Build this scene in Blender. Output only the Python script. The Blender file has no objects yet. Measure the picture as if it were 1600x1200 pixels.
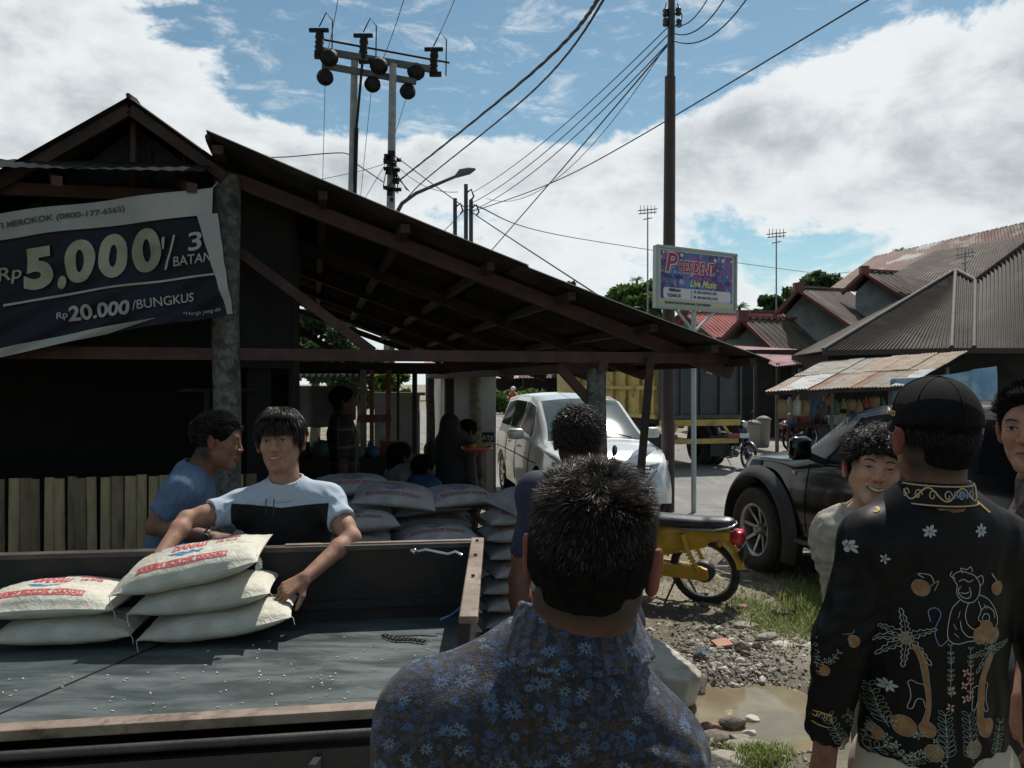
import bpy, bmesh, math, random
import numpy as np
from mathutils import Vector, Matrix, noise as mnoise
from mathutils.bvhtree import BVHTree
random.seed(7); rng = np.random.default_rng(7)
R = math.radians
sc = bpy.context.scene
col = sc.collection
# ------------------------------------------------------------------ camera
CH = 1.8
cd = bpy.data.cameras.new('camera'); cam = bpy.data.objects.new('camera', cd); col.objects.link(cam)
cam.location = (0, 0, CH); cam.rotation_euler = (R(90), 0, 0)
cd.sensor_width = 36; cd.lens = 36*1250/1600; cd.clip_start = .05; cd.clip_end = 3000
sc.camera = cam
# ------------------------------------------------------------------ exposure, sun, sky
sc.view_settings.view_transform = 'Standard'; sc.view_settings.look = 'None'
sc.view_settings.exposure = 0.16; sc.view_settings.gamma = 1
SUN = Vector((.27, .50, .86)).normalized()
sd = bpy.data.lights.new('sun', 'SUN'); sd.energy = 5.0; sd.angle = R(.5); sd.color = (1, .95, .87)
so = bpy.data.objects.new('sun', sd); col.objects.link(so)
so.rotation_euler = (-SUN).to_track_quat('-Z', 'Y').to_euler()

class NT:
    """small helper for node trees"""
    def __init__(s, nt): s.nt = nt; s.N = nt.nodes; s.L = nt.links
    def n(s, t, **kw):
        x = s.N.new(t)
        for k, v in kw.items(): setattr(x, k, v)
        return x
    def put(s, sock, v):
        if isinstance(v, bpy.types.NodeSocket): s.L.new(v, sock)
        elif v is not None:
            try: sock.default_value = v
            except Exception: sock.default_value = (*v, 1)
    def m(s, op, a, b=None, c=None, clamp=False):
        x = s.n('ShaderNodeMath', operation=op, use_clamp=clamp)
        for i, v in enumerate((a, b, c)):
            if v is not None: s.put(x.inputs[i], v)
        return x.outputs[0]
    def v(s, op, a, b=None):
        x = s.n('ShaderNodeVectorMath', operation=op)
        s.put(x.inputs[0], a)
        if b is not None: s.put(x.inputs[1], b)
        return x.outputs['Value'] if op in ('LENGTH', 'DOT_PRODUCT', 'DISTANCE') else x.outputs[0]
    def mix(s, f, a, b, mode='MIX'):
        x = s.n('ShaderNodeMix', data_type='RGBA', blend_type=mode)
        s.put(x.inputs[0], f)
        for i, v in ((6, a), (7, b)):
            if isinstance(v, bpy.types.NodeSocket): s.L.new(v, x.inputs[i])
            else: x.inputs[i].default_value = (*v[:3], 1)
        return x.outputs[2]
    def noise(s, vec, scale, detail=4, rough=.55, dist=0, dim='3D'):
        x = s.n('ShaderNodeTexNoise', noise_dimensions=dim)
        if vec is not None: s.put(x.inputs['Vector'], vec)
        x.inputs['Scale'].default_value = scale; x.inputs['Detail'].default_value = detail
        x.inputs['Roughness'].default_value = rough; x.inputs['Distortion'].default_value = dist
        return x.outputs['Fac']
    def ramp(s, f, a, b, lo=0., hi=1.):
        x = s.n('ShaderNodeMapRange', interpolation_type='SMOOTHSTEP')
        s.put(x.inputs[0], f)
        for i, v in ((1, a), (2, b), (3, lo), (4, hi)): s.put(x.inputs[i], v)
        return x.outputs[0]
    def sep(s, v):
        x = s.n('ShaderNodeSeparateXYZ'); s.put(x.inputs[0], v); return x.outputs
    def comb(s, a, b, c):
        x = s.n('ShaderNodeCombineXYZ')
        for i, v in enumerate((a, b, c)): s.put(x.inputs[i], v)
        return x.outputs[0]

wd = bpy.data.worlds.new('World'); sc.world = wd; wd.use_nodes = True
w = NT(wd.node_tree); w.N.clear()
wo = w.n('ShaderNodeOutputWorld'); bg = w.n('ShaderNodeBackground')
sky = w.n('ShaderNodeTexSky', sky_type='NISHITA')
sky.sun_disc = False; sky.sun_elevation = math.asin(SUN.z); sky.sun_rotation = math.atan2(SUN.x, SUN.y)
sky.air_density = 1.0; sky.dust_density = .25; sky.ozone_density = 2.2; sky.altitude = 100
tc = w.n('ShaderNodeTexCoord').outputs['Generated']
dx, dy, dz = w.sep(w.v('NORMALIZE', tc))
hz = w.m('SQRT', w.m('ADD', w.m('MULTIPLY', dx, dx), w.m('MULTIPLY', dy, dy)))
az = w.m('ARCTAN2', dx, dy); el = w.m('DIVIDE', dz, w.m('MAXIMUM', hz, .05))
def blob(px, py, rx, ry, rot=0):
    a0 = math.atan((px-800)/1250); e0 = (600-py)/1250*math.cos(a0)
    A = w.m('SUBTRACT', az, a0); E = w.m('SUBTRACT', el, e0)
    c, s_ = math.cos(rot), math.sin(rot)
    u = w.m('ADD', w.m('MULTIPLY', A, c), w.m('MULTIPLY', E, s_)); vv = w.m('SUBTRACT', w.m('MULTIPLY', E, c), w.m('MULTIPLY', A, s_))
    q = w.m('ADD', w.m('POWER', w.m('ABSOLUTE', w.m('DIVIDE', u, rx/1250)), 2), w.m('POWER', w.m('ABSOLUTE', w.m('DIVIDE', vv, ry/1250)), 2))
    return w.m('EXPONENT', w.m('MULTIPLY', q, -1))
cp = w.comb(w.m('MULTIPLY', az, 1.0), w.m('MULTIPLY', el, 1.5), 0)
n1 = w.noise(cp, 4.6, 10, .64, .45); n2 = w.noise(cp, 17, 8, .65, .3); 
cv = w.m('ADD', w.m('MULTIPLY', n1, .85), w.m('MULTIPLY', n2, .24))
for args, k in (((660, 60, 330, 135), -.62), ((1210, 15, 330, 80, .12), -.62), ((900, 130, 250, 70, 0), -.34), ((470, 150, 130, 60, 0), -.25), ((1250, 393, 130, 22, .05), -.2),
                ((740, 330, 70, 30), -.16), ((90, 90, 330, 140, 0), .34), ((250, 20, 120, 60), -.15), ((1500, 170, 300, 110, -.3), .34), ((600, 260, 520, 60, .0), .22), ((1150, 230, 260, 60, .2), .2)):
    cv = w.m('ADD', cv, w.m('MULTIPLY', blob(*args), k))
wis = w.noise(w.comb(w.m('MULTIPLY', az, 1.6), w.m('MULTIPLY', el, 4.2), .3), 6.5, 9, .68, .5)
cv2 = w.m('ADD', cv, w.m('MULTIPLY', w.m('SUBTRACT', w.noise(cp, 46, 5, .6), .5), .16))
front = w.ramp(dy, -.25, .25); ovh = w.ramp(el, 1.3, 2.4, 1, 0)  # clouds thinned in the unseen sky behind and overhead, to lower ambient fill
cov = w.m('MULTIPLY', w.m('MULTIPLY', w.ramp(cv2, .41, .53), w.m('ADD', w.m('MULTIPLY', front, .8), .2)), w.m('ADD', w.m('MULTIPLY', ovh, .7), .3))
sh = w.noise(w.v('ADD', cp, (.0, .035, 0)), 6.0, 9, .60, .2)
shd = w.ramp(sh, .36, .68)
thick = w.ramp(cv, .45, .8)
ccol = w.mix(w.m('MULTIPLY', shd, thick), (.77, .80, .81), (.40, .44, .465))
ccol = w.mix(w.ramp(el, -.02, .16), (.72, .77, .80), ccol)
skc = w.mix(1, sky.outputs[0], (.086, .096, .082), 'MULTIPLY')
wcov = w.m('MULTIPLY', w.ramp(wis, .50, .70), .55)
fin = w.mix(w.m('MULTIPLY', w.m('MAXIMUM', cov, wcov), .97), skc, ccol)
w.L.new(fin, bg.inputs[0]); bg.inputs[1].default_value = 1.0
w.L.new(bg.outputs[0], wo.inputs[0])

# ------------------------------------------------------------------ helpers
def W(px, py, Y):
    """a point Y metres in front of the lens seen at photo pixel px, py"""
    return Vector(((px-800)/1250*Y, Y, CH+(600-py)/1250*Y))
def G(px, py):
    Y = CH*1250/(py-600); return Vector(((px-800)/1250*Y, Y, 0))
def tag(o, label=None, cat=None, group=None, kind=None):
    if label: o['label'] = label
    if cat: o['category'] = cat
    if group: o['group'] = group
    if kind: o['kind'] = kind
    return o
def empty(name, loc=(0, 0, 0), label=None, cat=None, group=None, rz=0):
    o = bpy.data.objects.new(name, None); col.objects.link(o); o.empty_display_size = .1
    o.location = loc; o.rotation_euler = (0, 0, rz)
    return tag(o, label, cat, group)
def copy_tree(o, parent=None):
    c = o.copy(); col.objects.link(c); c.parent = parent
    for ch in [x for x in bpy.data.objects if x.parent == o]: copy_tree(ch, c)
    return c
def link_mesh(name, verts, faces, mats, parent=None, mi=None, smooth=False, world=True):
    """verts are world coordinates; when there is a parent Empty they are moved into its frame"""
    me = bpy.data.meshes.new(name)
    verts = np.asarray(verts, dtype=float).reshape(-1, 3)
    o = bpy.data.objects.new(name, me); col.objects.link(o)
    if parent is not None:
        o.parent = parent
        if world:
            M_ = wm(parent).inverted(); A = np.array(M_.to_3x3()); t = np.array(M_.translation)
            verts = verts@A.T+t
    elif world and len(verts):
        c = Vector(((verts[:, 0].min()+verts[:, 0].max())/2, (verts[:, 1].min()+verts[:, 1].max())/2, verts[:, 2].min()))
        o.location = c; verts = verts-np.array(c)
    if isinstance(faces, np.ndarray): faces = faces.tolist()
    me.from_pydata(verts.tolist(), [], faces)
    for m in (mats if isinstance(mats, (list, tuple)) else [mats]): me.materials.append(m)
    if mi is not None: me.polygons.foreach_set('material_index', np.asarray(mi, dtype=np.int32))
    if smooth is not False:
        me.polygons.foreach_set('use_smooth', np.full(len(me.polygons), True) if smooth is True else np.asarray(smooth))
    me.update(); return o
def wm(o):
    m = Matrix.Translation(o.location) @ o.rotation_euler.to_matrix().to_4x4() @ Matrix.Diagonal((*o.scale, 1))
    return (wm(o.parent) @ m) if o.parent else m
class MB:
    def __init__(s): s.v = []; s.f = []; s.sm = []; s.mi = []; s.cm = 0; s.X = None
    def add(s, vs, fs, smooth=False):
        n = len(s.v)
        if s.X is not None: vs = [s.X @ Vector(p) for p in vs]
        s.v += [tuple(p) for p in vs]; s.f += [tuple(i+n for i in f) for f in fs]
        s.sm += [smooth]*len(fs); s.mi += [s.cm]*len(fs); return s
    def box(s, c, size, rot=None, bev=0):
        c = Vector(c); x, y, z = [q/2 for q in size]
        m = rot if rot is not None else Matrix.Identity(3)
        if bev <= 0:
            P = [Vector((a*x, b*y, d*z)) for a in (-1, 1) for b in (-1, 1) for d in (-1, 1)]
            return s.add([c+m@p for p in P], [(0, 1, 3, 2), (4, 6, 7, 5), (0, 4, 5, 1), (2, 3, 7, 6), (0, 2, 6, 4), (1, 5, 7, 3)])
        bm = bmesh.new(); bmesh.ops.create_cube(bm, size=1)
        for v in bm.verts: v.co = Vector((v.co.x*size[0], v.co.y*size[1], v.co.z*size[2]))
        bmesh.ops.bevel(bm, geom=bm.edges[:], offset=bev, segments=2, affect='EDGES', profile=.5)
        bm.verts.index_update()
        s.add([c+m@v.co for v in bm.verts], [[v.index for v in f.verts] for f in bm.faces], True if bev > .004 else False); bm.free(); return s
    def beam(s, a, b, wd_, ht, up=(0, 0, 1), bev=0):
        a, b = Vector(a), Vector(b); z = b-a; L = z.length; z.normalize()
        x = z.cross(Vector(up))
        if x.length < 1e-4: x = z.cross(Vector((0, 1, 0)))
        x.normalize(); y = x.cross(z)
        return s.box((a+b)/2, (wd_, ht, L), Matrix((x, -y, z)).transposed(), bev)
    def tube(s, a, b, r1, r2=None, n=10, cap=True):
        return s.path([a, b], [r1, r1 if r2 is None else r2], n, cap)
    def path(s, pts, rad, n=8, cap=True, close=False):
        pts = [Vector(p) for p in pts]
        if not isinstance(rad, (list, tuple)): rad = [rad]*len(pts)
        vs, fs = [], []; k = len(pts); x = None
        for i, p in enumerate(pts):
            if close: t = pts[(i+1) % k]-pts[i-1]
            else: t = pts[min(i+1, k-1)]-pts[max(i-1, 0)]
            t.normalize()
            if x is None:
                x = t.cross(Vector((0, 0, 1)))
                if x.length < .05: x = t.cross(Vector((0, 1, 0)))
            else: x = x-t*x.dot(t)
            x.normalize(); y = t.cross(x)
            for j in range(n):
                a = 2*math.pi*j/n; vs.append(p+(x*math.cos(a)+y*math.sin(a))*rad[i])
        for i in range(k if close else k-1):
            for j in range(n):
                a_, b_ = i*n, ((i+1) % k)*n
                fs.append((a_+j, a_+(j+1) % n, b_+(j+1) % n, b_+j))
        s.add(vs, fs, True)
        if cap and not close: s.add(vs[:n][::-1], [tuple(range(n))]); s.add(vs[-n:], [tuple(range(n))])
        return s
    def lathe(s, prof, c, axis=(0, 0, 1), n=20, smooth=True):
        """prof: (radius, height) pairs along axis"""
        z = Vector(axis).normalized(); x = z.orthogonal().normalized(); y = z.cross(x); c = Vector(c)
        vs = [c+z*h+(x*math.cos(2*math.pi*j/n)+y*math.sin(2*math.pi*j/n))*r for r, h in prof for j in range(n)]
        fs = [(i*n+j, i*n+(j+1) % n, (i+1)*n+(j+1) % n, (i+1)*n+j) for i in range(len(prof)-1) for j in range(n)]
        s.add(vs, fs, smooth); return s
    def prism(s, pts, d, smooth=False):
        """outline of 3D points swept by vector d"""
        d = Vector(d); n = len(pts); P = [Vector(p) for p in pts]
        s.add(P+[p+d for p in P], [tuple(range(n))[::-1], tuple(range(n, 2*n))]+[(i, (i+1) % n, n+(i+1) % n, n+i) for i in range(n)], smooth); return s
    def sheet(s, fn, nu, nv, th=0, smooth=True):
        vs = [fn(i/nu, j/nv) for i in range(nu+1) for j in range(nv+1)]
        fs = [(i*(nv+1)+j, (i+1)*(nv+1)+j, (i+1)*(nv+1)+j+1, i*(nv+1)+j+1) for i in range(nu) for j in range(nv)]
        s.add(vs, fs, smooth)
        if th:
            s.add([Vector(p)-Vector((0, 0, th)) for p in vs], [f[::-1] for f in fs], smooth)
        return s
    def build(s, name, mats, parent=None, world=True, label=None):
        o = link_mesh(name, s.v, s.f, mats, parent, s.mi, s.sm, world)
        if label: o['label'] = label
        return o

# ------------------------------------------------------------------ materials
_mc = {}
def M(name, c, c2=None, scale=6, rough=.7, bump=0, bscale=40, metal=0, spec=.5, stretch=None, lo=.35, hi=.65, detail=6, coat=0, sss=0, rvar=0, c3=None, s3=2.):
    if name in _mc: return _mc[name]
    mt = bpy.data.materials.new(name); mt.use_nodes = True; t = NT(mt.node_tree)
    b = t.N['Principled BSDF']; _mc[name] = mt
    oc = t.n('ShaderNodeTexCoord').outputs['Object']
    if stretch: oc = t.v('MULTIPLY', oc, stretch)
    b.inputs['Base Color'].default_value = (*c, 1); b.inputs['Roughness'].default_value = rough
    b.inputs['Metallic'].default_value = metal; b.inputs['Specular IOR Level'].default_value = spec
    if coat: b.inputs['Coat Weight'].default_value = coat; b.inputs['Coat Roughness'].default_value = .05
    if sss:
        b.inputs['Subsurface Weight'].default_value = sss; b.inputs['Subsurface Scale'].default_value = .012
        b.inputs['Subsurface Radius'].default_value = (1, .25, .1)
    if c2 is not None:
        f = t.ramp(t.noise(oc, scale, detail, .6, .1), lo, hi)
        cc = t.mix(f, c, c2)
        if c3 is not None: cc = t.mix(t.ramp(t.noise(oc, s3, 5, .65, .3), .52, .66), cc, c3)
        t.L.new(cc, b.inputs['Base Color'])
        if rvar: t.L.new(t.m('ADD', t.m('MULTIPLY', f, rvar), rough, clamp=True), b.inputs['Roughness'])
    if bump:
        bp = t.n('ShaderNodeBump'); bp.inputs['Strength'].default_value = bump; bp.inputs['Distance'].default_value = .01
        t.L.new(t.noise(oc, bscale, 5, .6), bp.inputs['Height']); t.L.new(bp.outputs[0], b.inputs['Normal'])
    return mt
def matnodes(name, rough=.7, spec=.5):
    mt = bpy.data.materials.new(name); mt.use_nodes = True; t = NT(mt.node_tree); b = t.N['Principled BSDF']
    b.inputs['Roughness'].default_value = rough; b.inputs['Specular IOR Level'].default_value = spec; _mc[name] = mt
    return mt, t, b, t.n('ShaderNodeTexCoord').outputs['Object']
def bump(t, b, h, strength=.5, dist=.01):
    bp = t.n('ShaderNodeBump'); bp.inputs['Strength'].default_value = strength; bp.inputs['Distance'].default_value = dist
    t.L.new(h, bp.inputs['Height']); t.L.new(bp.outputs[0], b.inputs['Normal'])

WOOD = M('old_brown_wood', (.021, .012, .009), (.040, .022, .017), 9, .8, .5, 60, stretch=(1, 1, 1))
WOODR = M('red_brown_wood', (.036, .016, .013), (.062, .028, .022), 7, .75, .4, 50)
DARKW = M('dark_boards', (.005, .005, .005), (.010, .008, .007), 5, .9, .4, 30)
STEEL = M('dark_steel', (.03, .03, .03), (.055, .05, .048), 8, .55, .2, 60, metal=.3)
GALV = M('grey_concrete_pole', (.17, .18, .18), (.25, .26, .26), 5, .8, .2, 40)
BLACK = M('black_plastic', (.012, .012, .013), rough=.45)
RUBBER = M('tyre_rubber', (.012, .012, .012), (.03, .028, .026), 14, .85, .3, 80)
CHROME = M('bright_metal', (.6, .6, .6), (.42, .42, .42), 8, .22, metal=1)
CONC = M('pale_concrete', (.34, .33, .29), (.44, .42, .36), 6, .9, .6, 30, c3=(.22, .2, .16), s3=3)
WHITEP = M('white_paint', (.62, .63, .62), (.52, .53, .52), 4, .6)

# ------------------------------------------------------------------ text
def text_mesh(s, size, offset=0., shear=0., align='LEFT', space=1.0):
    cu = bpy.data.curves.new('t', 'FONT'); cu.body = s; cu.size = size; cu.offset = offset; cu.shear = shear
    cu.align_x = align; cu.space_character = space; cu.resolution_u = 6 if size == 1 else 3
    o = bpy.data.objects.new('t', cu); col.objects.link(o)
    dg = bpy.context.evaluated_depsgraph_get(); dg.update()
    me = bpy.data.meshes.new_from_object(o.evaluated_get(dg))
    v = [tuple(p.co) for p in me.vertices]; f = [tuple(p.vertices) for p in me.polygons]
    bpy.data.objects.remove(o); bpy.data.curves.remove(cu); bpy.data.meshes.remove(me)
    return v, f
def text_on(mb, s, size, O, X, Yv, offset=0., shear=0., align='LEFT', width=None, lift=0., space=1., fn=None, sub=0):
    """lay text on the plane O + x X + y Yv (unit vectors); width squeezes it to that width; fn maps points afterwards"""
    v, f = text_mesh(s, size, offset, shear, align, space)
    if not v: return
    if width:
        w0 = max(p[0] for p in v)-min(p[0] for p in v); k = width/w0
    else: k = 1
    O, X, Yv = Vector(O), Vector(X), Vector(Yv); N = X.cross(Yv).normalized()
    if sub:
        bm = bmesh.new(); vs = [bm.verts.new(p) for p in v]
        for q in f:
            try: bm.faces.new([vs[i] for i in q])
            except Exception: pass
        bmesh.ops.triangulate(bm, faces=bm.faces[:])
        for _ in range(6):
            es = [e for e in bm.edges if e.calc_length() > sub]
            if not es: break
            bmesh.ops.subdivide_edges(bm, edges=es, cuts=1); bmesh.ops.triangulate(bm, faces=[q for q in bm.faces if len(q.verts) > 3])
        bm.verts.index_update(); v = [tuple(q.co) for q in bm.verts]; f = [[q.index for q in g.verts] for g in bm.faces]; bm.free()
    P = [O+X*(p[0]*k)+Yv*p[1]+N*lift for p in v]
    if fn: P = [fn(p) for p in P]
    mb.add(P, f)

# ------------------------------------------------------------------ signed-distance volumes -> surfaces
class Vol:
    def __init__(s, lo, hi, h):
        s.h = h; s.lo = np.array(lo, dtype=np.float32); n = np.ceil((np.array(hi)-np.array(lo))/h).astype(int)+2
        s.ax = [s.lo[i]+h*np.arange(n[i], dtype=np.float32) for i in range(3)]
        s.f = np.full(tuple(n), .2, dtype=np.float32)
    def _reg(s, c, r, k):
        sl = []
        for i in range(3):
            a = int(np.floor((c[i]-r[i]-k-s.lo[i])/s.h))-2; b = int(np.ceil((c[i]+r[i]+k-s.lo[i])/s.h))+3
            a = max(a, 0); b = min(b, s.f.shape[i])
            if b <= a: return None
            sl.append(slice(a, b))
        X = s.ax[0][sl[0]][:, None, None]; Y = s.ax[1][sl[1]][None, :, None]; Z = s.ax[2][sl[2]][None, None, :]
        return tuple(sl), X, Y, Z
    def _op(s, sl, d, k, op):
        a = s.f[sl]
        if op == 'sub': d = -d
        if k > 0: h = np.maximum(k-np.abs(a-d), 0)/k; e = h*h*k*.25
        else: e = 0
        s.f[sl] = (np.minimum(a, d)-e) if op == 'add' else (np.maximum(a, d)+e)
    def cap(s, a, b, ra, rb=None, k=.02, op='add', flat=None):
        """tapered capsule; flat=(normal, factor) squashes it along normal"""
        rb = ra if rb is None else rb; a = np.array(a, dtype=np.float32); b = np.array(b, dtype=np.float32)
        c = (a+b)/2; m = max(ra, rb); r = np.abs(b-a)/2+m
        g = s._reg(c, r, k)
        if g is None: return s
        sl, X, Y, Z = g; ab = b-a; L2 = max(float(ab@ab), 1e-9)
        px, py, pz = X-a[0], Y-a[1], Z-a[2]
        t = np.clip((px*ab[0]+py*ab[1]+pz*ab[2])/L2, 0, 1)
        qx, qy, qz = px-ab[0]*t, py-ab[1]*t, pz-ab[2]*t
        if flat is not None:
            n = np.array(Vector(flat[0]).normalized()); q = (qx*n[0]+qy*n[1]+qz*n[2])*(1/flat[1]-1)
            qx, qy, qz = qx+n[0]*q, qy+n[1]*q, qz+n[2]*q
        d = np.sqrt(qx*qx+qy*qy+qz*qz)-(ra+(rb-ra)*t)
        if flat is not None: d = d*flat[1]**.5
        s._op(sl, d.astype(np.float32), k, op); return s
    def ell(s, c, r, Rm=None, k=.02, op='add'):
        c = np.array(c, dtype=np.float32); r = np.array(r, dtype=np.float32); m = float(r.max()) if Rm is not None else r
        g = s._reg(c, np.ones(3)*m, k)
        if g is None: return s
        sl, X, Y, Z = g; x, y, z = X-c[0], Y-c[1], Z-c[2]
        if Rm is not None:
            A = np.array(Rm)          # columns = local axes
            x, y, z = (x*A[0, 0]+y*A[1, 0]+z*A[2, 0]), (x*A[0, 1]+y*A[1, 1]+z*A[2, 1]), (x*A[0, 2]+y*A[1, 2]+z*A[2, 2])
        k0 = np.sqrt((x/r[0])**2+(y/r[1])**2+(z/r[2])**2); k1 = np.sqrt((x/r[0]**2)**2+(y/r[1]**2)**2+(z/r[2]**2)**2)+1e-6
        s._op(sl, (k0*(k0-1)/k1).astype(np.float32), k, op); return s
    def plane(s, p, n, k=0.):
        """cut away everything on the side n points to"""
        p = np.array(p); n = np.array(Vector(n).normalized())
        X = s.ax[0][:, None, None]; Y = s.ax[1][None, :, None]; Z = s.ax[2][None, None, :]
        d = ((X-p[0])*n[0]+(Y-p[1])*n[1]+(Z-p[2])*n[2]).astype(np.float32)
        s._op((slice(None),)*3, -d, k, 'sub'); return s
    def warp(s, fn):
        X, Y, Z = np.meshgrid(*s.ax, indexing='ij'); m = np.abs(s.f) < .06
        s.f[m] += fn(X[m], Y[m], Z[m]).astype(np.float32); return s
    def mesh(s):
        f = s.f; f[0] = f[-1] = .1; f[:, 0] = f[:, -1] = .1; f[:, :, 0] = f[:, :, -1] = .1
        ins = f < 0; n = f.shape; cs = (n[0]-1, n[1]-1, n[2]-1)
        sx = np.zeros(cs, np.float32); sy = sx.copy(); sz = sx.copy(); ct = sx.copy()
        for ax in range(3):
            a = [slice(None)]*3; b = [slice(None)]*3; a[ax] = slice(0, -1); b[ax] = slice(1, None)
            fa, fb = f[tuple(a)], f[tuple(b)]; cr = ins[tuple(a)] != ins[tuple(b)]
            den = np.where(cr, fa-fb, 1); t = np.where(cr, fa/den, 0)
            o = [q for q in range(3) if q != ax]
            for i in (0, 1):
                for j in (0, 1):
                    v = [slice(None)]*3; v[o[0]] = slice(i, i+cs[o[0]]); v[o[1]] = slice(j, j+cs[o[1]]); v = tuple(v)
                    c_, t_ = cr[v], t[v]; off = [0, 0, 0]; off[o[0]] = i; off[o[1]] = j
                    comp = [off[0]*c_, off[1]*c_, off[2]*c_]; comp[ax] = t_
                    sx += comp[0]; sy += comp[1]; sz += comp[2]; ct += c_
        act = ct > 0; idx = np.full(cs, -1, np.int64); idx[act] = np.arange(act.sum())
        ii = np.argwhere(act).astype(np.float32)
        V = (ii+np.stack([sx[act], sy[act], sz[act]], 1)/ct[act][:, None])*s.h+s.lo
        F = []
        for ax in range(3):
            a = [slice(None)]*3; b = [slice(None)]*3; a[ax] = slice(0, -1); b[ax] = slice(1, None)
            ia, ib = ins[tuple(a)], ins[tuple(b)]; o = [(ax+1) % 3, (ax+2) % 3]
            P = np.argwhere(ia != ib); P = P[(P[:, o[0]] > 0) & (P[:, o[1]] > 0) & (P[:, o[0]] < cs[o[0]]) & (P[:, o[1]] < cs[o[1]])]
            fl = ia[tuple(P.T)]
            def g(i, j):
                Q = P.copy(); Q[:, o[0]] -= i; Q[:, o[1]] -= j; return idx[tuple(Q.T)]
            q = np.stack([g(1, 1), g(0, 1), g(0, 0), g(1, 0)], 1)
            q[~fl] = q[~fl][:, ::-1]; F.append(q)
        F = np.concatenate(F) if F else np.zeros((0, 4), int)
        F = F[(F >= 0).all(1)]
        return V.astype(float), F
def vnormals(V, F):
    A, B, C, D = V[F[:, 0]], V[F[:, 1]], V[F[:, 2]], V[F[:, 3]]
    n = np.cross(C-A, D-B); N = np.zeros_like(V)
    for i in range(4): np.add.at(N, F[:, i], n)
    return N/(np.linalg.norm(N, axis=1)[:, None]+1e-12)
def relax(V, F, it=1, lam=.5):
    for _ in range(it):
        S = np.zeros_like(V); c = np.zeros(len(V))
        for i in range(4):
            j = (i+1) % 4
            np.add.at(S, F[:, i], V[F[:, j]]); np.add.at(c, F[:, i], 1)
            np.add.at(S, F[:, j], V[F[:, i]]); np.add.at(c, F[:, j], 1)
        V = V*(1-lam)+lam*S/np.maximum(c, 1)[:, None]
    return V
def vn(V, scale, seed=0):
    """noise per vertex, -1..1"""
    sx, sy, sz = scale if isinstance(scale, (tuple, list)) else (scale,)*3
    return np.array([mnoise.noise(Vector((p[0]*sx+seed, p[1]*sy+seed*1.7, p[2]*sz-seed))) for p in V])
# ================================================================== GROUND, ROAD, PUDDLE
def road_left(Y):
    s_ = min(max((11.3-Y)/2.6, 0), 1); s_ = s_*s_*(3-2*s_)
    return -.55-.22*(Y-14)+1.05*s_ + max(0, 8.9-Y)*1.3
def road_right(Y): return 6.4+.22*(21-Y)
PUD = (1.42, 4.45)
def pud(x, y):
    """how deep inside the puddle basin (0..1)"""
    q = ((x-1.33)/.52)**2+((y-4.42)/.55)**2
    q2 = ((x-.95)/.45)**2+((y-4.62)/.30)**2
    n_ = mnoise.noise(Vector((x*3.2, y*3.2, 3)))*.5
    return max(0., 1-min(q, q2)-n_*.45)
def gz(x, y):
    """height of the ground"""
    z = 0.
    if 0 < y < 14 and -6 < x < 8:
        n_ = mnoise.fractal(Vector((x*1.4, y*1.4, 0)), 1, 2, 5)
        f = 1-min(max((x-road_left(y)+.1)/.8, 0), 1) if y > 8.9 else 1
        if x > -0.9 and y < 10: z = (n_*.035+mnoise.noise(Vector((x*9, y*9, 1)))*.012+mnoise.noise(Vector((x*27, y*27, 1)))*.007)*f+.012*f
        z -= min(pud(x, y), .5)*.16
        r = math.hypot((x-2.9)/1.6, (y-8.2)/1.2)
        if r < 1: z -= .0
    return z
xs = np.concatenate([[-900, -300, -120, -60, -30, -18, -12, -8, -6, -4, -2.6, -1.6], np.arange(-1, 3.6, .035), [3.7, 3.9, 4.3, 5, 6, 8, 12, 18, 30, 60, 120, 300, 900]])
ys = np.concatenate([[-300, -60, -20, -8, -3, -1, .5, 1.5, 2.2], np.arange(2.8, 9.4, .035), [9.6, 9.9, 10.3, 11, 12, 13, 15, 18, 22, 30, 45, 80, 150, 300, 1000, 2400]])
gv = [(x, y, gz(x, y)) for x in xs for y in ys]; ny = len(ys)
gf = [(i*ny+j, (i+1)*ny+j, (i+1)*ny+j+1, i*ny+j+1) for i in range(len(xs)-1) for j in range(ny-1)]
mt, t, b, oc = matnodes('dirt_ground', .92, .3)
pos = t.n('ShaderNodeNewGeometry').outputs['Position']
n_a = t.noise(pos, 1.3, 6, .6, .4); n_b = t.noise(pos, 9, 6, .7); n_c = t.noise(pos, 60, 3, .6)
cc = t.mix(t.ramp(n_a, .35, .65), (.13, .11, .08), (.26, .23, .175))
cc = t.mix(t.ramp(n_b, .52, .72), cc, (.30, .28, .23)); cc = t.mix(t.m('MULTIPLY', t.ramp(n_c, .5, .7), .5), cc, (.05, .045, .035))
cc = t.mix(t.m('MULTIPLY', t.ramp(t.noise(pos, .8, 4, .6, .8), .5, .62), .35), cc, (.07, .10, .035))
wet = t.ramp(t.m('ADD', t.v('DISTANCE', t.v('MULTIPLY', pos, (1, 1, 0)), (1.25, 4.5, 0)), t.m('MULTIPLY', t.m('SUBTRACT', n_a, .5), 1.2)), .50, 1.15, 1, 0)
cc = t.mix(t.m('MULTIPLY', wet, .8), cc, (.065, .048, .030)); t.L.new(t.m('SUBTRACT', .92, t.m('MULTIPLY', wet, .5)), b.inputs['Roughness'])
t.L.new(cc, b.inputs['Base Color']); bump(t, b, t.m('ADD', n_b, t.m('MULTIPLY', n_c, .6)), .9, .03)
ground = link_mesh('ground', gv, gf, mt, None, smooth=True, world=False); tag(ground, kind='structure')
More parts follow.
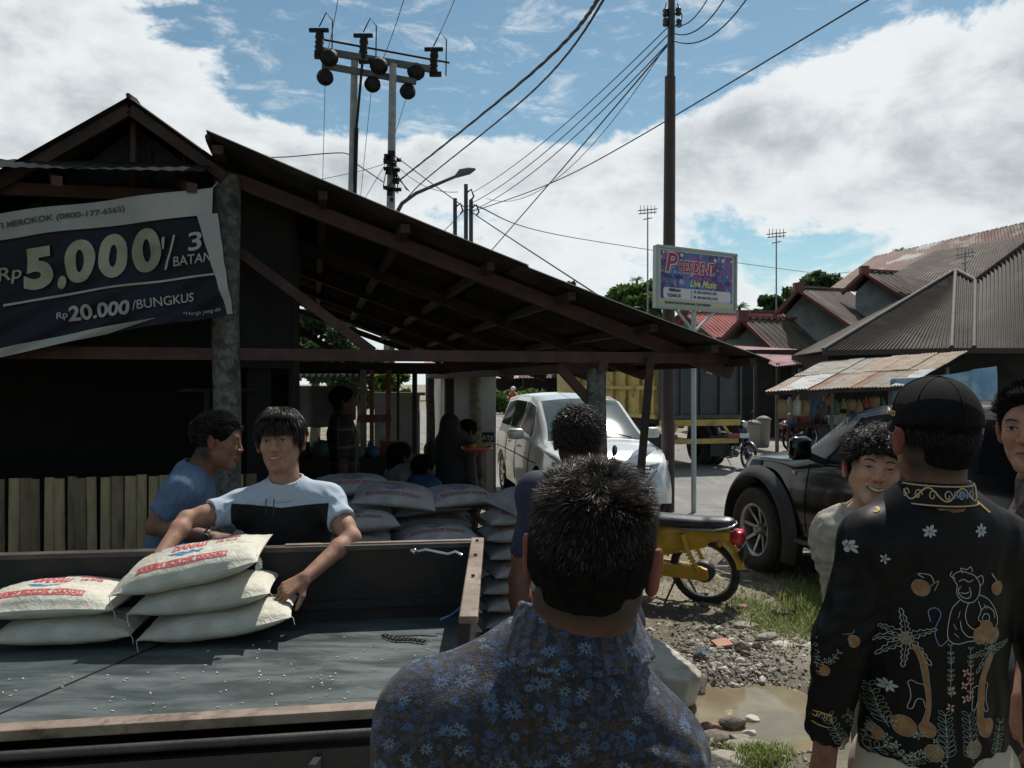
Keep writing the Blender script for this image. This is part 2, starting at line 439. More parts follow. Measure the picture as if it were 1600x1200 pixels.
# road
mt, t, b, oc = matnodes('worn_asphalt', .85, .35)
pos = t.n('ShaderNodeNewGeometry').outputs['Position']
a1 = t.noise(pos, .5, 6, .6, .6); a2 = t.noise(pos, 130, 2, .7); a3 = t.noise(t.v('MULTIPLY', pos, (1, .25, 1)), 2.2, 5, .65, .5)
cc = t.mix(t.ramp(a1, .35, .65), (.15, .148, .14), (.20, .195, .18)); cc = t.mix(t.m('MULTIPLY', t.ramp(a3, .5, .7), .6), cc, (.26, .25, .225))
cc = t.mix(t.m('MULTIPLY', t.ramp(a2, .45, .7), .55), cc, (.06, .06, .058))
cr = t.n('ShaderNodeTexVoronoi', feature='DISTANCE_TO_EDGE'); cr.inputs['Scale'].default_value = .9
t.L.new(t.v('ADD', pos, t.v('MULTIPLY', t.comb(t.noise(pos, 2.2, 4), t.noise(t.v('ADD', pos, (9, 9, 0)), 2.2, 4), 0), (.5, .5, 0))), cr.inputs['Vector'])
cc = t.mix(t.m('MULTIPLY', t.ramp(cr.outputs[0], .0, .012, 1, 0), .7), cc, (.03, .03, .028))
t.L.new(cc, b.inputs['Base Color']); bump(t, b, a2, .4, .01)
YR = [8.9-1.2*k/6 for k in range(6, -1, -1)]+[9.2+.3*k for k in range(30)]+[19, 22, 27, 35, 50, 80, 140]
rv, rf = [], []
for y in YR:
    l = max(road_left(y), .2 if y < 8.9 else -99)+.06*mnoise.noise(Vector((y*2.3, 0, 0))); r_ = road_right(y)
    if y > 40: l, r_ = -6.3-.42*(y-40), .7-.42*(y-40)
    for k in range(9): rv.append((l+(r_-l)*k/8, y, .005+(.02*math.sin(math.pi*k/8))))
for i in range(len(YR)-1):
    for k in range(8): rf.append((i*9+k, i*9+k+1, (i+1)*9+k+1, (i+1)*9+k))
tag(link_mesh('road', rv, rf, mt, smooth=True), kind='structure')
# far-side paved strip with kerb
m = MB()
kp = [(road_right(y), y) for y in (9, 12, 16, 20, 24, 28)]
for (x0, y0), (x1, y1) in zip(kp, kp[1:]): m.prism([(x0, y0, -.1), (x0, y0, .10), (x0+2.2, y0, .11), (x0+2.2, y0, -.1)], (x1-x0, y1-y0, 0))
tag(m.build('pavement', M('pavement_grey', (.16, .155, .14), (.23, .22, .19), 3, .9, .4, 30, c3=(.09, .085, .07))), kind='structure')
# puddle water
mt, t, b, oc = matnodes('muddy_water', .05, .4); b.inputs['Base Color'].default_value = (.185, .16, .095, 1)
pos = t.n('ShaderNodeNewGeometry').outputs['Position']
t.L.new(t.mix(t.ramp(t.noise(pos, 2, 4, .6, .5), .35, .65), (.15, .125, .08), (.21, .18, .115)), b.inputs['Base Color']); bump(t, b, t.noise(pos, 12, 2), .05, .01)
tag(link_mesh('puddle_water', [(.3, 3.5, -.028), (2.3, 3.5, -.028), (2.3, 5.3, -.028), (.3, 5.3, -.028)], [(0, 1, 2, 3)], mt), kind='structure')
# concrete floor slab under the shed
m = MB(); 
O_ = Vector((-1.69, 4.75, 0)); U_ = Vector((.971, .238, 0)); V_ = Vector((-.238, .971, 0))
def S(a, b_, z): return O_+U_*a+V_*b_+Vector((0, 0, z))
RZ = math.atan2(.238, .971)
SR = Matrix.Rotation(RZ, 3, 'Z')
m.prism([S(-4, -.6, -.1), S(1.9, -.6, -.1), S(1.9, 8.5, -.1), S(-4, 8.5, -.1)], (0, 0, .13))
tag(m.build('shed_floor', M('dusty_floor', (.07, .06, .05), (.11, .10, .08), 2, .9, .4, 30)), kind='structure')

# ================================================================== MARKET SHED (lean-to roof on posts)
mt, t, b, oc = matnodes('old_roof_sheet', .85, .1)
f1 = t.ramp(t.noise(oc, 2.5, 6, .65, .3), .38, .62)
t.L.new(t.mix(f1, (.022, .021, .021), (.05, .04, .034)), b.inputs['Base Color']); ROOFM = mt
shed = empty('market_shed', S(0, 0, 0), 'long open timber market shed with low sloping corrugated roof on trunk posts', 'market shed')
A0, A1, Z0, Z1, B0, B1 = -.08, 3.36, 3.17, 1.955, -.34, 8.2
def roofz(a): return Z0+(Z1-Z0)*(a-A0)/(A1-A0)-.03*math.sin((a-A0)/(A1-A0)*math.pi)
m = MB()
nb = 10; wb = (B1-B0)/nb
for k in range(nb):          # overlapping sheets, each a little out of line
    j = (rng.random()-.5)*.05; zz = .012*(k % 2)+(rng.random()-.5)*.012
    e1 = A1+(rng.random()-.5)*.12-(.0 if k else 0); b0, b1 = B0+k*wb-.03, B0+(k+1)*wb+.03
    for (a0, a1, dz_) in ((A0+j, 1.75+j, .014), (1.68+j, e1, 0)):
        m.sheet(lambda u, v, a0=a0, a1=a1, b0=b0, b1=b1, zz=zz+dz_: S(a0+(a1-a0)*u, b0+(b1-b0)*v, roofz(a0+(a1-a0)*u)+zz+.011*math.sin(v*2*math.pi*11)), 6, 88, .008)
m.build('roof_sheet', ROOFM, shed)
m = MB()
for a, b0, b1, w_ in ((-.02, B0+.03, B1, .06), (.55, B0+.05, B1-.1, .05), (1.02, B0+.02, B1, .055), (1.55, B0+.1, B1, .05), (2.05, B0+.04, B1, .05), (2.6, B0+.05, B1, .05), (3.0, B0, B1, .05), (3.26, B0-.02, B1, .045)):
    m = MB(); z = roofz(a)-.045
    m.beam(S(a, b0, z), S(a+(rng.random()-.5)*.06, b1, z), w_, .05); m.build('purlin', WOOD, shed)
for b_, da in ((0., 0), (1.5, .02), (3.0, 0), (4.6, .02), (6.3, 0), (7.9, 0)):
    m = MB(); m.beam(S(-.05, b_, roofz(-.05)-.115), S(3.30, b_, roofz(3.30)-.10), .05, .085)
    m.build('rafter', WOODR if b_ < 1 else WOOD, shed)
for b_ in (0., 3.0, 6.3):
    m = MB(); m.beam(S(-1.15 if b_ == 0 else .1, b_-.055, 1.975), S(3.25, b_-.055, 1.975), .05, .07); m.build('tie_beam', WOODR if b_ < 1 else WOOD, shed)
m = MB(); m.beam(S(3.1, -.02, 1.99), S(3.1, 8, 1.95), .05, .05); m.build('eave_beam', WOODR, shed)
m = MB(); m.beam(S(2.33, -.1, 1.915), S(2.33, 7.9, 1.915), .06, .07); m.build('eave_beam', WOODR, shed)
for (a0, z0, a1, z1, b_) in ((.03, 2.62, .86, 2.0, .06), (2.06, 1.93, 2.33, 1.64, .05), (.10, 2.5, .9, 1.98, 3.06)):
    m = MB(); m.beam(S(a0, b_, z0), S(a1, b_, z1), .045, .06); m.build('brace', WOODR, shed)
def trunk_post(a, b_, r, h, mat_, segs=26, lean=0, rings=False):
    m = MB(); pts, rr = [], []
    for k in range(segs+1):
        z = h*k/segs; p = S(a, b_, z); p.x += lean*z+.006*math.sin(z*5+a); pts.append(p)
        rr.append(r*(1.08-.12*k/segs)*(1+(.045 if rings and k % 2 else 0)+.03*mnoise.noise(Vector((z*4, a, b_)))))
    m.path(pts, rr, 14); return m.build('post', mat_, shed)
PALM = M('palm_trunk', (.15, .125, .09), (.23, .20, .155), 12, .9, .8, 40, c3=(.07, .06, .045), s3=5, stretch=(1, 1, 2.5))
BARK = M('mottled_bark_post', (.06, .06, .055), (.14, .14, .13), 26, .9, .6, 50, c3=(.035, .035, .03), s3=9)
trunk_post(0, -.05, .078, 3.02, BARK)
trunk_post(2.33, 0.02, .066, 1.9, BARK)
trunk_post(2.80, 6.6, .088, 2.0, PALM, 40, rings=True)
trunk_post(2.3, 7.8, .07, 1.9, BARK); trunk_post(.2, 3.4, .07, 2.5, BARK); trunk_post(.2, 7.6, .07, 2.5, BARK)
# stick leaning beside the front right post
m = MB(); m.beam(S(2.66, -.1, 1.98), S(2.5, -.05, .0), .045, .05); o = m.build('leaning_pole', WOOD); tag(o, 'thin dark stick leaning beside the bark post in front of the white car', 'pole')

# ================================================================== MARKET BUILDING (gable, dark stall, awning)
bld = empty('market_building', S(-1.3, .6, 0), 'dark timber stall building with pointed tiled gable above the banner', 'stall building')
ap = S(-.60, -.12, 3.52)
m = MB()
def gp(a, b_, z): return S(a, b_, z)
L0, Rr, AP = (-1.62, 2.62), (.0, 3.05), (-.506, 3.40)
for (a0, z0, a1, z1) in ((AP[0], AP[1], L0[0], L0[1]), (AP[0], AP[1], Rr[0], Rr[1])):
    m.sheet(lambda u, v: gp(a0+(a1-a0)*u, -.18+6*v, z0+(z1-z0)*u+.012*math.sin(v*2*math.pi*48)), 5, 240, .01)
m.sheet(lambda u, v: gp(-1.58-4*u, -.18+6*v, 2.64-.35*u), 5, 8, .01)
m.build('roof', ROOFM, bld)
m = MB(); m.path([gp(AP[0], -.18, AP[1]+.01), gp(AP[0], -.05, AP[1]+.015), gp(AP[0], 2, AP[1]+.02), gp(AP[0], 5.8, AP[1]+.02)], [.012, .03, .04, .04], 8); m.build('ridge_cap', ROOFM, bld)
m = MB(); m.path([S(-.07, -.33, 3.165), S(-.06, -.2, 3.175), S(-.05, 2, 3.18), S(-.05, 5.8, 3.18)], [.015, .035, .05, .05], 8); m.build('ridge_cap', ROOFM, bld)
m = MB()
for s0, e0 in ((AP, L0), (AP, Rr)):
    m.beam(gp(s0[0], -.13, s0[1]-.055), gp(e0[0], -.13, e0[1]-.055), .03, .06)
m.build('barge_board', WOOD, bld)
m = MB(); m.prism([gp(-1.55, .05, 2.2), gp(-.1, .05, 2.2), gp(-.1, .05, 3.0), gp(AP[0], .05, 3.3), gp(-1.55, .05, 2.4)], V_*.03)
for k in range(5): m.beam(gp(-1.0+k*.19, .035, 2.6), gp(-1.0+k*.19, .035, 2.84+.11*k-(.12 if k == 4 else 0)), .012, .03)
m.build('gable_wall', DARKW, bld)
m = MB(); m.beam(gp(AP[0], -.02, 2.9), gp(AP[0], -.02, 3.30), .03, .04); m.build('king_post', WOOD, bld)
# short awning strip over the banner, seen from below
m = MB()
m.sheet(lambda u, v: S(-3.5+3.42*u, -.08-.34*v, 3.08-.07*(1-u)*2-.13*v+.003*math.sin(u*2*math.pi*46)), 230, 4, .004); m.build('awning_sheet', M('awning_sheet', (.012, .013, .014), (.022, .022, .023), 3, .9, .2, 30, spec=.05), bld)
for a in (-2.6, -1.7, -.78, -.12):
    m = MB(); m.beam(S(a-.02, -.40, 2.86-.03*(a < -1)), S(a-.16, .02, 3.0-.06*(a < -1)), .05, .05); m.build('awning_bracket', WOODR, bld)
m = MB(); m.beam(S(-3.6, -.06, 2.86), S(.0, -.06, 2.885), .05, .07); m.build('front_beam', WOODR, bld)
m = MB(); m.beam(S(-4.2, -.02, 1.975), S(-.08, -.02, 1.975), .05, .06); m.build('front_beam', WOOD, bld)
# dark walls closing the inside
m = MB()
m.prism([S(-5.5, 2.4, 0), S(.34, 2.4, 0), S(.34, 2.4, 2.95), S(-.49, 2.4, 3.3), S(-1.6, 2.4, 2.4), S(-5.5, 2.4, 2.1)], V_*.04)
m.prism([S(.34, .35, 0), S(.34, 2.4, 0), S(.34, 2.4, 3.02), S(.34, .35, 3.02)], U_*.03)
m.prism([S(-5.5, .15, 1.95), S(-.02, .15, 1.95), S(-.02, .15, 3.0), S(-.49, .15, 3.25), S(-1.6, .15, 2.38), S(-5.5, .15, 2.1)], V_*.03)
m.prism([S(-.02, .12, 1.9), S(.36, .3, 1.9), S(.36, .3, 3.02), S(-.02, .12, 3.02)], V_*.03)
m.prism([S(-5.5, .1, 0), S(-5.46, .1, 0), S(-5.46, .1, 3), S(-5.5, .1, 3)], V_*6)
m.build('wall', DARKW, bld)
m = MB(); m.beam(S(.16, .3, 0), S(.16, .3, 2.9), .14, .05); m.beam(S(-.3, .22, 1.76), S(.14, .22, 1.765), .02, .02); m.beam(S(-.14, .22, 1.2), S(-.14, .22, 1.76), .03, .03); m.build('door_post', DARKW, bld)
# bamboo fence in front of the stall
bf = empty('bamboo_fence', S(-2, .0, 0), 'waist-high fence of upright split bamboo slats below the banner', 'fence')
BAM = [M('bamboo_pale', (.23, .175, .09), (.31, .24, .13), 10, .6, .3, 60, stretch=(3, 3, .6)), M('bamboo_grey', (.13, .095, .058), (.21, .155, .09), 9, .7, .3, 60, stretch=(3, 3, .6)), M('bamboo_brown', (.10, .072, .043), (.17, .125, .07), 9, .7, .3, 60, stretch=(3, 3, .6))]
m = MB(); a = -4.2
while a < .12:
    w_ = .048+.026*rng.random(); m.cm = int(rng.choice([0, 0, 1, 2])); zt = 1.265+.012*rng.random(); pts = []
    zs = [0]; 
    nodes = [.3*rng.random()+.32*k for k in range(5)]
    zz = np.linspace(.0, zt, 26); c0 = S(a+w_/2, -.02+.012*rng.random(), 0); sw = (rng.random()-.5)*.02
    prof = []
    for z in zz:
        nd = min(abs(z-q) for q in nodes); r = w_/2*(1+.07*math.exp(-(nd/.018)**2))*(.97)
        ring = [c0+U_*(r*math.cos(t_)+sw*z)+V_*(-r*.42*math.sin(t_))+Vector((0, 0, z)) for t_ in np.linspace(0, math.pi, 7)]
        prof.append(ring)
    vs = [p for r_ in prof for p in r_]; m.add(vs, [(i*7+j, i*7+j+1, (i+1)*7+j+1, (i+1)*7+j) for i in range(25) for j in range(6)], True)
    m.add(prof[-1], [tuple(range(7))])
    a += w_+.001+.003*rng.random()
m.build('slats', BAM, bf)
m = MB(); m.beam(S(-4.3, .03, 1.0), S(.12, .03, 1.0), .03, .05); m.beam(S(-4.3, .03, .35), S(.12, .03, .35), .03, .05); m.build('rail', WOOD, bf)

# ================================================================== BANNER
TL, TR, BR, BL = W(-260, 368, 4.12), W(333, 293, 4.36), W(369, 489, 4.42), W(-260, 608, 4.15)
ban = empty('banner', BL, 'sagging dark blue price banner reading Rp 5.000 tied below the awning', 'banner')
def bpt(u, v):
    """u 0..1 left to right, v 0..1 top to bottom"""
    p = (TL*(1-u)+TR*u)*(1-v)+(BL*(1-u)+BR*u)*v
    y = .02*math.sin(u*9+v*2.2)*(v*.7+.3)+.014*math.sin(u*21-v*5)+.01*math.sin((u+v)*31)*v
    return p+Vector((0, y, -.02*math.sin(u*math.pi*2.2)*v))
mt, t, b, oc = matnodes('banner_navy', .55, .2)
t.L.new(t.mix(t.ramp(t.noise(oc, 1.6, 3, .5), .4, .65), (.0035, .0045, .010), (.008, .010, .020)), b.inputs['Base Color']); bump(t, b, t.noise(oc, 5, 3, .5, .6), .3, .05)
m = MB(); m.sheet(bpt, 180, 60); m.build('cloth', mt, ban)
GREYP = M('banner_grey_print', (.20, .21, .20), (.28, .29, .27), 2, .6)
GOLDP = M('banner_gold_print', (.16, .16, .11), (.26, .26, .19), 3.5, .6)
BLO = [.016]
def blift(u, v): return bpt(u, v)+Vector((0, -BLO[0], 0))
Wb, Hb = 593., 190.
def bpix(px, py):
    """photo pixel on the banner -> banner coordinates"""
    u = .5; v = .5
    for _ in range(12):
        q = bpt(u, v); X = 800+1250*q.x/q.y; Y = 600-1250*(q.z-CH)/q.y
        e = .01
        q1 = bpt(u+e, v); q2 = bpt(u, v+e)
        a_, c_ = (800+1250*q1.x/q1.y-X)/e, (600-1250*(q1.z-CH)/q1.y-Y)/e
        b_, d_ = (800+1250*q2.x/q2.y-X)/e, (600-1250*(q2.z-CH)/q2.y-Y)/e
        D = a_*d_-b_*c_; ex, ey = px-X, py-Y
        u += (ex*d_-b_*ey)/D; v += (a_*ey-c_*ex)/D
    return u, v
def strip(m, P, Q, n=40):
    """band between two polylines given as (u,v) end pairs"""
    vs = []
    for i in range(n+1):
        s_ = i/n
        for A_, B_ in (P, Q): vs.append(blift(A_[0]+(B_[0]-A_[0])*s_, A_[1]+(B_[1]-A_[1])*s_))
    m.add(vs, [(2*i, 2*i+2, 2*i+3, 2*i+1) for i in range(n)], True)
m = MB()
strip(m, ((0, .0), (1, .0)), ((0, .165), (.985, .205)), 90)
strip(m, ((.945, .2), (.985, .995)), ((1, .2), (1, .995)), 30)
strip(m, ((0, .93), (.80, .945)), ((0, .998), (.66, .998)), 90)
u0, v0 = bpix(8, 476); u1, v1 = bpix(336, 427); strip(m, ((u0, v0), (u1, v1)), ((u0, v0+.016), (u1, v1+.016)), 60)
m.build('border_print', GREYP, ban)
def btext(m, s, px0, py0, px1, py1, size_px, offset=0., shear=0., h=None):
    """baseline from pixel 0 to pixel 1"""
    v, f = text_mesh(s, 1, offset, shear); x0 = min(p[0] for p in v); x1 = max(p[0] for p in v)
    bm = bmesh.new(); vv = [bm.verts.new(p) for p in v]
    for q in f:
        try: bm.faces.new([vv[i] for i in q])
        except Exception: pass
    bmesh.ops.triangulate(bm, faces=bm.faces[:])
    for _ in range(3): 
        es = [e for e in bm.edges if e.calc_length() > .25]
        bmesh.ops.subdivide_edges(bm, edges=es, cuts=1); bmesh.ops.triangulate(bm, faces=[q for q in bm.faces if len(q.verts) > 3])
    bm.verts.index_update()
    P = []
    ua, va = bpix(px0, py0); ub, vb = bpix(px1, py1); uc, vc = bpix(px0, py0-size_px)
    for q in bm.verts:
        s_ = (q.co.x-x0)/(x1-x0); r_ = q.co.y/.7
        P.append(blift(ua+(ub-ua)*s_+(uc-ua)*r_, va+(vb-va)*s_+(vc-va)*r_))
    m.add(P, [[q.index for q in g_.verts] for g_ in bm.faces]); bm.free()
m = MB()
btext(m, 'Rp', 0, 441, 36, 434, 21, .01); btext(m, '5', 40, 451, 87, 443, 57, .055); btext(m, '.', 92, 447, 106, 445, 60, .06)
for x in (104, 156, 208): btext(m, '0', x, 441-(x-104)*.155, x+46, 441-(x+46-104)*.155, 60, .05)
m.build('gold_lettering', GOLDP, ban)
for a_ in (('3', 296, 393, 317, 389, 28, .012), ('BATAN', 273, 417, 331, 408, 15, .008), ("Rp", 91, 499, 109, 496, 10, .01), ("20.000", 110, 502, 205, 490, 22, .03), ("/BUNGKUS", 209, 484, 304, 471, 14, .01), ("'/", 254, 423, 276, 417, 50, .0, .1), ('*Harga yang dis', 288, 494, 346, 486, 6)):
    m = MB(); btext(m, *a_); m.build('white_lettering', GREYP, ban)
BLO[0] = .020; m = MB(); btext(m, 'NTI MEROKOK (0800-177-6565)', -14, 362, 198, 331, 9, .025); m.build('grey_lettering', M('banner_dark_print', (.04, .04, .045)), ban)
for px, py in ((62, 337), (221, 311)):
    u, v = bpix(px, py); m = MB(); m.lathe([(0, -.006), (.012, -.006), (.012, .01), (0, .01)], bpt(u, v), (0, 1, 0), 12); m.build('grommet', BLACK, ban)
m = MB(); m.path([bpt(.0, 0)+Vector((0, 0, .0)), W(-100, 330, 4.35)], .004, 6); m.build('tie_rope', M('dirty_rope', (.2, .18, .14)), ban); m = MB(); m.path([bpt(.99, .01), W(340, 285, 4.42)], .004, 6); m.build('tie_rope', M('dirty_rope', (.2, .18, .14)), ban)

# ================================================================== FLATBED TRUCK
D0 = Vector((-.155, 3.24, 0)); DU = Vector((.991, .135, 0)); DV = Vector((.02, -1, 0)).normalized()   # along the bed, and towards the camera
def T(a, b_, z): return D0+DU*a+DV*b_+Vector((0, 0, z))
trk = empty('flatbed_truck', T(-1.5, .5, 0), 'black flatbed truck with near side folded down and rice sacks on its deck', 'flatbed truck')
mt, t, b, oc = matnodes('bed_deck_metal', .38, .5)
f1 = t.ramp(t.noise(t.v('MULTIPLY', oc, (1, 3, 1)), 3, 6, .65, .5), .35, .68)
t.L.new(t.mix(f1, (.035, .048, .05), (.075, .095, .095)), b.inputs['Base Color']); t.L.new(t.m('ADD', t.m('MULTIPLY', f1, .25), .33), b.inputs['Roughness'])
bump(t, b, t.noise(oc, 25, 4), .15, .01); DECK = mt
BODYD = M('truck_dark_paint', (.007, .007, .008), (.014, .012, .011), 6, .7, .2, 40, c3=(.03, .017, .011), s3=3)
LEDGE = M('rusty_ledge', (.13, .095, .07), (.21, .165, .13), 7, .65, .3, 50, c3=(.07, .035, .022), s3=6)
ZF, ZT = .865, 1.15
m = MB(); m.prism([T(-3.2, 0, ZF-.03), T(-.02, 0, ZF-.03), T(-.02, .885, ZF-.03), T(-3.2, .93, ZF-.03)], (0, 0, .03)); m.build('deck', DECK, trk)
m = MB(); m.beam(T(-1.05, .02, ZF+.002), T(-1.35, .88, ZF+.002), .004, .004); m.build('deck_seam', BLACK, trk); m = MB(); m.beam(T(-1.93, .02, ZF+.002), T(-2.2, .88, ZF+.002), .004, .004); m.build('deck_seam', BLACK, trk)
m = MB(); m.prism([T(-3.2, .0, ZF-.03), T(-3.2, -.05, ZF-.03), T(-3.2, -.05, ZT-.01), T(-3.2, 0, ZT-.01)], T(.0, 0, 0)-T(-3.2, 0, 0))
m.beam(T(-3.2, .006, .93), T(-.05, .006, .93), .02, .03); m.build('far_side_panel', BODYD, trk)
m = MB(); m.beam(T(-3.2, -.02, ZT), T(0, -.02, ZT), .055, .018); m.build('far_side_rail', M('rail_worn_paint', (.035, .03, .028), (.07, .055, .045), 8, .5, .2), trk)
m = MB(); m.beam(T(-.75, -.035, ZT+.004), T(0.02, -.035, ZT+.004), .03, .02); m.build('rail_edge', LEDGE, trk)
m = MB(); m.beam(T(0.0, -.03, ZT-.14), T(0, 1.02, ZT-.14), .03, .28); m.build('rear_gate', BODYD, trk)
m = MB(); m.beam(T(.015, -.06, ZT+.006), T(.015, 1.06, ZT+.006), .052, .022, bev=.004); m.build('rear_gate_rail', LEDGE, trk)
for k in (.03, .3, .62):
    m = MB(); m.lathe([(0, .0), (.007, .0), (.006, .006), (0, .007)], T(.015, k, ZT+.02), (0, 0, 1), 10); m.build('bolt', RUBBER, trk)
m = MB()
m.beam(T(-3.2, .95, ZF-.002), T(.0, .9, ZF-.002), .058, .03, bev=.004); m.build('near_ledge', LEDGE, trk)
m = MB(); m.tube(T(-3.2, 1.0, ZF-.045), T(.06, .95, ZF-.045), .014); m.build('hinge_rod', STEEL, trk)
PAN = M('side_panel_black', (.010, .011, .013), (.022, .021, .022), 3, .35, .15, 20)
m = MB(); Z2 = ZF-.07
m.prism([T(-3.2, 1.0, Z2), T(-.0, .955, Z2), T(-.0, .99, Z2-.3), T(-3.2, 1.035, Z2-.3)], T(0, .025, 0)-T(0, 0, 0)); m.build('near_side_panel', PAN, trk)
m = MB()
for z, dy in ((Z2-.075, .035), (Z2-.16, .045), (Z2-.25, .055)): m.beam(T(-3.2, 1.02+dy*.6, z), T(-.01, .975+dy*.6, z), .02, .022, bev=.004)
for a in (-2.5, -1.35, -.4): m.beam(T(a, 1.03, Z2-.01), T(a, 1.065, Z2-.29), .06, .02, up=(1, 0, 0))
m.build('panel_rib', M('rib_dark_paint', (.02, .022, .026), (.035, .033, .033), 5, .35, .1), trk)
# chassis and wheels below
m = MB(); m.box(T(-1.6, .45, .62), (3.1, .7, .16), SR); m.build('chassis', BLACK, trk)
for a in (-.8, -2.7):
    for b_ in (.12, .9):
        m = MB(); m.lathe([(.17, -.09), (.29, -.09), (.31, -.07), (.31, .07), (.29, .09), (.17, .09), (.15, .05), (.15, -.05)], T(a, b_, .31), (.13, -1, 0), 28); wv = m.build('wheel', RUBBER, trk)
        m = MB(); m.lathe([(0, .02), (.08, .03), (.14, .06), (.17, .07)], T(a, b_, .31), (.13, -1, 0), 24); m.build('rim', STEEL, wv)
# latch rod with chain on the far panel
m = MB(); m.path([W(642, 860, 3.14), W(652, 862, 3.13), W(665, 859, 3.13), W(700, 866, 3.13), W(712, 862, 3.13), W(722, 868, 3.12)], .006, 8); m.lathe([(0, 0), (.012, 0), (.012, .02), (0, .02)], W(648, 861, 3.14), (0, -1, 0)); m.build('latch_rod', CHROME, trk)
m = MB()
ch = [W(600, 992, 2.95), W(620, 997, 2.9), W(642, 994, 2.9), W(668, 999, 2.87)]
pts = []
for i in range(3):
    for k in range(7): pts.append(ch[i].lerp(ch[i+1], k/7))
for i, p in enumerate(pts):
    p = Vector((p.x, p.y, ZF+.01)); ax_ = Vector((1, .2, 0)).normalized(); up_ = Vector((0, 0, 1)) if i % 2 else Vector((-.2, 1, 0)).normalized()
    m.path([p+ax_*.010*math.cos(q)+up_*.006*math.sin(q) for q in np.linspace(0, 2*math.pi, 9)[:-1]], .002, 5, close=True)
m.build('chain', BLACK, trk)
m = MB(); m.path([W(688, 969, 3.02), W(702, 963, 3.02), W(716, 953, 3.02), W(727, 940, 3.02)], .005, 6); m.build('cable', M('blue_reflection', (.03, .07, .2), rough=.4), trk)  # blue reflection on the panel modelled as a thin coloured tube, no real cable
# scattered rice grains on the deck
m = MB()
for _ in range(150):
    a = -.12-1.5*rng.random()**1.3; b_ = .22+.62*rng.random()**.8
    if a < -.95 and b_ < .5: continue
    an = rng.random()*3.14; s_ = .0028*(1+rng.random()); p = T(a, b_, ZF+.002)
    m.box(p, (s_*1.8, s_*.8, .003), Matrix.Rotation(an, 3, 'Z'))
tag(m.build('spilled_rice', M('rice_grain', (.42, .41, .35))), kind='stuff')
# ================================================================== PEOPLE: toolkit
def rotm(yaw=0, pitch=0, roll=0):
    """local axes: +x right, +y forward (the way one faces), +z up. yaw turns left (anticlockwise from above)"""
    return (Matrix.Rotation(yaw, 3, 'Z') @ Matrix.Rotation(pitch, 3, 'X') @ Matrix.Rotation(roll, 3, 'Y'))
class Frame:
    def __init__(s, o, Rm, k=1.): s.o = Vector(o); s.R = Rm; s.k = k
    def p(s, x, y, z): return s.o+s.R@(Vector((x, y, z))*s.k)
    def d(s, x, y, z): return s.R@Vector((x, y, z))
def skin_mat(name, c, lip=(.26, .07, .055)):
    mt, t, b, oc = matnodes(name, .58, .3)
    at = t.n('ShaderNodeAttribute'); at.attribute_name = 'tone'
    s_ = t.sep(at.outputs['Vector'])
    cc = t.mix(t.ramp(t.noise(oc, 25, 4), .35, .7), c, tuple(q*.72 for q in c))
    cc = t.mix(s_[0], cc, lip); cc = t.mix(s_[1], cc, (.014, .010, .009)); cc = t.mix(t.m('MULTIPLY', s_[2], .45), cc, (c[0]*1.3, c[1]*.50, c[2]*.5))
    t.L.new(cc, b.inputs['Base Color'])
    b.inputs['Subsurface Weight'].default_value = .22; b.inputs['Subsurface Scale'].default_value = .014
    b.inputs['Subsurface Radius'].default_value = (1, .22, .1)
    bump(t, b, t.m('ADD', t.noise(oc, 260, 3), t.noise(oc, 45, 4)), .35, .004)
    return mt
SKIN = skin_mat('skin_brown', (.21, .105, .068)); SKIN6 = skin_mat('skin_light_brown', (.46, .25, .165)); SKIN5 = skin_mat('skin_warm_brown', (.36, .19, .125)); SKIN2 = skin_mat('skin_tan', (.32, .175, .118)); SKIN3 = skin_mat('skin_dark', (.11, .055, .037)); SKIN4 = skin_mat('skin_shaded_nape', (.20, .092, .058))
EYEW = M('eye_white', (.27, .25, .23), rough=.4); IRIS = M('dark_iris', (.012, .008, .006), rough=.12); BROW = M('brow_hair', (.014, .010, .009), rough=.8); TEETH = M('teeth', (.42, .39, .34), rough=.4)
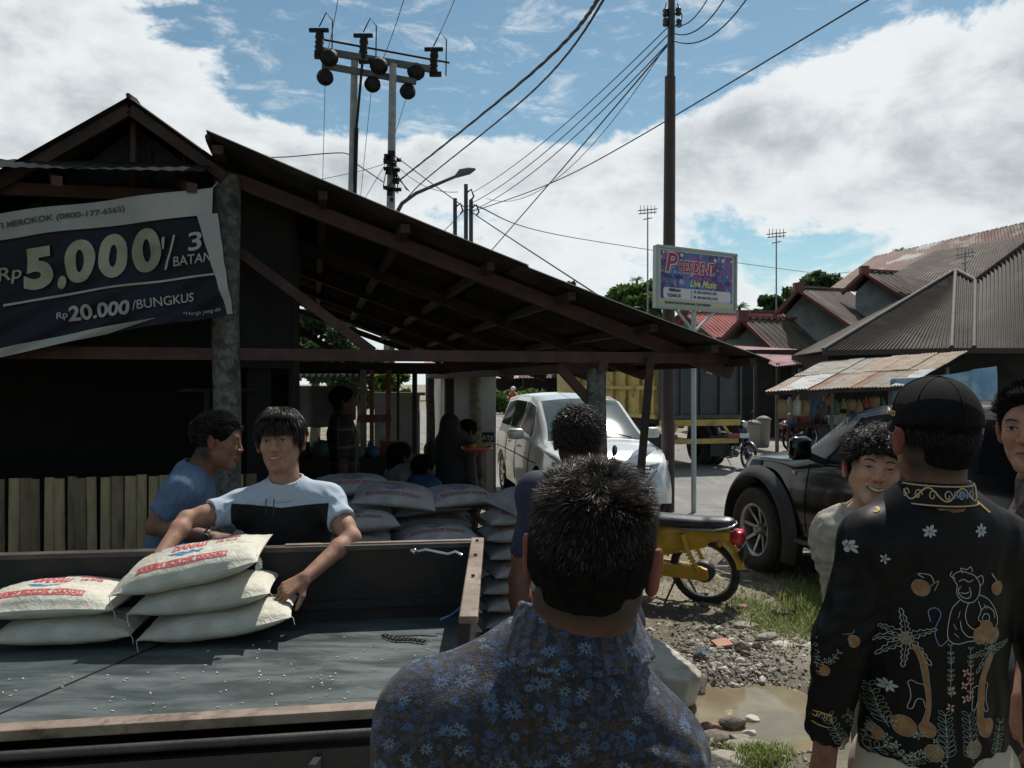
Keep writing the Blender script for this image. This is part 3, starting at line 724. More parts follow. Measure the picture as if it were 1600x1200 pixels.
def head_sdf(v, F, smile=0, neck=None, k_jaw=1., ears=True, face=True, open_=0, ear_out=0):
    k = F.k; P = F.p; Rm = F.R
    v.ell(P(0, -.016, .032), [q*k for q in (.076, .096, .083)], Rm, .02*k)
    v.ell(P(0, .03, -.028), [q*k for q in (.061, .060, .083)], Rm, .035*k)
    for s in (-1, 1):
        v.cap(P(.047*s*k_jaw, -.002, -.05), P(.017*s, .066, -.100), .020*k, .016*k, .03*k)
        v.ell(P(.037*s, .060, -.026-.004*smile+.004*smile), [q*k for q in (.023, .021, .021)], Rm, .022*k)
    v.cap(P(-.012, .070, -.102), P(.012, .070, -.102), .015*k, .015*k, .02*k)
    if face:
        v.cap(P(-.036, .076, .020), P(.036, .076, .020), .010*k, .010*k, .022*k)
        for s in (-1, 1):
            v.ell(P(.031*s, .098, .002), [q*k for q in (.017, .014, .010)], Rm, .012*k, 'sub')
            v.ell(P(.031*s, .0775, .001), [q*k for q in (.0155, .0125, .0105)], Rm, .004*k)
            v.ell(P(.031*s, .0905, -.0005), [q*k for q in (.0112, .006, .0028+.0012*(1-smile))], Rm, .0015*k, 'sub')
        v.cap(P(0, .088, .006), P(0, .104, -.031), .0075*k, .0105*k, .010*k)
        for s in (-1, 1):
            v.ell(P(.0125*s, .097, -.034), [q*k for q in (.0085, .009, .0075)], Rm, .006*k)
            v.ell(P(.0065*s, .101, -.0425), [q*k for q in (.0035, .005, .003)], Rm, .002*k, 'sub')
            v.cap(P(.021*s, .090, -.036), P((.031+.004*smile)*s, .080, -.058), .0035*k, .003*k, .006*k, 'sub')
        w_ = .023+.007*smile; up = .007*smile
        for s in (-1, 1):
            v.cap(P(0, .0945, -.0605), P(w_*s, .080, -.063+up), .0065*k, .003*k, .005*k)
            v.cap(P(0, .0925, -.0735-.003*open_), P(w_*s*.95, .079, -.067+up), .0075*k, .003*k, .005*k)
            v.cap(P(0, .1015, -.0665-.001*open_), P(w_*s, .0865, -.0645+up), (.0016+.0042*open_)*k, .0012*k, .0015*k, 'sub')
        v.cap(P(-.012, .0905, -.086), P(.012, .0905, -.086), .004*k, .004*k, .008*k, 'sub')
    if ears:
        for s in (-1, 1):
            eo = .006+ear_out
            E = Rm @ Matrix.Rotation(R(-28)*s, 3, 'Z') @ Matrix.Rotation(R(8), 3, 'X') @ Matrix.Rotation(R(10)*s, 3, 'Y')
            c = P((.076+eo)*s, -.014, -.008)
            v.ell(c, [q*k for q in (.0075, .0175, .030)], E, .006*k)
            v.ell(P((.074+eo)*s, -.008, -.034), [q*k for q in (.007, .010, .012)], E, .006*k)
            v.ell(F.p((.088+eo)*s, -.012, -.004), [q*k for q in (.0060, .0100, .019)], E, .004*k, 'sub')
    if neck is not None:
        v.cap(P(0, -.022, -.05), neck, .056*k, .060*k, .03*k)
def head_extras(parent, F, smile=0, lookx=0, open_=0, brow=1.):
    """eyes, lashes, brows and mouth laid on the face surface; coordinates in head metres (x across, z up)"""
    k = F.k; bv = HEAD[0]; D = F.d(0, -1, 0)
    def dw(): d = Draw(bv, F.p(0, 0, 0), F.d(1, 0, 0)*k, F.d(0, 0, 1)*k, D, .0007); return d
    def build(d, nm, mt_, par=None): return d.mb.build(nm, mt_, par or parent) if d.mb.f else None
    sq = 1-.35*min(smile, 1.2)
    for s in (-1, 1):
        ex, ez = .031*s, .001; d = dw()
        alm = [(ex-.0145, ez-.001*s), (ex-.007, ez+.0050*sq), (ex+.002, ez+.0060*sq), (ex+.010, ez+.0035*sq), (ex+.0145, ez+.001*s), (ex+.007, ez-.0040*sq), (ex-.006, ez-.0042*sq)]
        d.fill(alm, 0, .004); e = build(d, 'eye', EYEW)
        d = dw(); d.lift = .0012; cx = ex+lookx*.006; rr_ = .0058
        d.fill([(cx+rr_*math.cos(a), ez+.0008+min(rr_, .0056*sq+.0004)*math.sin(a)) for a in np.linspace(0, 6.283, 11)[:-1]], 0, .004); build(d, 'iris', IRIS, e)
        d = dw(); d.lift = .0014; d.spline(alm[:5], .0026, 0, n=4); build(d, 'upper_lash', IRIS, e)
        d = dw(); d.lift = .0010; d.fill([(.0115*s, .0185), (.020*s, .0245), (.032*s, .0275), (.043*s, .0245), (.049*s, .018), (.042*s, .0205), (.031*s, .0222), (.020*s, .0195)], 0, .004); build(d, 'eyebrow', BROW)
    w_ = .023+.007*smile; up = .0060*smile; z0 = -.0665
    if open_ > 0:
        h_ = .0036+.0052*open_
        lipt = [(-w_, z0+up), (-w_*.5, z0+.002+up*.45), (0, z0+.0022), (w_*.5, z0+.002+up*.45), (w_, z0+up), (w_*.55, z0-h_*.6+up*.3), (0, z0-h_), (-w_*.55, z0-h_*.6+up*.3)]
        d = dw(); d.lift = .0012; d.fill(lipt, 0, .004); mo = build(d, 'mouth', M('mouth_dark', (.035, .010, .008)))
        d = dw(); d.lift = .0018; f_ = .82; d.fill([(x*f_, (z-z0)*(.55 if z < z0 else .85)+z0+.0006) for x, z in lipt], 0, .004); build(d, 'teeth', TEETH)
    else:
        d = dw(); d.lift = .0010; d.spline([(-w_, z0+up), (-w_*.4, z0-.0005), (0, z0+.0006), (w_*.4, z0-.0005), (w_, z0+up)], .0022, 0); build(d, 'mouth', M('mouth_dark', (.035, .010, .008)))
    for s in (-1, 1):
        d = dw(); d.lift = .0009; d.fill([(.0035*s, -.0425), (.0075*s, -.0405), (.010*s, -.043), (.006*s, -.0445)], 0, .004); build(d, 'nostril', M('mouth_dark', (.035, .010, .008)))
def tone(V, F, smile=0, lips=True, ears=True, stub=0):
    """per-vertex tint: x lips, y cropped hair (scalp and nape), z ruddy"""
    A = np.array(F.R); L = (V-np.array(F.o))@A/F.k; x, y, z = L[:, 0], L[:, 1], L[:, 2]
    T_ = np.zeros_like(L)
    if lips:
        up = .007*smile*(x/.025)**2
        T_[:, 0] = np.clip(1.6-np.sqrt((x/(.0225+.006*smile))**2+((z+.067-up)/(.0105))**2)*1.5, 0, 1)*(y > .074)*.75
    T_[:, 2] = np.clip(1.5-np.sqrt((x/.02)**2+((y-.1)/.02)**2+((z+.03)/.02)**2), 0, 1)*.5
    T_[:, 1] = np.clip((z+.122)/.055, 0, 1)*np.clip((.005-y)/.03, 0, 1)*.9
    if ears: T_[:, 2] = np.maximum(T_[:, 2], np.clip((np.abs(x)-.078)/.008, 0, 1)*(np.abs(z) < .06)*(np.abs(y) < .06))
    return T_
def set_tone(o, T_):
    a = o.data.attributes.new('tone', 'FLOAT_VECTOR', 'POINT'); a.data.foreach_set('vector', np.asarray(T_, dtype=np.float32).ravel())
def merge(parts):
    V, Fc, n = [], [], 0
    for v, f in parts: V.append(v); Fc.append(f+n); n += len(v)
    return np.concatenate(V), np.concatenate(Fc)
def hand(v, wr, d, n, side, k=1., curl=(.35, .4, .45, .5), spread=.10, thumb=(.55, .25), fk=.5):
    """wr wrist, d direction of the hand, n the way the palm faces, side +1: thumb towards d x n"""
    d = Vector(d).normalized(); n = Vector(n); n = (n-d*n.dot(d)).normalized(); ac = d.cross(n).normalized()*side
    wr = Vector(wr); tips = []
    base = [wr+d*.012*k+ac*q*k for q in (.018, .006, -.006, -.018)]
    kn = [wr+d*l*k+ac*q*k-n*.002*k for l, q in ((.088, .031), (.091, .0105), (.086, -.0105), (.078, -.030))]
    for a, b_ in zip(base, kn): v.cap(a, b_, .0155*k, .0110*k, .012*k, flat=(n, .9))
    v.ell(wr+d*.045*k+ac*.0*k, [.034*k]*3, None, .0) if False else None
    for i, (q, L) in enumerate(zip(kn, (.072, .080, .075, .058))):
        a = q; ang = curl[i]; dd = d+ac*spread*(1.2-i)*.5; dd.normalize(); sg = (.46, .30, .26); rr = (.0092, .0083, .0075, .0066)
        for j in range(3):
            dj = (dd*math.cos(ang)+n*math.sin(ang)).normalized(); b_ = a+dj*L*sg[j]*k
            v.cap(a, b_, rr[j]*k, rr[j+1]*k, .004*k); a = b_; ang += curl[i]*(1.05 if j == 0 else .8)+.08
        tips.append(a)
    a = wr+d*.022*k+ac*.022*k+n*.006*k; dj = (d*math.cos(thumb[0])+ac*math.sin(thumb[0])+n*.35).normalized()
    b_ = a+dj*.042*k; v.cap(a-dj*.01*k, b_, .016*k, .0115*k, .012*k)
    dj = (d*math.cos(thumb[1])+ac*math.sin(thumb[1])+n*.45).normalized(); c = b_+dj*.030*k; v.cap(b_, c, .0108*k, .0095*k, .005*k)
    dj = (d*math.cos(thumb[1]-.15)+ac*math.sin(thumb[1]-.15)+n*.6).normalized(); v.cap(c, c+dj*.022*k, .0095*k, .0072*k, .004*k)
    return tips
HEAD = [None]
def bounds(pts, pad):
    P = np.array([tuple(p) for p in pts]); return P.min(0)-pad, P.max(0)+pad
def joints(x, y, H, yaw=0, z0=0, sw=.185, lean=0.):
    """a standing figure; yaw 0 faces away from the lens"""
    f = Vector((-math.sin(yaw), math.cos(yaw), 0)); r = Vector((math.cos(yaw), math.sin(yaw), 0)); g = Vector((x, y, z0))
    def q(a, b_, c): return g+r*a+f*(b_+lean*max(0, c-.5))*H/1.7+Vector((0, 0, c*H))
    J = dict(head=q(0, .02, .934), neck=q(0, -.015, .845), chest=q(0, 0, .72), belly=q(0, .01, .61), pelvis=q(0, 0, .53))
    for s, n in ((-1, 'L'), (1, 'R')):
        J['sh'+n] = q(s*sw, -.01, .812); J['el'+n] = q(s*(sw+.05), -.03, .63); J['wr'+n] = q(s*(sw+.06), .03, .485)
        J['hip'+n] = q(s*.085, 0, .50); J['kn'+n] = q(s*.10, .015, .28); J['an'+n] = q(s*.11, -.02, .05); J['toe'+n] = q(s*.125, .13, .03)
    J['f'] = f; J['r'] = r; J['H'] = H; return J
def torso_sdf(v, J, g=0., k=.05, fat=1.):
    """g = how far clothes stand off the body"""
    up = (J['neck']-J['belly']).normalized(); r = (J['shR']-J['shL']).normalized(); f = r.cross(up)*-1
    f = up.cross(r); Rm = Matrix((r, f, up)).transposed()
    hw = (J['shR']-J['shL']).length/2; sr = J.get('sr', .060)
    v.ell(J['chest']+up*.03, (hw*.86+g, .112*fat+g, .20+g), Rm, k)
    v.ell(J['chest']+up*.10-f*.02, (hw*.95+g, .088*fat+g, .10+g), Rm, k)
    v.ell(J['belly'], (.148*fat+g, .108*fat+g, .16+g), Rm, k)
    v.ell(J['pelvis'], (.160*fat+g, .115*fat+g, .13+g), Rm, k)
    v.cap(J['shL'], J['shR'], sr+g, sr+g, k)
    for s in 'LR':
        v.ell(J['sh'+s]-up*.012, (sr+.006+g, sr+.004+g, sr+.01+g), Rm, .03)
        v.cap(J['neck']+up*.0-f*.012, J['sh'+s]+up*.018, .058*J.get('tz', 1)+g*.8, sr-.016+g, .05)
    return Rm
def limb(v, a, b_, c, r, g=0., k=.02):
    v.cap(a, b_, r[0]+g, r[1]+g, k); v.cap(b_, c, r[1]+g, r[2]+g, k)
def legs_sdf(v, J, g=0.):
    for s in 'LR':
        v.cap(J['hip'+s]+Vector((0, 0, .04)), J['kn'+s], .085+g, .056+g, .05); v.cap(J['kn'+s], J['an'+s], .055+g, .040+g*1.3, .03)
def body_mesh(J, F, name_parent, skin, smile=0, face=True, open_=0, arms=None, h_head=.0032, h_arm=.004, ear_out=0, k_jaw=1., extra=None, barefoot=True):
    """one skin mesh: fine head, fine arms with hands, coarser torso and legs under the clothes"""
    parts = []
    v = Vol(*bounds([F.p(0, 0, 0), J['neck']-Vector((0, 0, .04))], .135), h_head); head_sdf(v, F, smile, J['neck']-Vector((0, 0, .03)), ears=True, face=face, open_=open_, ear_out=ear_out, k_jaw=k_jaw)
    if extra: extra(v)
    parts.append(v.mesh()); nh = len(parts[0][0]); HEAD[0] = BVHTree.FromPolygons(parts[0][0].tolist(), parts[0][1].tolist())
    for s in 'LR':
        hd = (arms or {}).get(s)
        a, b_, c = J['sh'+s], J['el'+s], J['wr'+s]
        if hd is None: hd = dict(d=(c-b_), n=J['r']*(1 if s == 'L' else -1), side=-1 if s == 'L' else 1)
        hh = hd.get('h', h_arm); v = Vol(*bounds([a, b_, c, c+Vector(hd['d']).normalized()*.14], .10), hh)
        R_ = hd.get('r', (.050, .040, .026)); v.cap(a, b_, R_[0], R_[1], .02); m_ = b_.lerp(c, .28); v.cap(b_, m_, R_[1], R_[1]*1.04, .02); v.cap(m_, c, R_[1]*1.02, R_[2], .02, flat=None)
        if hd.get('muscle', 1): v.cap(a.lerp(b_, .3), a.lerp(b_, .7), R_[0]*1.02, R_[0]*.94, .03)
        hand(v, c, hd['d'], hd['n'], hd['side'], hd.get('k', 1.), hd.get('curl', (.35, .4, .45, .5)), hd.get('spread', .1), hd.get('thumb', (.55, .25)))
        parts.append(v.mesh())
    v = Vol(*bounds([J[q] for q in ('neck', 'shL', 'shR', 'pelvis', 'anL', 'anR', 'toeL', 'toeR')], .17), .016)
    torso_sdf(v, J, -.006); legs_sdf(v, J, -.008)
    for s in 'LR': v.cap(J['an'+s]-Vector((0, 0, .01)), J['toe'+s], .036, .028, .03)
    v.cap(J['neck']-Vector((0, 0, .06)), J['neck'], .055, .05, .03)
    parts.append(v.mesh())
    V, Fc = merge(parts); o = link_mesh('body', V, Fc, skin, name_parent, smooth=True)
    T_ = np.zeros_like(V); T_[:nh] = tone(V[:nh], F, smile); set_tone(o, T_); return o
def folds(V, N, amp, dirs, seed=0, f=9, sharp=2.):
    """cloth folds: ridged noise stretched along given directions; dirs = [(centre, radius, direction, amplitude)]"""
    d = amp*vn(V, f, seed)+amp*.5*vn(V, f*2.3, seed+5)
    for c, rad, dr, am in dirs:
        dr = np.array(Vector(dr).normalized()); q = V-np.array(c); al = q@dr; pe = q-al[:, None]*dr
        w_ = np.exp(-(np.linalg.norm(q, axis=1)/rad)**2); P = pe*28+al[:, None]*dr*4
        nz = np.array([mnoise.noise(Vector(p)) for p in P]); d += am*w_*(1-np.abs(nz)*2.6)
    return d
def cloth_mesh(v, name, mats, parent, amp=.003, dirs=(), f=9, seed=1, it=1, mi=None):
    V, Fc = v.mesh(); V = relax(V, Fc, it); N = vnormals(V, Fc)
    V = V+N*folds(V, N, amp, dirs, seed, f)[:, None]
    return link_mesh(name, V, Fc, mats, parent, mi(V, Fc) if mi else None, smooth=True), V, Fc
def trousers(J, parent, mat_, h=.014, g=.012, top=None):
    v = Vol(*bounds([J[q] for q in ('pelvis', 'anL', 'anR', 'knL', 'knR')], .19), h)
    v.ell(J['pelvis'], (.165+g, .12+g, .14+g), None, .05); legs_sdf(v, J, g)
    v.plane(J['pelvis']+Vector((0, 0, .10)), (0, 0, 1)); v.plane((0, 0, J['anL'].z-.015), (0, 0, -1))
    return cloth_mesh(v, 'trousers', mat_, parent, .004, (), 8, 3)[0]
def shoes(J, parent, mat_, h=.012):
    for s in 'LR':
        v = Vol(*bounds([J['an'+s], J['toe'+s]], .09), h); a = J['an'+s]; b_ = J['toe'+s]; z = min(a.z, b_.z)
        v.cap(Vector((a.x, a.y, z+.02))-(b_-a).normalized()*.03, Vector((b_.x, b_.y, z+.012)), .045, .036, .02); v.cap(a, a-Vector((0, 0, .02)), .045, .045, .02)
        v.plane((0, 0, z-.028), (0, 0, -1)); V, Fc = v.mesh(); link_mesh('shoe', V, Fc, mat_, parent, smooth=True)
HAIRC = M('black_hair_base', (.004, .0035, .0035), (.008, .007, .006), 60, .9, .8, 120, spec=.05)
def hair_mat(name, c, rough=.38):
    mt, t, b, oc = matnodes(name, rough+.08, .28); b.inputs['Base Color'].default_value = (*c, 1); return mt
HAIR = hair_mat('black_hair', (.014, .010, .009), .36); HAIRG = hair_mat('greying_hair', (.16, .13, .115), .4); HAIRB = hair_mat('dark_brown_hair', (.030, .018, .013), .36)
def scalp_points(n, F, zmin, rad=(.078, .098, .085), c=(0, -.016, .032)):
    """even points on the skull ellipsoid in head coordinates, with normals"""
    i = np.arange(n)+.5; ph = np.arccos(1-2*i/n); th = np.pi*(1+5**.5)*i
    d = np.stack([np.cos(th)*np.sin(ph), np.sin(th)*np.sin(ph), np.cos(ph)], 1); d += rng.normal(0, .012, d.shape)
    d /= np.linalg.norm(d, axis=1)[:, None]; P = d*np.array(rad)+np.array(c); N = d/np.array(rad); N /= np.linalg.norm(N, axis=1)[:, None]
    return P, N
def strands(name, parent, F, P, D0, D1, L, width, mats, mi=None, seg=3, wav=0, curl_=0):
    """tapered ribbons: root P, first direction D0 bending to D1, length L"""
    n = len(P); D0 = D0/np.linalg.norm(D0, axis=1)[:, None]; D1 = D1/np.linalg.norm(D1, axis=1)[:, None]
    pts = [P-D0*.003]; cur = P
    ph = rng.random(n)*6.28
    side = np.cross(D0, rng.normal(0, 1, (n, 3))); side /= np.linalg.norm(side, axis=1)[:, None]+1e-9; s2 = np.cross(D0, side)
    for j in range(1, seg+1):
        t_ = (j-.5)/seg; d = D0*(1-t_)+D1*t_; d /= np.linalg.norm(d, axis=1)[:, None]
        cur = cur+d*(L/seg)[:, None]; off = 0
        if curl_: a = ph+j*1.15; off = (side*np.cos(a)[:, None]+s2*np.sin(a)[:, None])*curl_*min(1, j/2)
        elif wav: off = side*(np.sin(ph+j*1.6)*wav)[:, None]
        pts.append(cur+off)
    V, Fc = [], []; w_ = np.asarray(width)*np.ones(n)
    for j, p in enumerate(pts):
        ww = (w_*(1-.78*(j/seg)**1.5))[:, None]; V += [p-side*ww, p+side*ww]
    V = np.stack(V, 1); m_ = 2*(seg+1); base = (np.arange(n)*m_)[:, None]
    Fq = np.concatenate([base+np.array([[2*j, 2*j+1, 2*j+3, 2*j+2]]) for j in range(seg)], 1).reshape(-1, 4)
    V = V.reshape(-1, 3)*F.k; A = np.array(F.R); V = V@A.T+np.array(F.o)
    mi_ = np.repeat(mi, seg) if mi is not None else None
    return link_mesh(name, V, Fq, mats, parent, mi_, smooth=False)
def hair_cap(F, parent, cut, g=.004, name='hair', mat_=None, h=.004, rough_=0.0, blobs=(), subs=()):
    """close dark base of the hair: the skull a little larger, cut by planes (point, normal) in head coordinates"""
    v = Vol(*bounds([F.p(0, 0, .03)], .16*F.k), h); k = F.k
    v.ell(F.p(0, -.016, .034), [q*k for q in (.078+g, .098+g, .083+g)], F.R, .01)
    for c, r in blobs: v.ell(F.p(*c), [q*k for q in r], F.R, .012)
    for p, n in cut: v.plane(F.p(*p), F.d(*n), .004)
    for c, r in subs: v.ell(F.p(*c), [q*k for q in r], F.R, .004, 'sub')
    V, Fc = v.mesh(); N = vnormals(V, Fc)
    if rough_: V = V+N*(rough_*np.abs(vn(V, 60, 3))+rough_*.7*vn(V, 28, 9))[:, None]
    return link_mesh(name, V, Fc, mat_ or HAIRC, parent, smooth=True)
def project(V2, bvh, origin, X, Yv, D, lift=.0016):
    """lay flat drawing coordinates on a surface along direction D"""
    out = []
    for x, y in V2:
        o = origin+X*x+Yv*y; h = bvh.ray_cast(o-D*.6, D)
        out.append(h[0]-D*lift if h[0] is not None else None)
    return out
class Draw:
    """line drawing laid on cloth: strokes and filled shapes"""
    def __init__(s, bvh, origin, X, Yv, D, lift=.0016): s.b = bvh; s.o = origin; s.X = X; s.Y = Yv; s.D = D; s.mb = MB(); s.lift = lift
    def _add(s, V2, F_, mi):
        P = project(V2, s.b, s.o, s.X, s.Y, s.D, s.lift+.0004*mi); s.mb.cm = mi; ok = [p is not None for p in P]; P = [p if p is not None else Vector((0, 0, -50)) for p in P]
        fs = [f for f in F_ if all(ok[i] for i in f) and max((P[f[0]]-P[i]).length for i in f) < .03]
        s.mb.add(P, fs)
    def line(s, pts, w_, mi, close=False, step=.006, taper=False):
        pts = [np.array(p, float) for p in pts]
        if close: pts = pts+[pts[0]]
        Q = []
        for a, b_ in zip(pts, pts[1:]):
            n = max(1, int(np.linalg.norm(b_-a)/step)); Q += [a+(b_-a)*i/n for i in range(n)]
        Q.append(pts[-1]); Q = np.array(Q); T_ = np.gradient(Q, axis=0) if len(Q) > 1 else None; T_ /= np.linalg.norm(T_, axis=1)[:, None]+1e-9
        Nn = np.stack([-T_[:, 1], T_[:, 0]], 1); k = len(Q); ww = np.full(k, w_/2)
        if taper: ww = w_/2*(1-.7*np.linspace(0, 1, k))
        V2 = np.empty((2*k, 2)); V2[0::2] = Q-Nn*ww[:, None]; V2[1::2] = Q+Nn*ww[:, None]
        s._add(V2, [(2*i, 2*i+2, 2*i+3, 2*i+1) for i in range(k-1)], mi)
    def spline(s, pts, w_, mi, close=False, n=6, taper=False):
        s.line(smoothc(pts, n, close), w_, mi, False, taper=taper)
    def fill(s, pts, mi, step=.012, smooth_=True, close=True):
        P = smoothc(pts, 5, True) if smooth_ else pts
        bm = bmesh.new(); vs = [bm.verts.new((p[0], p[1], 0)) for p in P[:-1]] if smooth_ else [bm.verts.new((p[0], p[1], 0)) for p in P]
        try: bm.faces.new(vs)
        except Exception: bm.free(); return
        bmesh.ops.triangulate(bm, faces=bm.faces[:])
        for _ in range(3):
            es = [e for e in bm.edges if e.calc_length() > step]
            if not es: break
            bmesh.ops.subdivide_edges(bm, edges=es, cuts=1); bmesh.ops.triangulate(bm, faces=[q for q in bm.faces if len(q.verts) > 3])
        bm.verts.index_update(); s._add([(v.co.x, v.co.y) for v in bm.verts], [[v.index for v in f.verts] for f in bm.faces], mi); bm.free()
    def petals(s, c, r, n, mi, w_=.3, rot=0, inner=.15):
        for k in range(n):
            a = rot+2*math.pi*k/n; d = np.array([math.cos(a), math.sin(a)]); q = np.array([-d[1], d[0]]); c_ = np.array(c)
            rr = r*(.8+.2*((k*7) % 3)/2)
            s.fill([c_+d*rr*inner, c_+d*rr*.6+q*rr*w_*.5, c_+d*rr, c_+d*rr*.6-q*rr*w_*.5], mi)
def smoothc(pts, n=6, close=False):
    P = [np.array(p, float) for p in pts]; k = len(P); out = []
    for i in range(k if close else k-1):
        g = (lambda j: P[j % k]) if close else (lambda j: P[min(max(j, 0), k-1)])
        p0, p1, p2, p3 = g(i-1), g(i), g(i+1), g(i+2)
        for j in range(n):
            t_ = j/n; out.append(.5*(2*p1+(p2-p0)*t_+(2*p0-5*p1+4*p2-p3)*t_**2+(3*p1-p0-3*p2+p3)*t_**3))
    out.append(P[0] if close else P[-1]); return out
def bvh_of(V, Fc): return BVHTree.FromPolygons([tuple(p) for p in V], [tuple(int(i) for i in f) for f in Fc])
# ================================================================== MAN IN THE FOREGROUND (seen from behind, dark floral shirt)
def flower_layer(t, uv, scale, petals, size, seed, keep=.5, wob=.4):
    """mask of little flowers in random cells"""
    vo = t.n('ShaderNodeTexVoronoi', voronoi_dimensions='2D', feature='F1'); vo.inputs['Scale'].default_value = scale; vo.inputs['Randomness'].default_value = 1
    p = t.v('ADD', uv, (seed, seed*.7, 0)); t.L.new(p, vo.inputs['Vector'])
    d = t.v('SUBTRACT', t.v('MULTIPLY', p, (scale, scale, 0)), t.v('MULTIPLY', vo.outputs['Position'], (scale, scale, 0)))
    x, y, _ = t.sep(d); r = t.v('LENGTH', d); cr, cg, cb = t.sep(vo.outputs['Color'])
    th = t.m('ADD', t.m('ARCTAN2', y, x), t.m('MULTIPLY', cg, 6.28)); pr = t.m('MULTIPLY', t.m('ADD', t.m('ABSOLUTE', t.m('COSINE', t.m('MULTIPLY', th, petals/2))), .35), size)
    pr = t.m('MULTIPLY', pr, t.m('ADD', .55, t.m('MULTIPLY', cb, .6)))
    f = t.ramp(t.m('DIVIDE', r, pr), .8, 1.0, 1, 0); on = t.m('LESS_THAN', cr, keep)
    ring = t.m('MULTIPLY', t.ramp(t.m('DIVIDE', r, pr), .25, .4), t.ramp(t.m('DIVIDE', r, pr), .8, 1.0, 1, 0))
    return t.m('MULTIPLY', f, on), t.m('MULTIPLY', ring, on), r
mt, t, b, oc = matnodes('floral_batik_shirt', .62, .35)
x, y, z = t.sep(oc); uv = t.comb(t.m('ADD', x, t.m('MULTIPLY', y, .25)), t.m('ADD', z, t.m('MULTIPLY', y, .75)), 0)
uv = t.v('ADD', uv, t.v('MULTIPLY', t.comb(t.noise(oc, 40, 2), t.noise(t.v('ADD', oc, (5, 5, 5)), 40, 2), 0), (.012, .012, 0)))
base = t.mix(t.ramp(t.noise(oc, 26, 5, .7, .8), .45, .6), (.008, .009, .016), (.014, .022, .05))
base = t.mix(t.ramp(t.noise(t.v('ADD', oc, (3, 1, 7)), 60, 4, .7, 1.2), .54, .60), base, (.045, .09, .20))
base = t.mix(t.ramp(t.noise(t.v('ADD', oc, (8, 4, 2)), 48, 4, .7, 1.6), .56, .62), base, (.07, .037, .030)); base = t.mix(1, base, (.26, .28, .30), 'MULTIPLY')
for sc_, pe, si, se, kp, c_, c2_ in ((115, 5, .42, 3.1, .42, (.085, .045, .034), (.03, .018, .014)), (95, 6, .40, 9.7, .7, (.06, .12, .27), (.02, .04, .10)), (66, 8, .33, 5.3, .34, (.06, .13, .30), (.025, .04, .09)), (46, 8, .34, 1.7, .17, (.16, .26, .38), (.02, .03, .06)), (75, 5, .36, 7.9, .28, (.11, .06, .042), (.02, .02, .03)), (36, 10, .34, 12.2, .2, (.12, .2, .34), (.01, .015, .03))):
    f_, r_, rr_ = flower_layer(t, uv, sc_, pe, si, se, kp); base = t.mix(f_, base, tuple(q*.2 for q in c2_)); base = t.mix(r_, base, tuple(q*(.46 if pe >= 8 else .36) for q in c_))
t.L.new(base, b.inputs['Base Color']); bump(t, b, t.m('ADD', t.noise(oc, 400, 2), t.m('MULTIPLY', t.noise(oc, 18, 4, .6, .6), 2)), .35, .004)
b.inputs['Sheen Weight'].default_value = .1
FLORAL = mt
man = empty('person', (.07, 1.1, 0), 'man seen from behind with spiky black hair and dark blue floral shirt, nearest the lens', 'person')
J = joints(.07, 1.10, 1.715, R(-4), sw=.19)
J['head'] = W(925, 866, 1.07); J['neck'] = W(890, 1006, 1.09); J['sr'] = .052; J['tz'] = .85
J['shL'] = W(676, 1126, 1.09); J['shR'] = W(1012, 1184, 1.06); J['chest'] = W(850, 1225, 1.13); J['belly'] = J['chest']-Vector((0, 0, .26)); J['pelvis'] = J['chest']-Vector((0, 0, .42))
J['elL'] = J['shL']+Vector((-.05, .0, -.29)); J['elR'] = J['shR']+Vector((.05, .02, -.29)); J['wrL'] = J['elL']+Vector((.0, .10, -.22)); J['wrR'] = J['elR']+Vector((0, .1, -.22))
Fm = Frame(J['head'], rotm(R(-13), R(-5), R(4)), .985)
def nape(v):
    v.cap(Fm.p(0, -.052, -.055), J['neck']+Vector((0, -.030, -.03)), .026, .040, .04)
    for s in (-1, 1): v.cap(Fm.p(.028*s, -.04, -.06), J['neck']+Vector((.03*s, -.012, -.02)), .028, .036, .03)
def glasses(v):
    pass
body_mesh(J, Fm, man, SKIN4, arms=None, h_head=.003, ear_out=.004, extra=nape, face=True)
head_extras(man, Fm)
trousers(J, man, M('black_trousers', (.015, .015, .017), rough=.8)); shoes(J, man, BLACK)
v = Vol(*bounds([J['shL'], J['shR'], J['pelvis'], J['neck'], J['elL'], J['elR']], (.13)), .0065)
Rm = torso_sdf(v, J, .012, .055)
for s in 'LR':
    v.cap(J['sh'+s], J['el'+s], .066, .066, .03)
    v.plane((0, 0, 0), (0, 0, 0)) if False else None
# shoulder blades and spine valley
v.ell(J['chest']+Vector((-.085, -.105, .09)), (.055, .03, .075), None, .05); v.ell(J['chest']+Vector((.085, -.10, .09)), (.055, .03, .075), None, .05)
v.cap(J['chest']+Vector((0, -.172, .10)), J['chest']+Vector((0, -.175, -.12)), .03, .03, .06, 'sub')
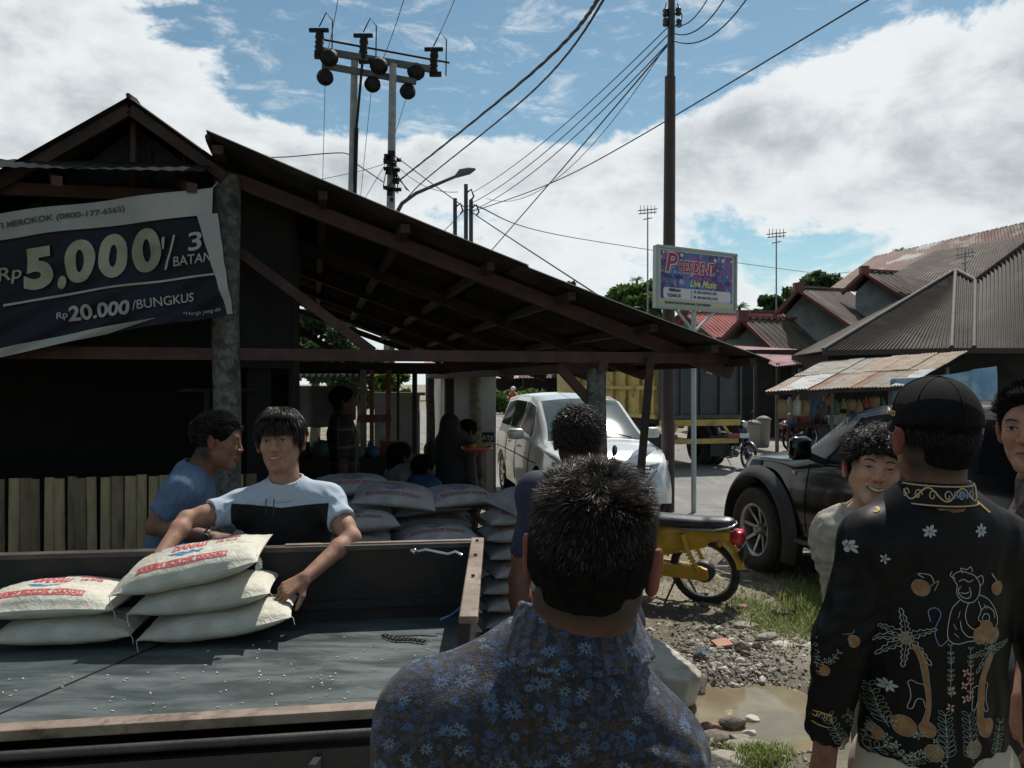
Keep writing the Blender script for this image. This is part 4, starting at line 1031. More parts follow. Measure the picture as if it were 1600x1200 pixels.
# the neck opening
v.cap(J['neck']+Vector((0, .0, .0)), J['neck']+Vector((0, .01, .12)), .072, .085, .0, 'sub')
v.plane((0, 0, J['pelvis'].z-.16), (0, 0, -1))
for s in 'LR':
    e = J['el'+s]; d = (e-J['sh'+s]).normalized(); v.cap(e-d*.05, e+d*.1, .052, .056, .0, 'sub')
    v.f[:] = v.f
dirs = [(J['shL']+Vector((.02, -.05, -.06)), .10, (.5, 0, .8), .004), (J['shR']+Vector((0, -.05, -.04)), .11, (-.8, 0, .45), .0065), (J['chest']+Vector((-.07, -.1, .02)), .12, (.5, 0, .8), .0045),
        (J['chest']+Vector((.10, -.1, .0)), .12, (-.6, 0, .8), .0045), (J['shR']+Vector((.03, -.03, -.12)), .1, (-.9, 0, .3), .006), (J['shL']+Vector((-.02, -.03, -.14)), .1, (.7, 0, .6), .005), (J['chest']+Vector((0, -.1, .15)), .09, (1, 0, .1), .002)]
cloth_mesh(v, 'shirt', FLORAL, man, .0035, dirs, 10, 4, 2)
# collar: a folded band round the neck
v = Vol(*bounds([J['neck']], .15), .0035)
cn = J['neck']+Vector((.008, -.012, .044)); up = Vector((-.02, .22, 1)).normalized()
for i in range(24):
    a = 2*math.pi*i/24; b2 = 2*math.pi*(i+1)/24
    def cp_(a, hgt, fl):
        rx, ry = .076+fl, .080+fl; q = Vector((rx*math.cos(a), ry*math.sin(a), 0)); drop = -.020*max(0, math.sin(a)); return cn+q+up*(hgt+.004*-math.sin(a)+drop)
    fl = .010
    v.cap(cp_(a, .012, -.003), cp_(a, -.046, fl+.008), .0045, .0045, .004); v.cap(cp_(a, .012, -.003), cp_(b2, .012, -.003), .005, .005, .004)
    for hh in np.linspace(-.046, .012, 10): v.cap(cp_(a, hh, (.012-hh)/.058*.021-.003), cp_(b2, hh, (.012-hh)/.046*.021-.003), .0042, .0042, .004)
cloth_mesh(v, 'collar', FLORAL, man, .0015, (), 16, 8, 1)
# yoke seam
# hair: dense short spikes, greying at the tips, faded sides
hc = hair_cap(Fm, man, [((0, -.06, -.054), (0, .35, -1)), ((0, .058, .045), (0, 1, -.35))], .003, h=.0032, rough_=.002, blobs=[((0, -.066, -.040), (.052, .032, .05)), ((0, -.075, -.005), (.058, .030, .055)), ((.055, -.03, -.0), (.026, .05, .05)), ((-.055, -.03, -.0), (.026, .05, .05)), ((0, -.02, .085), (.062, .075, .034))],
              subs=[((.088, .0, -.012), (.016, .028, .034)), ((-.088, .0, -.012), (.016, .028, .034))])
P, N = scalp_points(60000, Fm, -.05, (.080, .101, .0875), (0, -.016, .034))
ok = (P[:, 2] > -.095) & ~((P[:, 1] > .055) & (P[:, 2] < .055)) & ~((np.abs(P[:, 0]) > .068) & (np.abs(P[:, 1]) < .03) & (P[:, 2] < .012)) & (P[:, 2] > -.075+.55*np.maximum(P[:, 1]+.05, 0))
top = np.clip((P[:, 2]-.045)/.045, 0, 1); ok &= rng.random(len(P)) < (.35+.65*top)
P, N, top = P[ok], N[ok], top[ok]
wh = np.array([-.012, -.045, .12]); q = P-wh; flow = np.cross(q, [0, 0, 1.])*.35+q*np.array([1, 1, .2]); flow /= np.linalg.norm(flow, axis=1)[:, None]+1e-6
fwd = np.array([-.25, .8, .15])
clump = np.stack([vn(P, 55, 2), vn(P, 55, 7), vn(P, 55, 12)], 1)
c2 = np.stack([vn(P, 20, 3), vn(P, 20, 8), vn(P, 20, 13)], 1)
D0 = N*(.4+.25*top[:, None])+flow*.5+fwd*.65*top[:, None]+(clump*1.2+c2*1.1)*top[:, None]+rng.normal(0, .13, P.shape); D0[:, 2] -= .75*(1-top)
D1 = D0*.6+flow*.5+c2*.8*top[:, None]+clump*.6*top[:, None]+np.array([0, .25, -.15])*1.0+rng.normal(0, .16, P.shape); D1[:, 2] -= .7*(1-top)
L = .008+.014*top*(.55+.7*rng.random(len(P)))+.003*rng.random(len(P))
g_ = rng.random(len(P)); mi = np.where(g_ < .07+.08*top, 1, np.where(g_ < .5, 2, 0))
strands('hair_strands', man, Fm, P, D0, D1, L, .00032, [HAIR, HAIRG, HAIRB], mi, 3)

# ================================================================== MAN IN BLACK CAP AND BATIK SHIRT
cap_man = empty('person', (1.03, 1.86, 0), 'man in a black cap and black shirt printed with palms and monkey, seen from behind', 'person')
J = joints(1.06, 1.86, 1.80, R(-3), sw=.17)
Yc = 1.84
J['head'] = W(1459, 682, Yc); J['neck'] = W(1460, 786, Yc+.0)
J['shL'] = W(1363, 848, Yc); J['shR'] = W(1560, 850, Yc+.02); J['chest'] = W(1463, 930, Yc+.04); J['belly'] = W(1460, 1085, Yc+.04); J['pelvis'] = W(1458, 1200, Yc+.03)
J['elL'] = W(1312, 1000, Yc+.0); J['wrL'] = W(1291, 1158, Yc+.04); J['elR'] = W(1640, 1030, Yc+.02); J['wrR'] = W(1636, 1170, Yc+.12)
for s, sg in (('L', -1), ('R', 1)):
    J['hip'+s] = J['pelvis']+Vector((sg*.085, 0, -.06)); J['kn'+s] = J['hip'+s]+Vector((sg*.01, .01, -.40)); J['an'+s] = Vector((J['kn'+s].x, Yc, .075)); J['toe'+s] = J['an'+s]+Vector((sg*.03, .13, -.035))
Fc_ = Frame(J['head'], rotm(R(1), R(3), R(2)), 1.0)
def nape2(v): v.cap(Fc_.p(0, -.045, -.055), J['neck']+Vector((0, -.02, -.02)), .030, .042, .04)
body_mesh(J, Fc_, cap_man, SKIN, arms={'L': dict(d=(J['wrL']-J['elL'])*1+Vector((.0, .0, -.05)), n=(1, .3, 0), side=-1, k=1.0)}, h_head=.0035, ear_out=.006, extra=nape2)
head_extras(cap_man, Fc_)
trousers(J, cap_man, M('khaki_trousers', (.33, .29, .21), (.38, .33, .25), 5, .85)); shoes(J, cap_man, BLACK)
hair_cap(Fc_, cap_man, [((0, -.06, -.054), (0, .35, -1)), ((0, .045, .0), (0, 1, 0))], .003, h=.0035, blobs=[((0, -.066, -.040), (.052, .032, .045)), ((0, -.07, -.005), (.056, .034, .048))], subs=[((.09, .0, -.012), (.02, .03, .036)), ((-.09, .0, -.012), (.02, .03, .036))])
P, N = scalp_points(16000, Fc_, -.05, (.080, .101, .087), (0, -.016, .034)); ok = (P[:, 2] < .02) & (P[:, 2] > -.072) & (P[:, 1] < .03) & ~((np.abs(P[:, 0]) > .07) & (np.abs(P[:, 1]) < .03)); P, N = P[ok], N[ok]
D = N*.5+np.array([0, 0, -1.])+rng.normal(0, .15, P.shape); strands('hair_strands', cap_man, Fc_, P, D, D, .010+.004*rng.random(len(P)), .0004, [HAIR], None, 2)
# the cap
CAPM = M('black_cap_cloth', (.004, .004, .0045), (.007, .007, .0075), 40, .9, .5, 500, spec=.12)
cp = empty('baseball_cap', Fc_.p(0, 0, .0), 'black cap with gold lettering on the brim side, on the batik man', 'cap')
v = Vol(*bounds([Fc_.p(0, .05, .05)], (.2, .2, .13)), .0035)
v.ell(Fc_.p(0, -.012, .036), (.0885, .108, .100), Fc_.R, 0); v.ell(Fc_.p(0, .03, .07), (.070, .060, .062), Fc_.R, .03)
v.plane(Fc_.p(0, 0, .022), Fc_.d(0, -.10, -1)); v.ell(Fc_.p(0, -.014, .02), (.0845, .104, .092), Fc_.R, 0, 'sub')
V, Fq = v.mesh(); capo = link_mesh('crown', V, Fq, CAPM, cp, smooth=True); capb = bvh_of(V, Fq)
m = MB()
for k in range(6):
    a = math.pi*k/3+math.pi/6; pts = []
    for e in np.linspace(.12, 1.52, 16):
        d = Fc_.d(math.cos(a)*math.cos(e), math.sin(a)*math.cos(e), math.sin(e)); h = capb.ray_cast(Fc_.p(0, -.01, .03)+d*.3, -d)
        if h[0]: pts.append(h[0]+d*.0003)
    m.path(pts, .0013, 5)
m.build('seam', CAPM, cp)
m = MB(); m.lathe([(0, -.004), (.008, -.003), (.007, .003), (0, .005)], Fc_.p(0, -.008, .137), Fc_.d(0, 0, 1), 14); m.build('button', CAPM, cp)
# brim: points forward and slightly left
def brim(u, v):
    a = math.pi*(.06+.88*u); r0 = .092; q = 1+.72*v*math.sin(a)**.6
    return Fc_.p(math.cos(a)*.084*(1-.04*v), math.sin(a)*.098*q+.0, .036-.018*v*abs(math.cos(a))-.012*v)
m = MB(); m.sheet(brim, 26, 8, .004); m.build('brim', CAPM, cp)
GOLD = M('gold_embroidery', (.50, .38, .08), (.6, .47, .12), 90, .45, .6, 300)
m = MB()
vtx, fc = text_mesh('COUNTRY', .018, .0008)
for (x, y, z) in [(.0, 0, 0)]:
    pts = []
    for p in vtx:
        a = math.pi*.93-p[0]/.085; e = .30+ (p[1]-.016)/.1
        d = Fc_.d(math.cos(a)*math.cos(e), math.sin(a)*math.cos(e), math.sin(e)); h = capb.ray_cast(Fc_.p(0, -.01, .03)+d*.3, -d); pts.append(h[0]+d*.0015 if h[0] else Fc_.p(0, 0, 0))
    m.add(pts, fc)
m.path([Fc_.p(-.0865+.003*k, .04+.007*k, .052+.006*math.sin(k*1.3)) for k in range(7)], .0022, 5)
m.build('gold_lettering', GOLD, cp)
# shirt
v = Vol(*bounds([J['shL'], J['shR'], J['pelvis'], J['neck'], J['elL'], J['wrL'], J['elR']], .12), .0065)
def torso2(v, J, g):
    cx = (J['shL'].x+J['shR'].x)/2; y = Yc+.03
    for z, rx, ry in ((1.50, .10, .085), (1.455, .165, .10), (1.40, .185, .115), (1.30, .182, .122), (1.20, .176, .12), (1.10, .172, .12), (1.0, .172, .122), (.9, .180, .126), (.8, .185, .128)):
        v.ell((cx, y, z), (rx+g, ry+g, .10), None, .05)
torso2(v, J, -.004)
v.cap(J['shL'], J['shR'], .062, .062, .05)
for s in 'LR':
    v.cap(J['neck']+Vector((0, 0, -.015)), J['sh'+s]+Vector((0, 0, .012)), .055, .052, .05)
limb(v, J['shL'], J['elL'], J['wrL'], (.066, .054, .048), 0, .03); limb(v, J['shR'], J['elR'], J['wrR'], (.066, .056, .05), 0, .03)
d = (J['wrL']-J['elL']).normalized(); v.plane(J['wrL']-d*.035, d) if False else v.cap(J['wrL']+d*.025, J['wrL']+d*.2, .06, .06, 0, 'sub')
v.cap(J['wrL']-d*.03, J['wrL']+d*.1, .036, .038, 0, 'sub'); d = (J['wrR']-J['elR']).normalized(); v.cap(J['wrR']+d*.025, J['wrR']+d*.2, .06, .06, 0, 'sub')
v.cap(J['neck']+Vector((0, .0, .0)), J['neck']+Vector((0, .01, .12)), .068, .078, 0, 'sub'); v.plane((0, 0, .74), (0, 0, -1))
mt, t, b, oc = matnodes('black_satin_shirt', .52, .16); b.inputs['Base Color'].default_value = (.0035, .0035, .004, 1); bump(t, b, t.noise(oc, 500, 2), .15, .002); SATIN = mt
dirs = [(J['shL']+Vector((.0, -.04, -.05)), .10, (.3, 0, -1), .005), (J['elL']+Vector((.02, -.03, .03)), .10, (1, 0, .5), .006), (J['elL']+Vector((.02, -.03, -.08)), .09, (1, 0, .2), .006), (J['shR']+Vector((-.0, -.04, -.05)), .1, (.3, 0, 1), .004), (J['wrL']+Vector((0, 0, .06)), .08, (1, 0, .3), .004),
        (J['chest']+Vector((-.12, -.1, -.02)), .10, (.4, 0, 1), .004), (J['chest']+Vector((0, -.1, .10)), .12, (1, 0, .2), .003), (J['belly']+Vector((-.1, -.1, .0)), .14, (.2, 0, 1), .004), (J['belly']+Vector((.1, -.1, -.02)), .14, (-.2, 0, 1), .003)]
so_, V, Fq = cloth_mesh(v, 'shirt', SATIN, cap_man, .003, dirs, 9, 6, 2); sb = bvh_of(V, Fq)
# print on the shirt: coordinates in photo pixels scaled to the depth of the back
PX = 1725./1250/1000*1.0
class PD(Draw):
    pass
Dp = Vector((.45, .9, -.15)).normalized(); Dp = Vector((0, 1, 0))
k_ = (Yc-.09)/1250
dw = Draw(sb, Vector((0, 0, 0)), Vector((1, 0, 0)), Vector((0, 0, 1)), Vector((0, 1, 0)), .0022); dw.o = Vector((0, Yc, 0))
def q_(px, py): return ((px-800)*k_, CH+(600-py)*k_)
def qs(L_): return [q_(*p) for p in L_]
WHT, ORG, GRN, BLU, GLD, PNK = range(6)
PM = [M('print_white', (.32, .33, .32), rough=.7), M('print_orange', (.17, .08, .03), (.24, .13, .05), 60, .7), M('print_green_grey', (.14, .19, .155), (.22, .26, .21), 60, .7), M('print_blue', (.12, .2, .38), rough=.7), M('print_gold', (.5, .34, .09), rough=.7), M('print_pink', (.40, .24, .19), rough=.7)]
for c, r in (((1457, 832), 12), ((1539, 831), 12), ((1342, 860), 13), ((1386, 875), 10), ((1403, 1083), 13), ((1305, 915), 8)):
    dw.petals(q_(*c), r*k_, 7 if r > 11 else 5, WHT, .42, c[0]); dw.fill([(q_(*c)[0]+.0022*math.cos(a), q_(*c)[1]+.0022*math.sin(a)) for a in np.linspace(0, 6.28, 7)[:-1]], BLU)
def coco(x, y, s, fl=1, a=0):
    def R_(px, py):
        px *= fl; c, s2 = math.cos(a), math.sin(a); return q_(x+(px*c-py*s2)*s, y+(px*s2+py*c)*s)
    dw.fill([R_(-14, -4), R_(-8, -12), R_(4, -12), R_(12, -4), R_(11, 7), R_(2, 13), R_(-9, 9)], ORG); dw.fill([R_(-13, -4), R_(-8, -9), R_(-4, -2), R_(-8, 5), R_(-13, 3)], WHT)
    dw.spline([R_(-14, -4), R_(-8, -12), R_(4, -12), R_(12, -4), R_(11, 7), R_(2, 13), R_(-9, 9), R_(-14, -4)], .0013, WHT)
def leafspray(x, y, a, L_, n=7, mi=GRN, s=1, w_=.0015):
    c, s2 = math.cos(a), math.sin(a); pts = [(x+c*L_*u, y+s2*L_*u+6*math.sin(u*3)*s) for u in np.linspace(0, 1, n)]
    dw.spline(qs(pts), w_, mi)
    for i, (px, py) in enumerate(pts[1:]):
        l = L_*.26*(1-.4*i/n)
        for sg in (-1, 1):
            b1 = a+sg*.9; e = (px+math.cos(b1)*l, py+math.sin(b1)*l); mm = (px+math.cos(b1-.35*sg)*l*.6, py+math.sin(b1-.35*sg)*l*.6); m2 = (px+math.cos(b1+.35*sg)*l*.6, py+math.sin(b1+.35*sg)*l*.6)
            dw.line(smoothc(qs([(px, py), mm, e, m2, (px, py)]), 3), w_*.75, mi)
# yellow flowers on the shoulders
dw.fill(qs([(1376, 792), (1386, 786), (1397, 790), (1396, 801), (1387, 806), (1378, 801)]), GLD); dw.fill(qs([(1374, 790), (1372, 785), (1386, 782), (1402, 782), (1400, 790), (1388, 788)]), WHT); dw.line(qs([(1382, 794), (1383, 802)]), .0016, WHT); dw.line(qs([(1389, 794), (1389, 803)]), .0016, WHT)
dw.fill(qs([(1528, 776), (1532, 776), (1564, 804), (1560, 805)]), GLD, smooth_=False)
# coconuts with leaves
coco(1444, 921, .95); dw.spline(qs([(1448, 905), (1440, 899), (1456, 900), (1462, 912)]), .0018, WHT); dw.spline(qs([(1455, 918), (1468, 908), (1462, 924)]), .0018, GRN)
coco(1566, 922, .8, -1); dw.spline(qs([(1560, 905), (1556, 898), (1566, 912)]), .0018, WHT)
coco(1342, 1008, .7); dw.spline(qs([(1326, 998), (1340, 996), (1344, 990)]), .0016, ORG)
# monkey outline
MON = [[(1497, 915), (1490, 901), (1500, 893), (1515, 896), (1527, 902), (1535, 915), (1532, 930), (1521, 941), (1506, 940), (1497, 930), (1497, 915)],
       [(1505, 896), (1501, 888), (1511, 890), (1517, 886), (1521, 894)], [(1494, 905), (1486, 900), (1488, 893)], [(1499, 909), (1507, 906), (1516, 910), (1524, 907)], [(1503, 917), (1499, 924), (1504, 933), (1514, 935), (1519, 928), (1517, 919)], [(1503, 927), (1510, 928), (1516, 926)], [(1528, 905), (1538, 901), (1541, 912), (1534, 918)], [(1532, 930), (1548, 938), (1560, 955), (1566, 975), (1560, 990)], [(1500, 938), (1488, 950), (1483, 970), (1482, 990), (1485, 1002), (1497, 1007), (1513, 1003)],
       [(1513, 942), (1508, 960), (1512, 975), (1525, 985), (1543, 987)], [(1530, 940), (1535, 955), (1530, 968), (1540, 975), (1552, 984)], [(1513, 1003), (1530, 1001), (1541, 992)], [(1500, 970), (1504, 985), (1515, 996), (1528, 994)],
       [(1541, 960), (1537, 968), (1543, 975), (1550, 970), (1548, 962), (1541, 960)], [(1535, 955), (1544, 949), (1556, 956), (1560, 968)]]
for c in MON: dw.spline(qs(c), .0018, WHT)
for a, b2 in (((1490, 975), (1496, 985)), ((1492, 990), (1499, 997)), ((1500, 955), (1497, 966)), ((1540, 945), (1545, 953))): dw.line(qs([a, b2]), .0012, WHT)
for cx, cy, fl in ((1535, 995, 1), (1556, 996, -1), (1545, 985, 1)): coco(cx, cy, 1.0, fl, .5)
dw.spline(qs([(1483, 1000), (1470, 1010), (1462, 985), (1470, 960), (1462, 950), (1452, 955), (1455, 972)]), .0018, BLU)
# palms
def palm(cx, cy, trunk, fr, L_, mi=WHT):
    dw.fill([q_(*p) for p in trunk], ORG); dw.spline(qs(trunk+[trunk[0]]), .0014, WHT)
    for a in fr:
        c, s2 = math.cos(a), -math.sin(a); pts = []
        nl = 5; up, dn = [], []
        for i in range(nl*2+1):
            u = i/(nl*2); wv = (9 if i % 2 else 4)*(1-u*.75)*L_/45; bx, by = cx+c*L_*u, cy+s2*L_*u+.0030*(L_*u)**2*(1 if c*c > .05 else 0); up.append((bx-s2*wv, by+c*wv)); dn.append((bx+s2*wv, by-c*wv))
        dw.line(qs(up+dn[::-1]), .0017, mi); dw.line(qs([(cx, cy), (cx+c*L_*.8, cy+s2*L_*.8+.003*(L_*.8)**2*(1 if c*c > .05 else 0))]), .0012, GRN)
palm(1425, 1002, [(1432, 1012), (1440, 1014), (1452, 1040), (1456, 1075), (1457, 1110), (1453, 1135), (1446, 1135), (1451, 1110), (1449, 1075), (1443, 1042)], (1.75, 2.6, 3.15, 3.75, 4.6, .55, 5.5), 47)
coco(1424, 1004, .6)
palm(1556, 1020, [(1550, 1025), (1558, 1028), (1545, 1060), (1540, 1100), (1541, 1125), (1556, 1140), (1532, 1142), (1528, 1110), (1533, 1065)], (2.2, 3.2, 3.9, 1.3, .4), 40, GRN)
# small walking animal, ferns, coconuts below
for ox, fl in ((1437, 1), (1538, -1)):
    f_ = lambda L_: qs([(ox+(a-1437)*fl, c) for a, c in L_])
    dw.spline(f_([(1432, 1068), (1427, 1072), (1430, 1082), (1431, 1096), (1427, 1112), (1433, 1113), (1438, 1098), (1446, 1096), (1450, 1108), (1456, 1108), (1455, 1090), (1455, 1078), (1448, 1073), (1440, 1072), (1432, 1068)]), .0015, WHT)
for y in (1035, 1062, 1090): leafspray(1487, y, -1.6, 26, 4); leafspray(1515, y+5, -1.5, 26, 4, PNK if y > 1050 else GRN)
for x, y in ((1509, 1050), (1507, 1072), (1509, 1092), (1487, 1080), (1485, 1105)): dw.petals(q_(x, y), 8*k_, 4, PNK, .5, x)
leafspray(1405, 1150, -1.9, 62, 8); leafspray(1480, 1190, -1.6, 72, 9); leafspray(1520, 1190, -1.65, 72, 9); leafspray(1345, 1190, -2.1, 60, 7); leafspray(1560, 1190, -1.3, 55, 7)
leafspray(1395, 1165, -2.6, 60, 7); leafspray(1420, 1195, -.5, 50, 6); leafspray(1350, 1215, -.6, 60, 7); leafspray(1440, 1205, -2.4, 40, 5)
coco(1423, 1143, 1.2, 1, .2); coco(1453, 1143, .9); coco(1545, 1140, 1.1, -1); coco(1388, 1165, .9, 1, .6); coco(1462, 1178, 1.0); coco(1522, 1172, 1.0, -1); coco(1350, 1190, 1.0)
for i in range(26):
    x, y = 1335+rng.random()*245, 1150+rng.random()*60; dw.petals(q_(x, y), (5+4*rng.random())*k_, 4, int(rng.choice([WHT, GRN, GRN])), .4, rng.random()*3)
# sleeve print
leafspray(1290, 1060, -1.6, 45, 6, GRN); leafspray(1283, 1075, -2.2, 30, 5, WHT); leafspray(1300, 1050, -.9, 30, 5, GRN); coco(1290, 1058, 1.1, 1, .4); coco(1302, 1063, .7, -1)
for y in (1085, 1097, 1108, 1118): dw.spline(qs([(1287, y), (1291, y-7), (1295, y), (1291, y+6), (1287, y)]), .0014, WHT)
dw.spline(qs([(1270, 1050), (1264, 1070), (1268, 1090), (1264, 1110)]), .0018, BLU)
# cuff with gold scrolls
dw.line(qs([(1262, 1128), (1290, 1135), (1318, 1136)]), .0018, GLD); dw.line(qs([(1262, 1148), (1288, 1158), (1314, 1158)]), .0018, GLD)
for x in range(1266, 1314, 9): dw.spline(qs([(x, 1146), (x+2, 1138), (x+7, 1138), (x+6, 1146), (x+3, 1144)]), .0016, GLD if x % 2 else WHT)
dw.mb.build('shirt_print', PM, cap_man)
# collar, standing, with gold scroll pattern
v = Vol(*bounds([J['neck']], .13), .0035); cn = J['neck']+Vector((0, -.004, .026))
def cq(a, h, g=0): return cn+Vector(((.076+g-h*.18)*math.cos(a), (.078+g-h*.18)*math.sin(a), h-.022*max(0, math.sin(a))))
for i in range(28):
    a = 2*math.pi*i/28; b2 = 2*math.pi*(i+1)/28
    for hh in np.linspace(-.022, .024, 10): v.cap(cq(a, hh), cq(b2, hh), .0042, .0042, .003)
V, Fq = v.mesh(); link_mesh('collar', V, Fq, SATIN, cap_man, smooth=True); cb = bvh_of(V, Fq)
m = MB()
def cpt(u, h):
    a = -math.pi/2+u; return cq(a, h, .0055)
for h0 in (-.020, .022): m.path([cpt(u, h0) for u in np.linspace(-1.5, 1.5, 40)], .0018, 5)
for c0 in np.linspace(-1.3, 1.3, 8):
    m.path([cpt(c0+.11*math.cos(s_)*(1-s_/9), .001+.013*math.sin(s_)*(1-s_/9)) for s_ in np.linspace(0, 7, 22)], .0014, 5)
m.path([cpt(u, .004+.014*math.sin(u*7)) for u in np.linspace(-1.4, 1.4, 80)], .0020, 5)
m.build('collar_scrolls', M('collar_gold', (.42, .28, .10), (.36, .34, .27), 90, .6), cap_man)
m = MB()
for u in (-.05, .12, .32): m.path([cpt(u, -.004), cpt(u+.06, .012), cpt(u+.12, -.002)], .003, 5)
m.build('collar_blue', PM[3], cap_man)
# ================================================================== OTHER PEOPLE
def tee(J, parent, mats, g=.010, h=.007, sleeve=.62, arms='LR', amp=.003, dirs=(), hem=-.16, k=.05, seed=2, torso=None, sl_r=(.062, .058), neck_r=.060, name='shirt', fat=1., nz=0., longs=False, tilt=(0, 0)):
    pts = [J['shL'], J['shR'], J['pelvis'], J['neck'], J['elL'], J['elR']]+([J['wrL'], J['wrR']] if longs else [])
    v = Vol(*bounds(pts, .12), h); torso_sdf(v, J, g, k, fat)
    for s in arms:
        a, b_, c = J['sh'+s], J['el'+s], J['wr'+s]
        if longs:
            limb(v, a, b_, c, (.056, .048, .038), g*.8, .03); d = (c-b_).normalized(); v.cap(c+d*.03, c+d*.2, .06, .06, 0, 'sub'); continue
        e = a.lerp(b_, sleeve); d = (b_-a).normalized(); v.cap(a, e, sl_r[0], sl_r[1], .03)
        # open end of the sleeve, with a clean hem
        X = v.ax[0][:, None, None]; Y = v.ax[1][None, :, None]; Z = v.ax[2][None, None, :]
        pl = ((X-e.x)*d.x+(Y-e.y)*d.y+(Z-e.z)*d.z); rr = np.sqrt((X-e.x)**2+(Y-e.y)**2+(Z-e.z)**2)
        cut = np.maximum(-pl, rr-.12).astype(np.float32); v.f = np.maximum(v.f, -cut) if False else np.where(cut < .02, np.maximum(v.f, -cut), v.f)
        v.cap(e-d*.05, e+d*.05, .046, .050, 0, 'sub')
    up = (J['neck']-J['belly']).normalized()
    v.cap(J['neck']+up*.0, J['neck']+up*.13, neck_r, neck_r+.014, 0, 'sub')
    v.plane((0, 0, J['pelvis'].z+hem), (0, 0, -1))
    return cloth_mesh(v, name, mats, parent, amp, dirs, 9, seed, 2)
def ring_collar(J, parent, mat_, up, r=(.064, .060), h0=-.014, h1=.028, th=.0042, flare=.25, name='collar', drop=.0, front=(0, 1, 0), gap=0.):
    v = Vol(*bounds([J['neck']], .15), .0038); c = J['neck']; up = Vector(up).normalized(); f = Vector(front).normalized(); f = (f-up*f.dot(up)).normalized(); r_ = f.cross(up)
    def q(a, h): return c+(r_*math.cos(a)*(r[0]-h*flare)+f*math.sin(a)*(r[1]-h*flare))+up*(h-drop*max(0, math.sin(a)))
    n = 30
    for i in range(n):
        a = 2*math.pi*i/n; b_ = 2*math.pi*(i+1)/n
        if gap and abs(((a-math.pi/2+math.pi) % (2*math.pi))-math.pi) < gap: continue
        for hh in np.linspace(h0, h1, max(4, int((h1-h0)/.005))): v.cap(q(a, hh), q(b_, hh), th, th, .003)
    return cloth_mesh(v, name, mat_, parent, .001, (), 16, 8, 1)[0]

# ---- the boy lifting the sack
boy = empty('person', (-1.0, 3.42, 0), 'smiling boy in grey and black polo lifting a rice sack over the truck side', 'person')
Yb = 3.38
J = joints(-.96, 3.42, 1.72, R(180), sw=.18)
J['sr'] = .050; J['head'] = W(438, 688, Yb-.02); J['neck'] = W(447, 764, Yb+.0); J['chest'] = W(452, 850, Yb+.03); J['belly'] = W(452, 900, Yb+.05); J['pelvis'] = W(452, 950, Yb+.07)
J['shR'] = W(376, 794, Yb-.02); J['shL'] = W(514, 784, Yb)            # his right is on the left of the picture
J['elR'] = W(292, 812, Yb-.16); J['wrR'] = W(250, 868, Yb-.34); J['elL'] = W(549, 840, Yb-.13); J['wrL'] = W(478, 903, Yb-.34)
for s, sg in (('L', 1), ('R', -1)):
    J['hip'+s] = Vector((J['pelvis'].x+sg*.085, Yb+.07, .84)); J['kn'+s] = Vector((J['hip'+s].x+sg*.01, Yb+.07, .46)); J['an'+s] = Vector((J['kn'+s].x, Yb+.1, .075)); J['toe'+s] = J['an'+s]+Vector((sg*.03, -.14, -.035))
Fb = Frame(J['head'], rotm(R(181), R(2), R(3)), 1.06)
body_mesh(J, Fb, boy, SKIN2, smile=.5, open_=.25, arms={
    'R': dict(d=(.05, -.30, -.9), n=(.85, -.2, .1), side=1, r=(.041, .035, .025), curl=(.25, .3, .3, .35), spread=.12),
    'L': dict(d=(-.75, -.42, -.42), n=(-.25, .3, -.9), side=1, r=(.042, .036, .026), curl=(.45, .5, .55, .6), spread=.16, thumb=(.9, .5))}, h_head=.0035, ear_out=.008)
head_extras(boy, Fb, .45, -.15, .25)
mt, t, b, oc = matnodes('two_tone_tee', .85, .3)
x, y, z = t.sep(oc); cx = J['chest'].x+1.0
zl = CH+(600-788)/1250*Yb
msk = t.m('MULTIPLY', t.ramp(t.m('ADD', z, t.m('MULTIPLY', t.m('ABSOLUTE', t.m('SUBTRACT', x, cx)), -.10)), zl-.002, zl+.001, 1, 0), t.ramp(t.m('ABSOLUTE', t.m('SUBTRACT', x, cx-.003)), .196, .199, 1, 0))
t.L.new(t.mix(msk, t.mix(t.ramp(t.noise(oc, 300, 2), .4, .6), (.31, .37, .44), (.37, .43, .50)), (.008, .008, .009)), b.inputs['Base Color']); bump(t, b, t.noise(oc, 400, 2), .2, .002)
dirs = [(W(400, 790, Yb-.1), .10, (.9, 0, .5), .006), (W(370, 800, Yb-.1), .09, (.8, 0, .6), .007), (W(505, 790, Yb-.1), .09, (-.6, 0, .8), .006), (W(450, 870, Yb-.1), .14, (1, 0, .3), .006), (W(500, 880, Yb-.1), .10, (.7, 0, -.5), .006), (W(535, 790, Yb-.06), .07, (.3, 0, .9), .004), (W(430, 830, Yb-.1), .08, (.4, 0, 1), .004)]
tee(J, boy, mt, .012, .0055, .56, dirs=dirs, amp=.006, fat=.93, sl_r=(.058, .061), neck_r=.068, hem=-.10)
ring_collar(J, boy, M('tee_grey', (.36, .40, .44), rough=.85), (0, -.10, 1), (.084, .086), -.010, .052, .0050, .28, front=(0, -1, 0), drop=.022)
m = MB()
for dx in (-.018, .014):
    p = W(438, 772, Yb)+Vector((dx, -.135, .0)); m = MB(); m.path([p, p+Vector((.002, -.014, -.03)), p+Vector((-.001, -.008, -.065))], .0022, 6); m.build('drawstring', BLACK, boy)
trousers(J, boy, M('boy_jeans', (.02, .025, .04))); shoes(J, boy, BLACK)
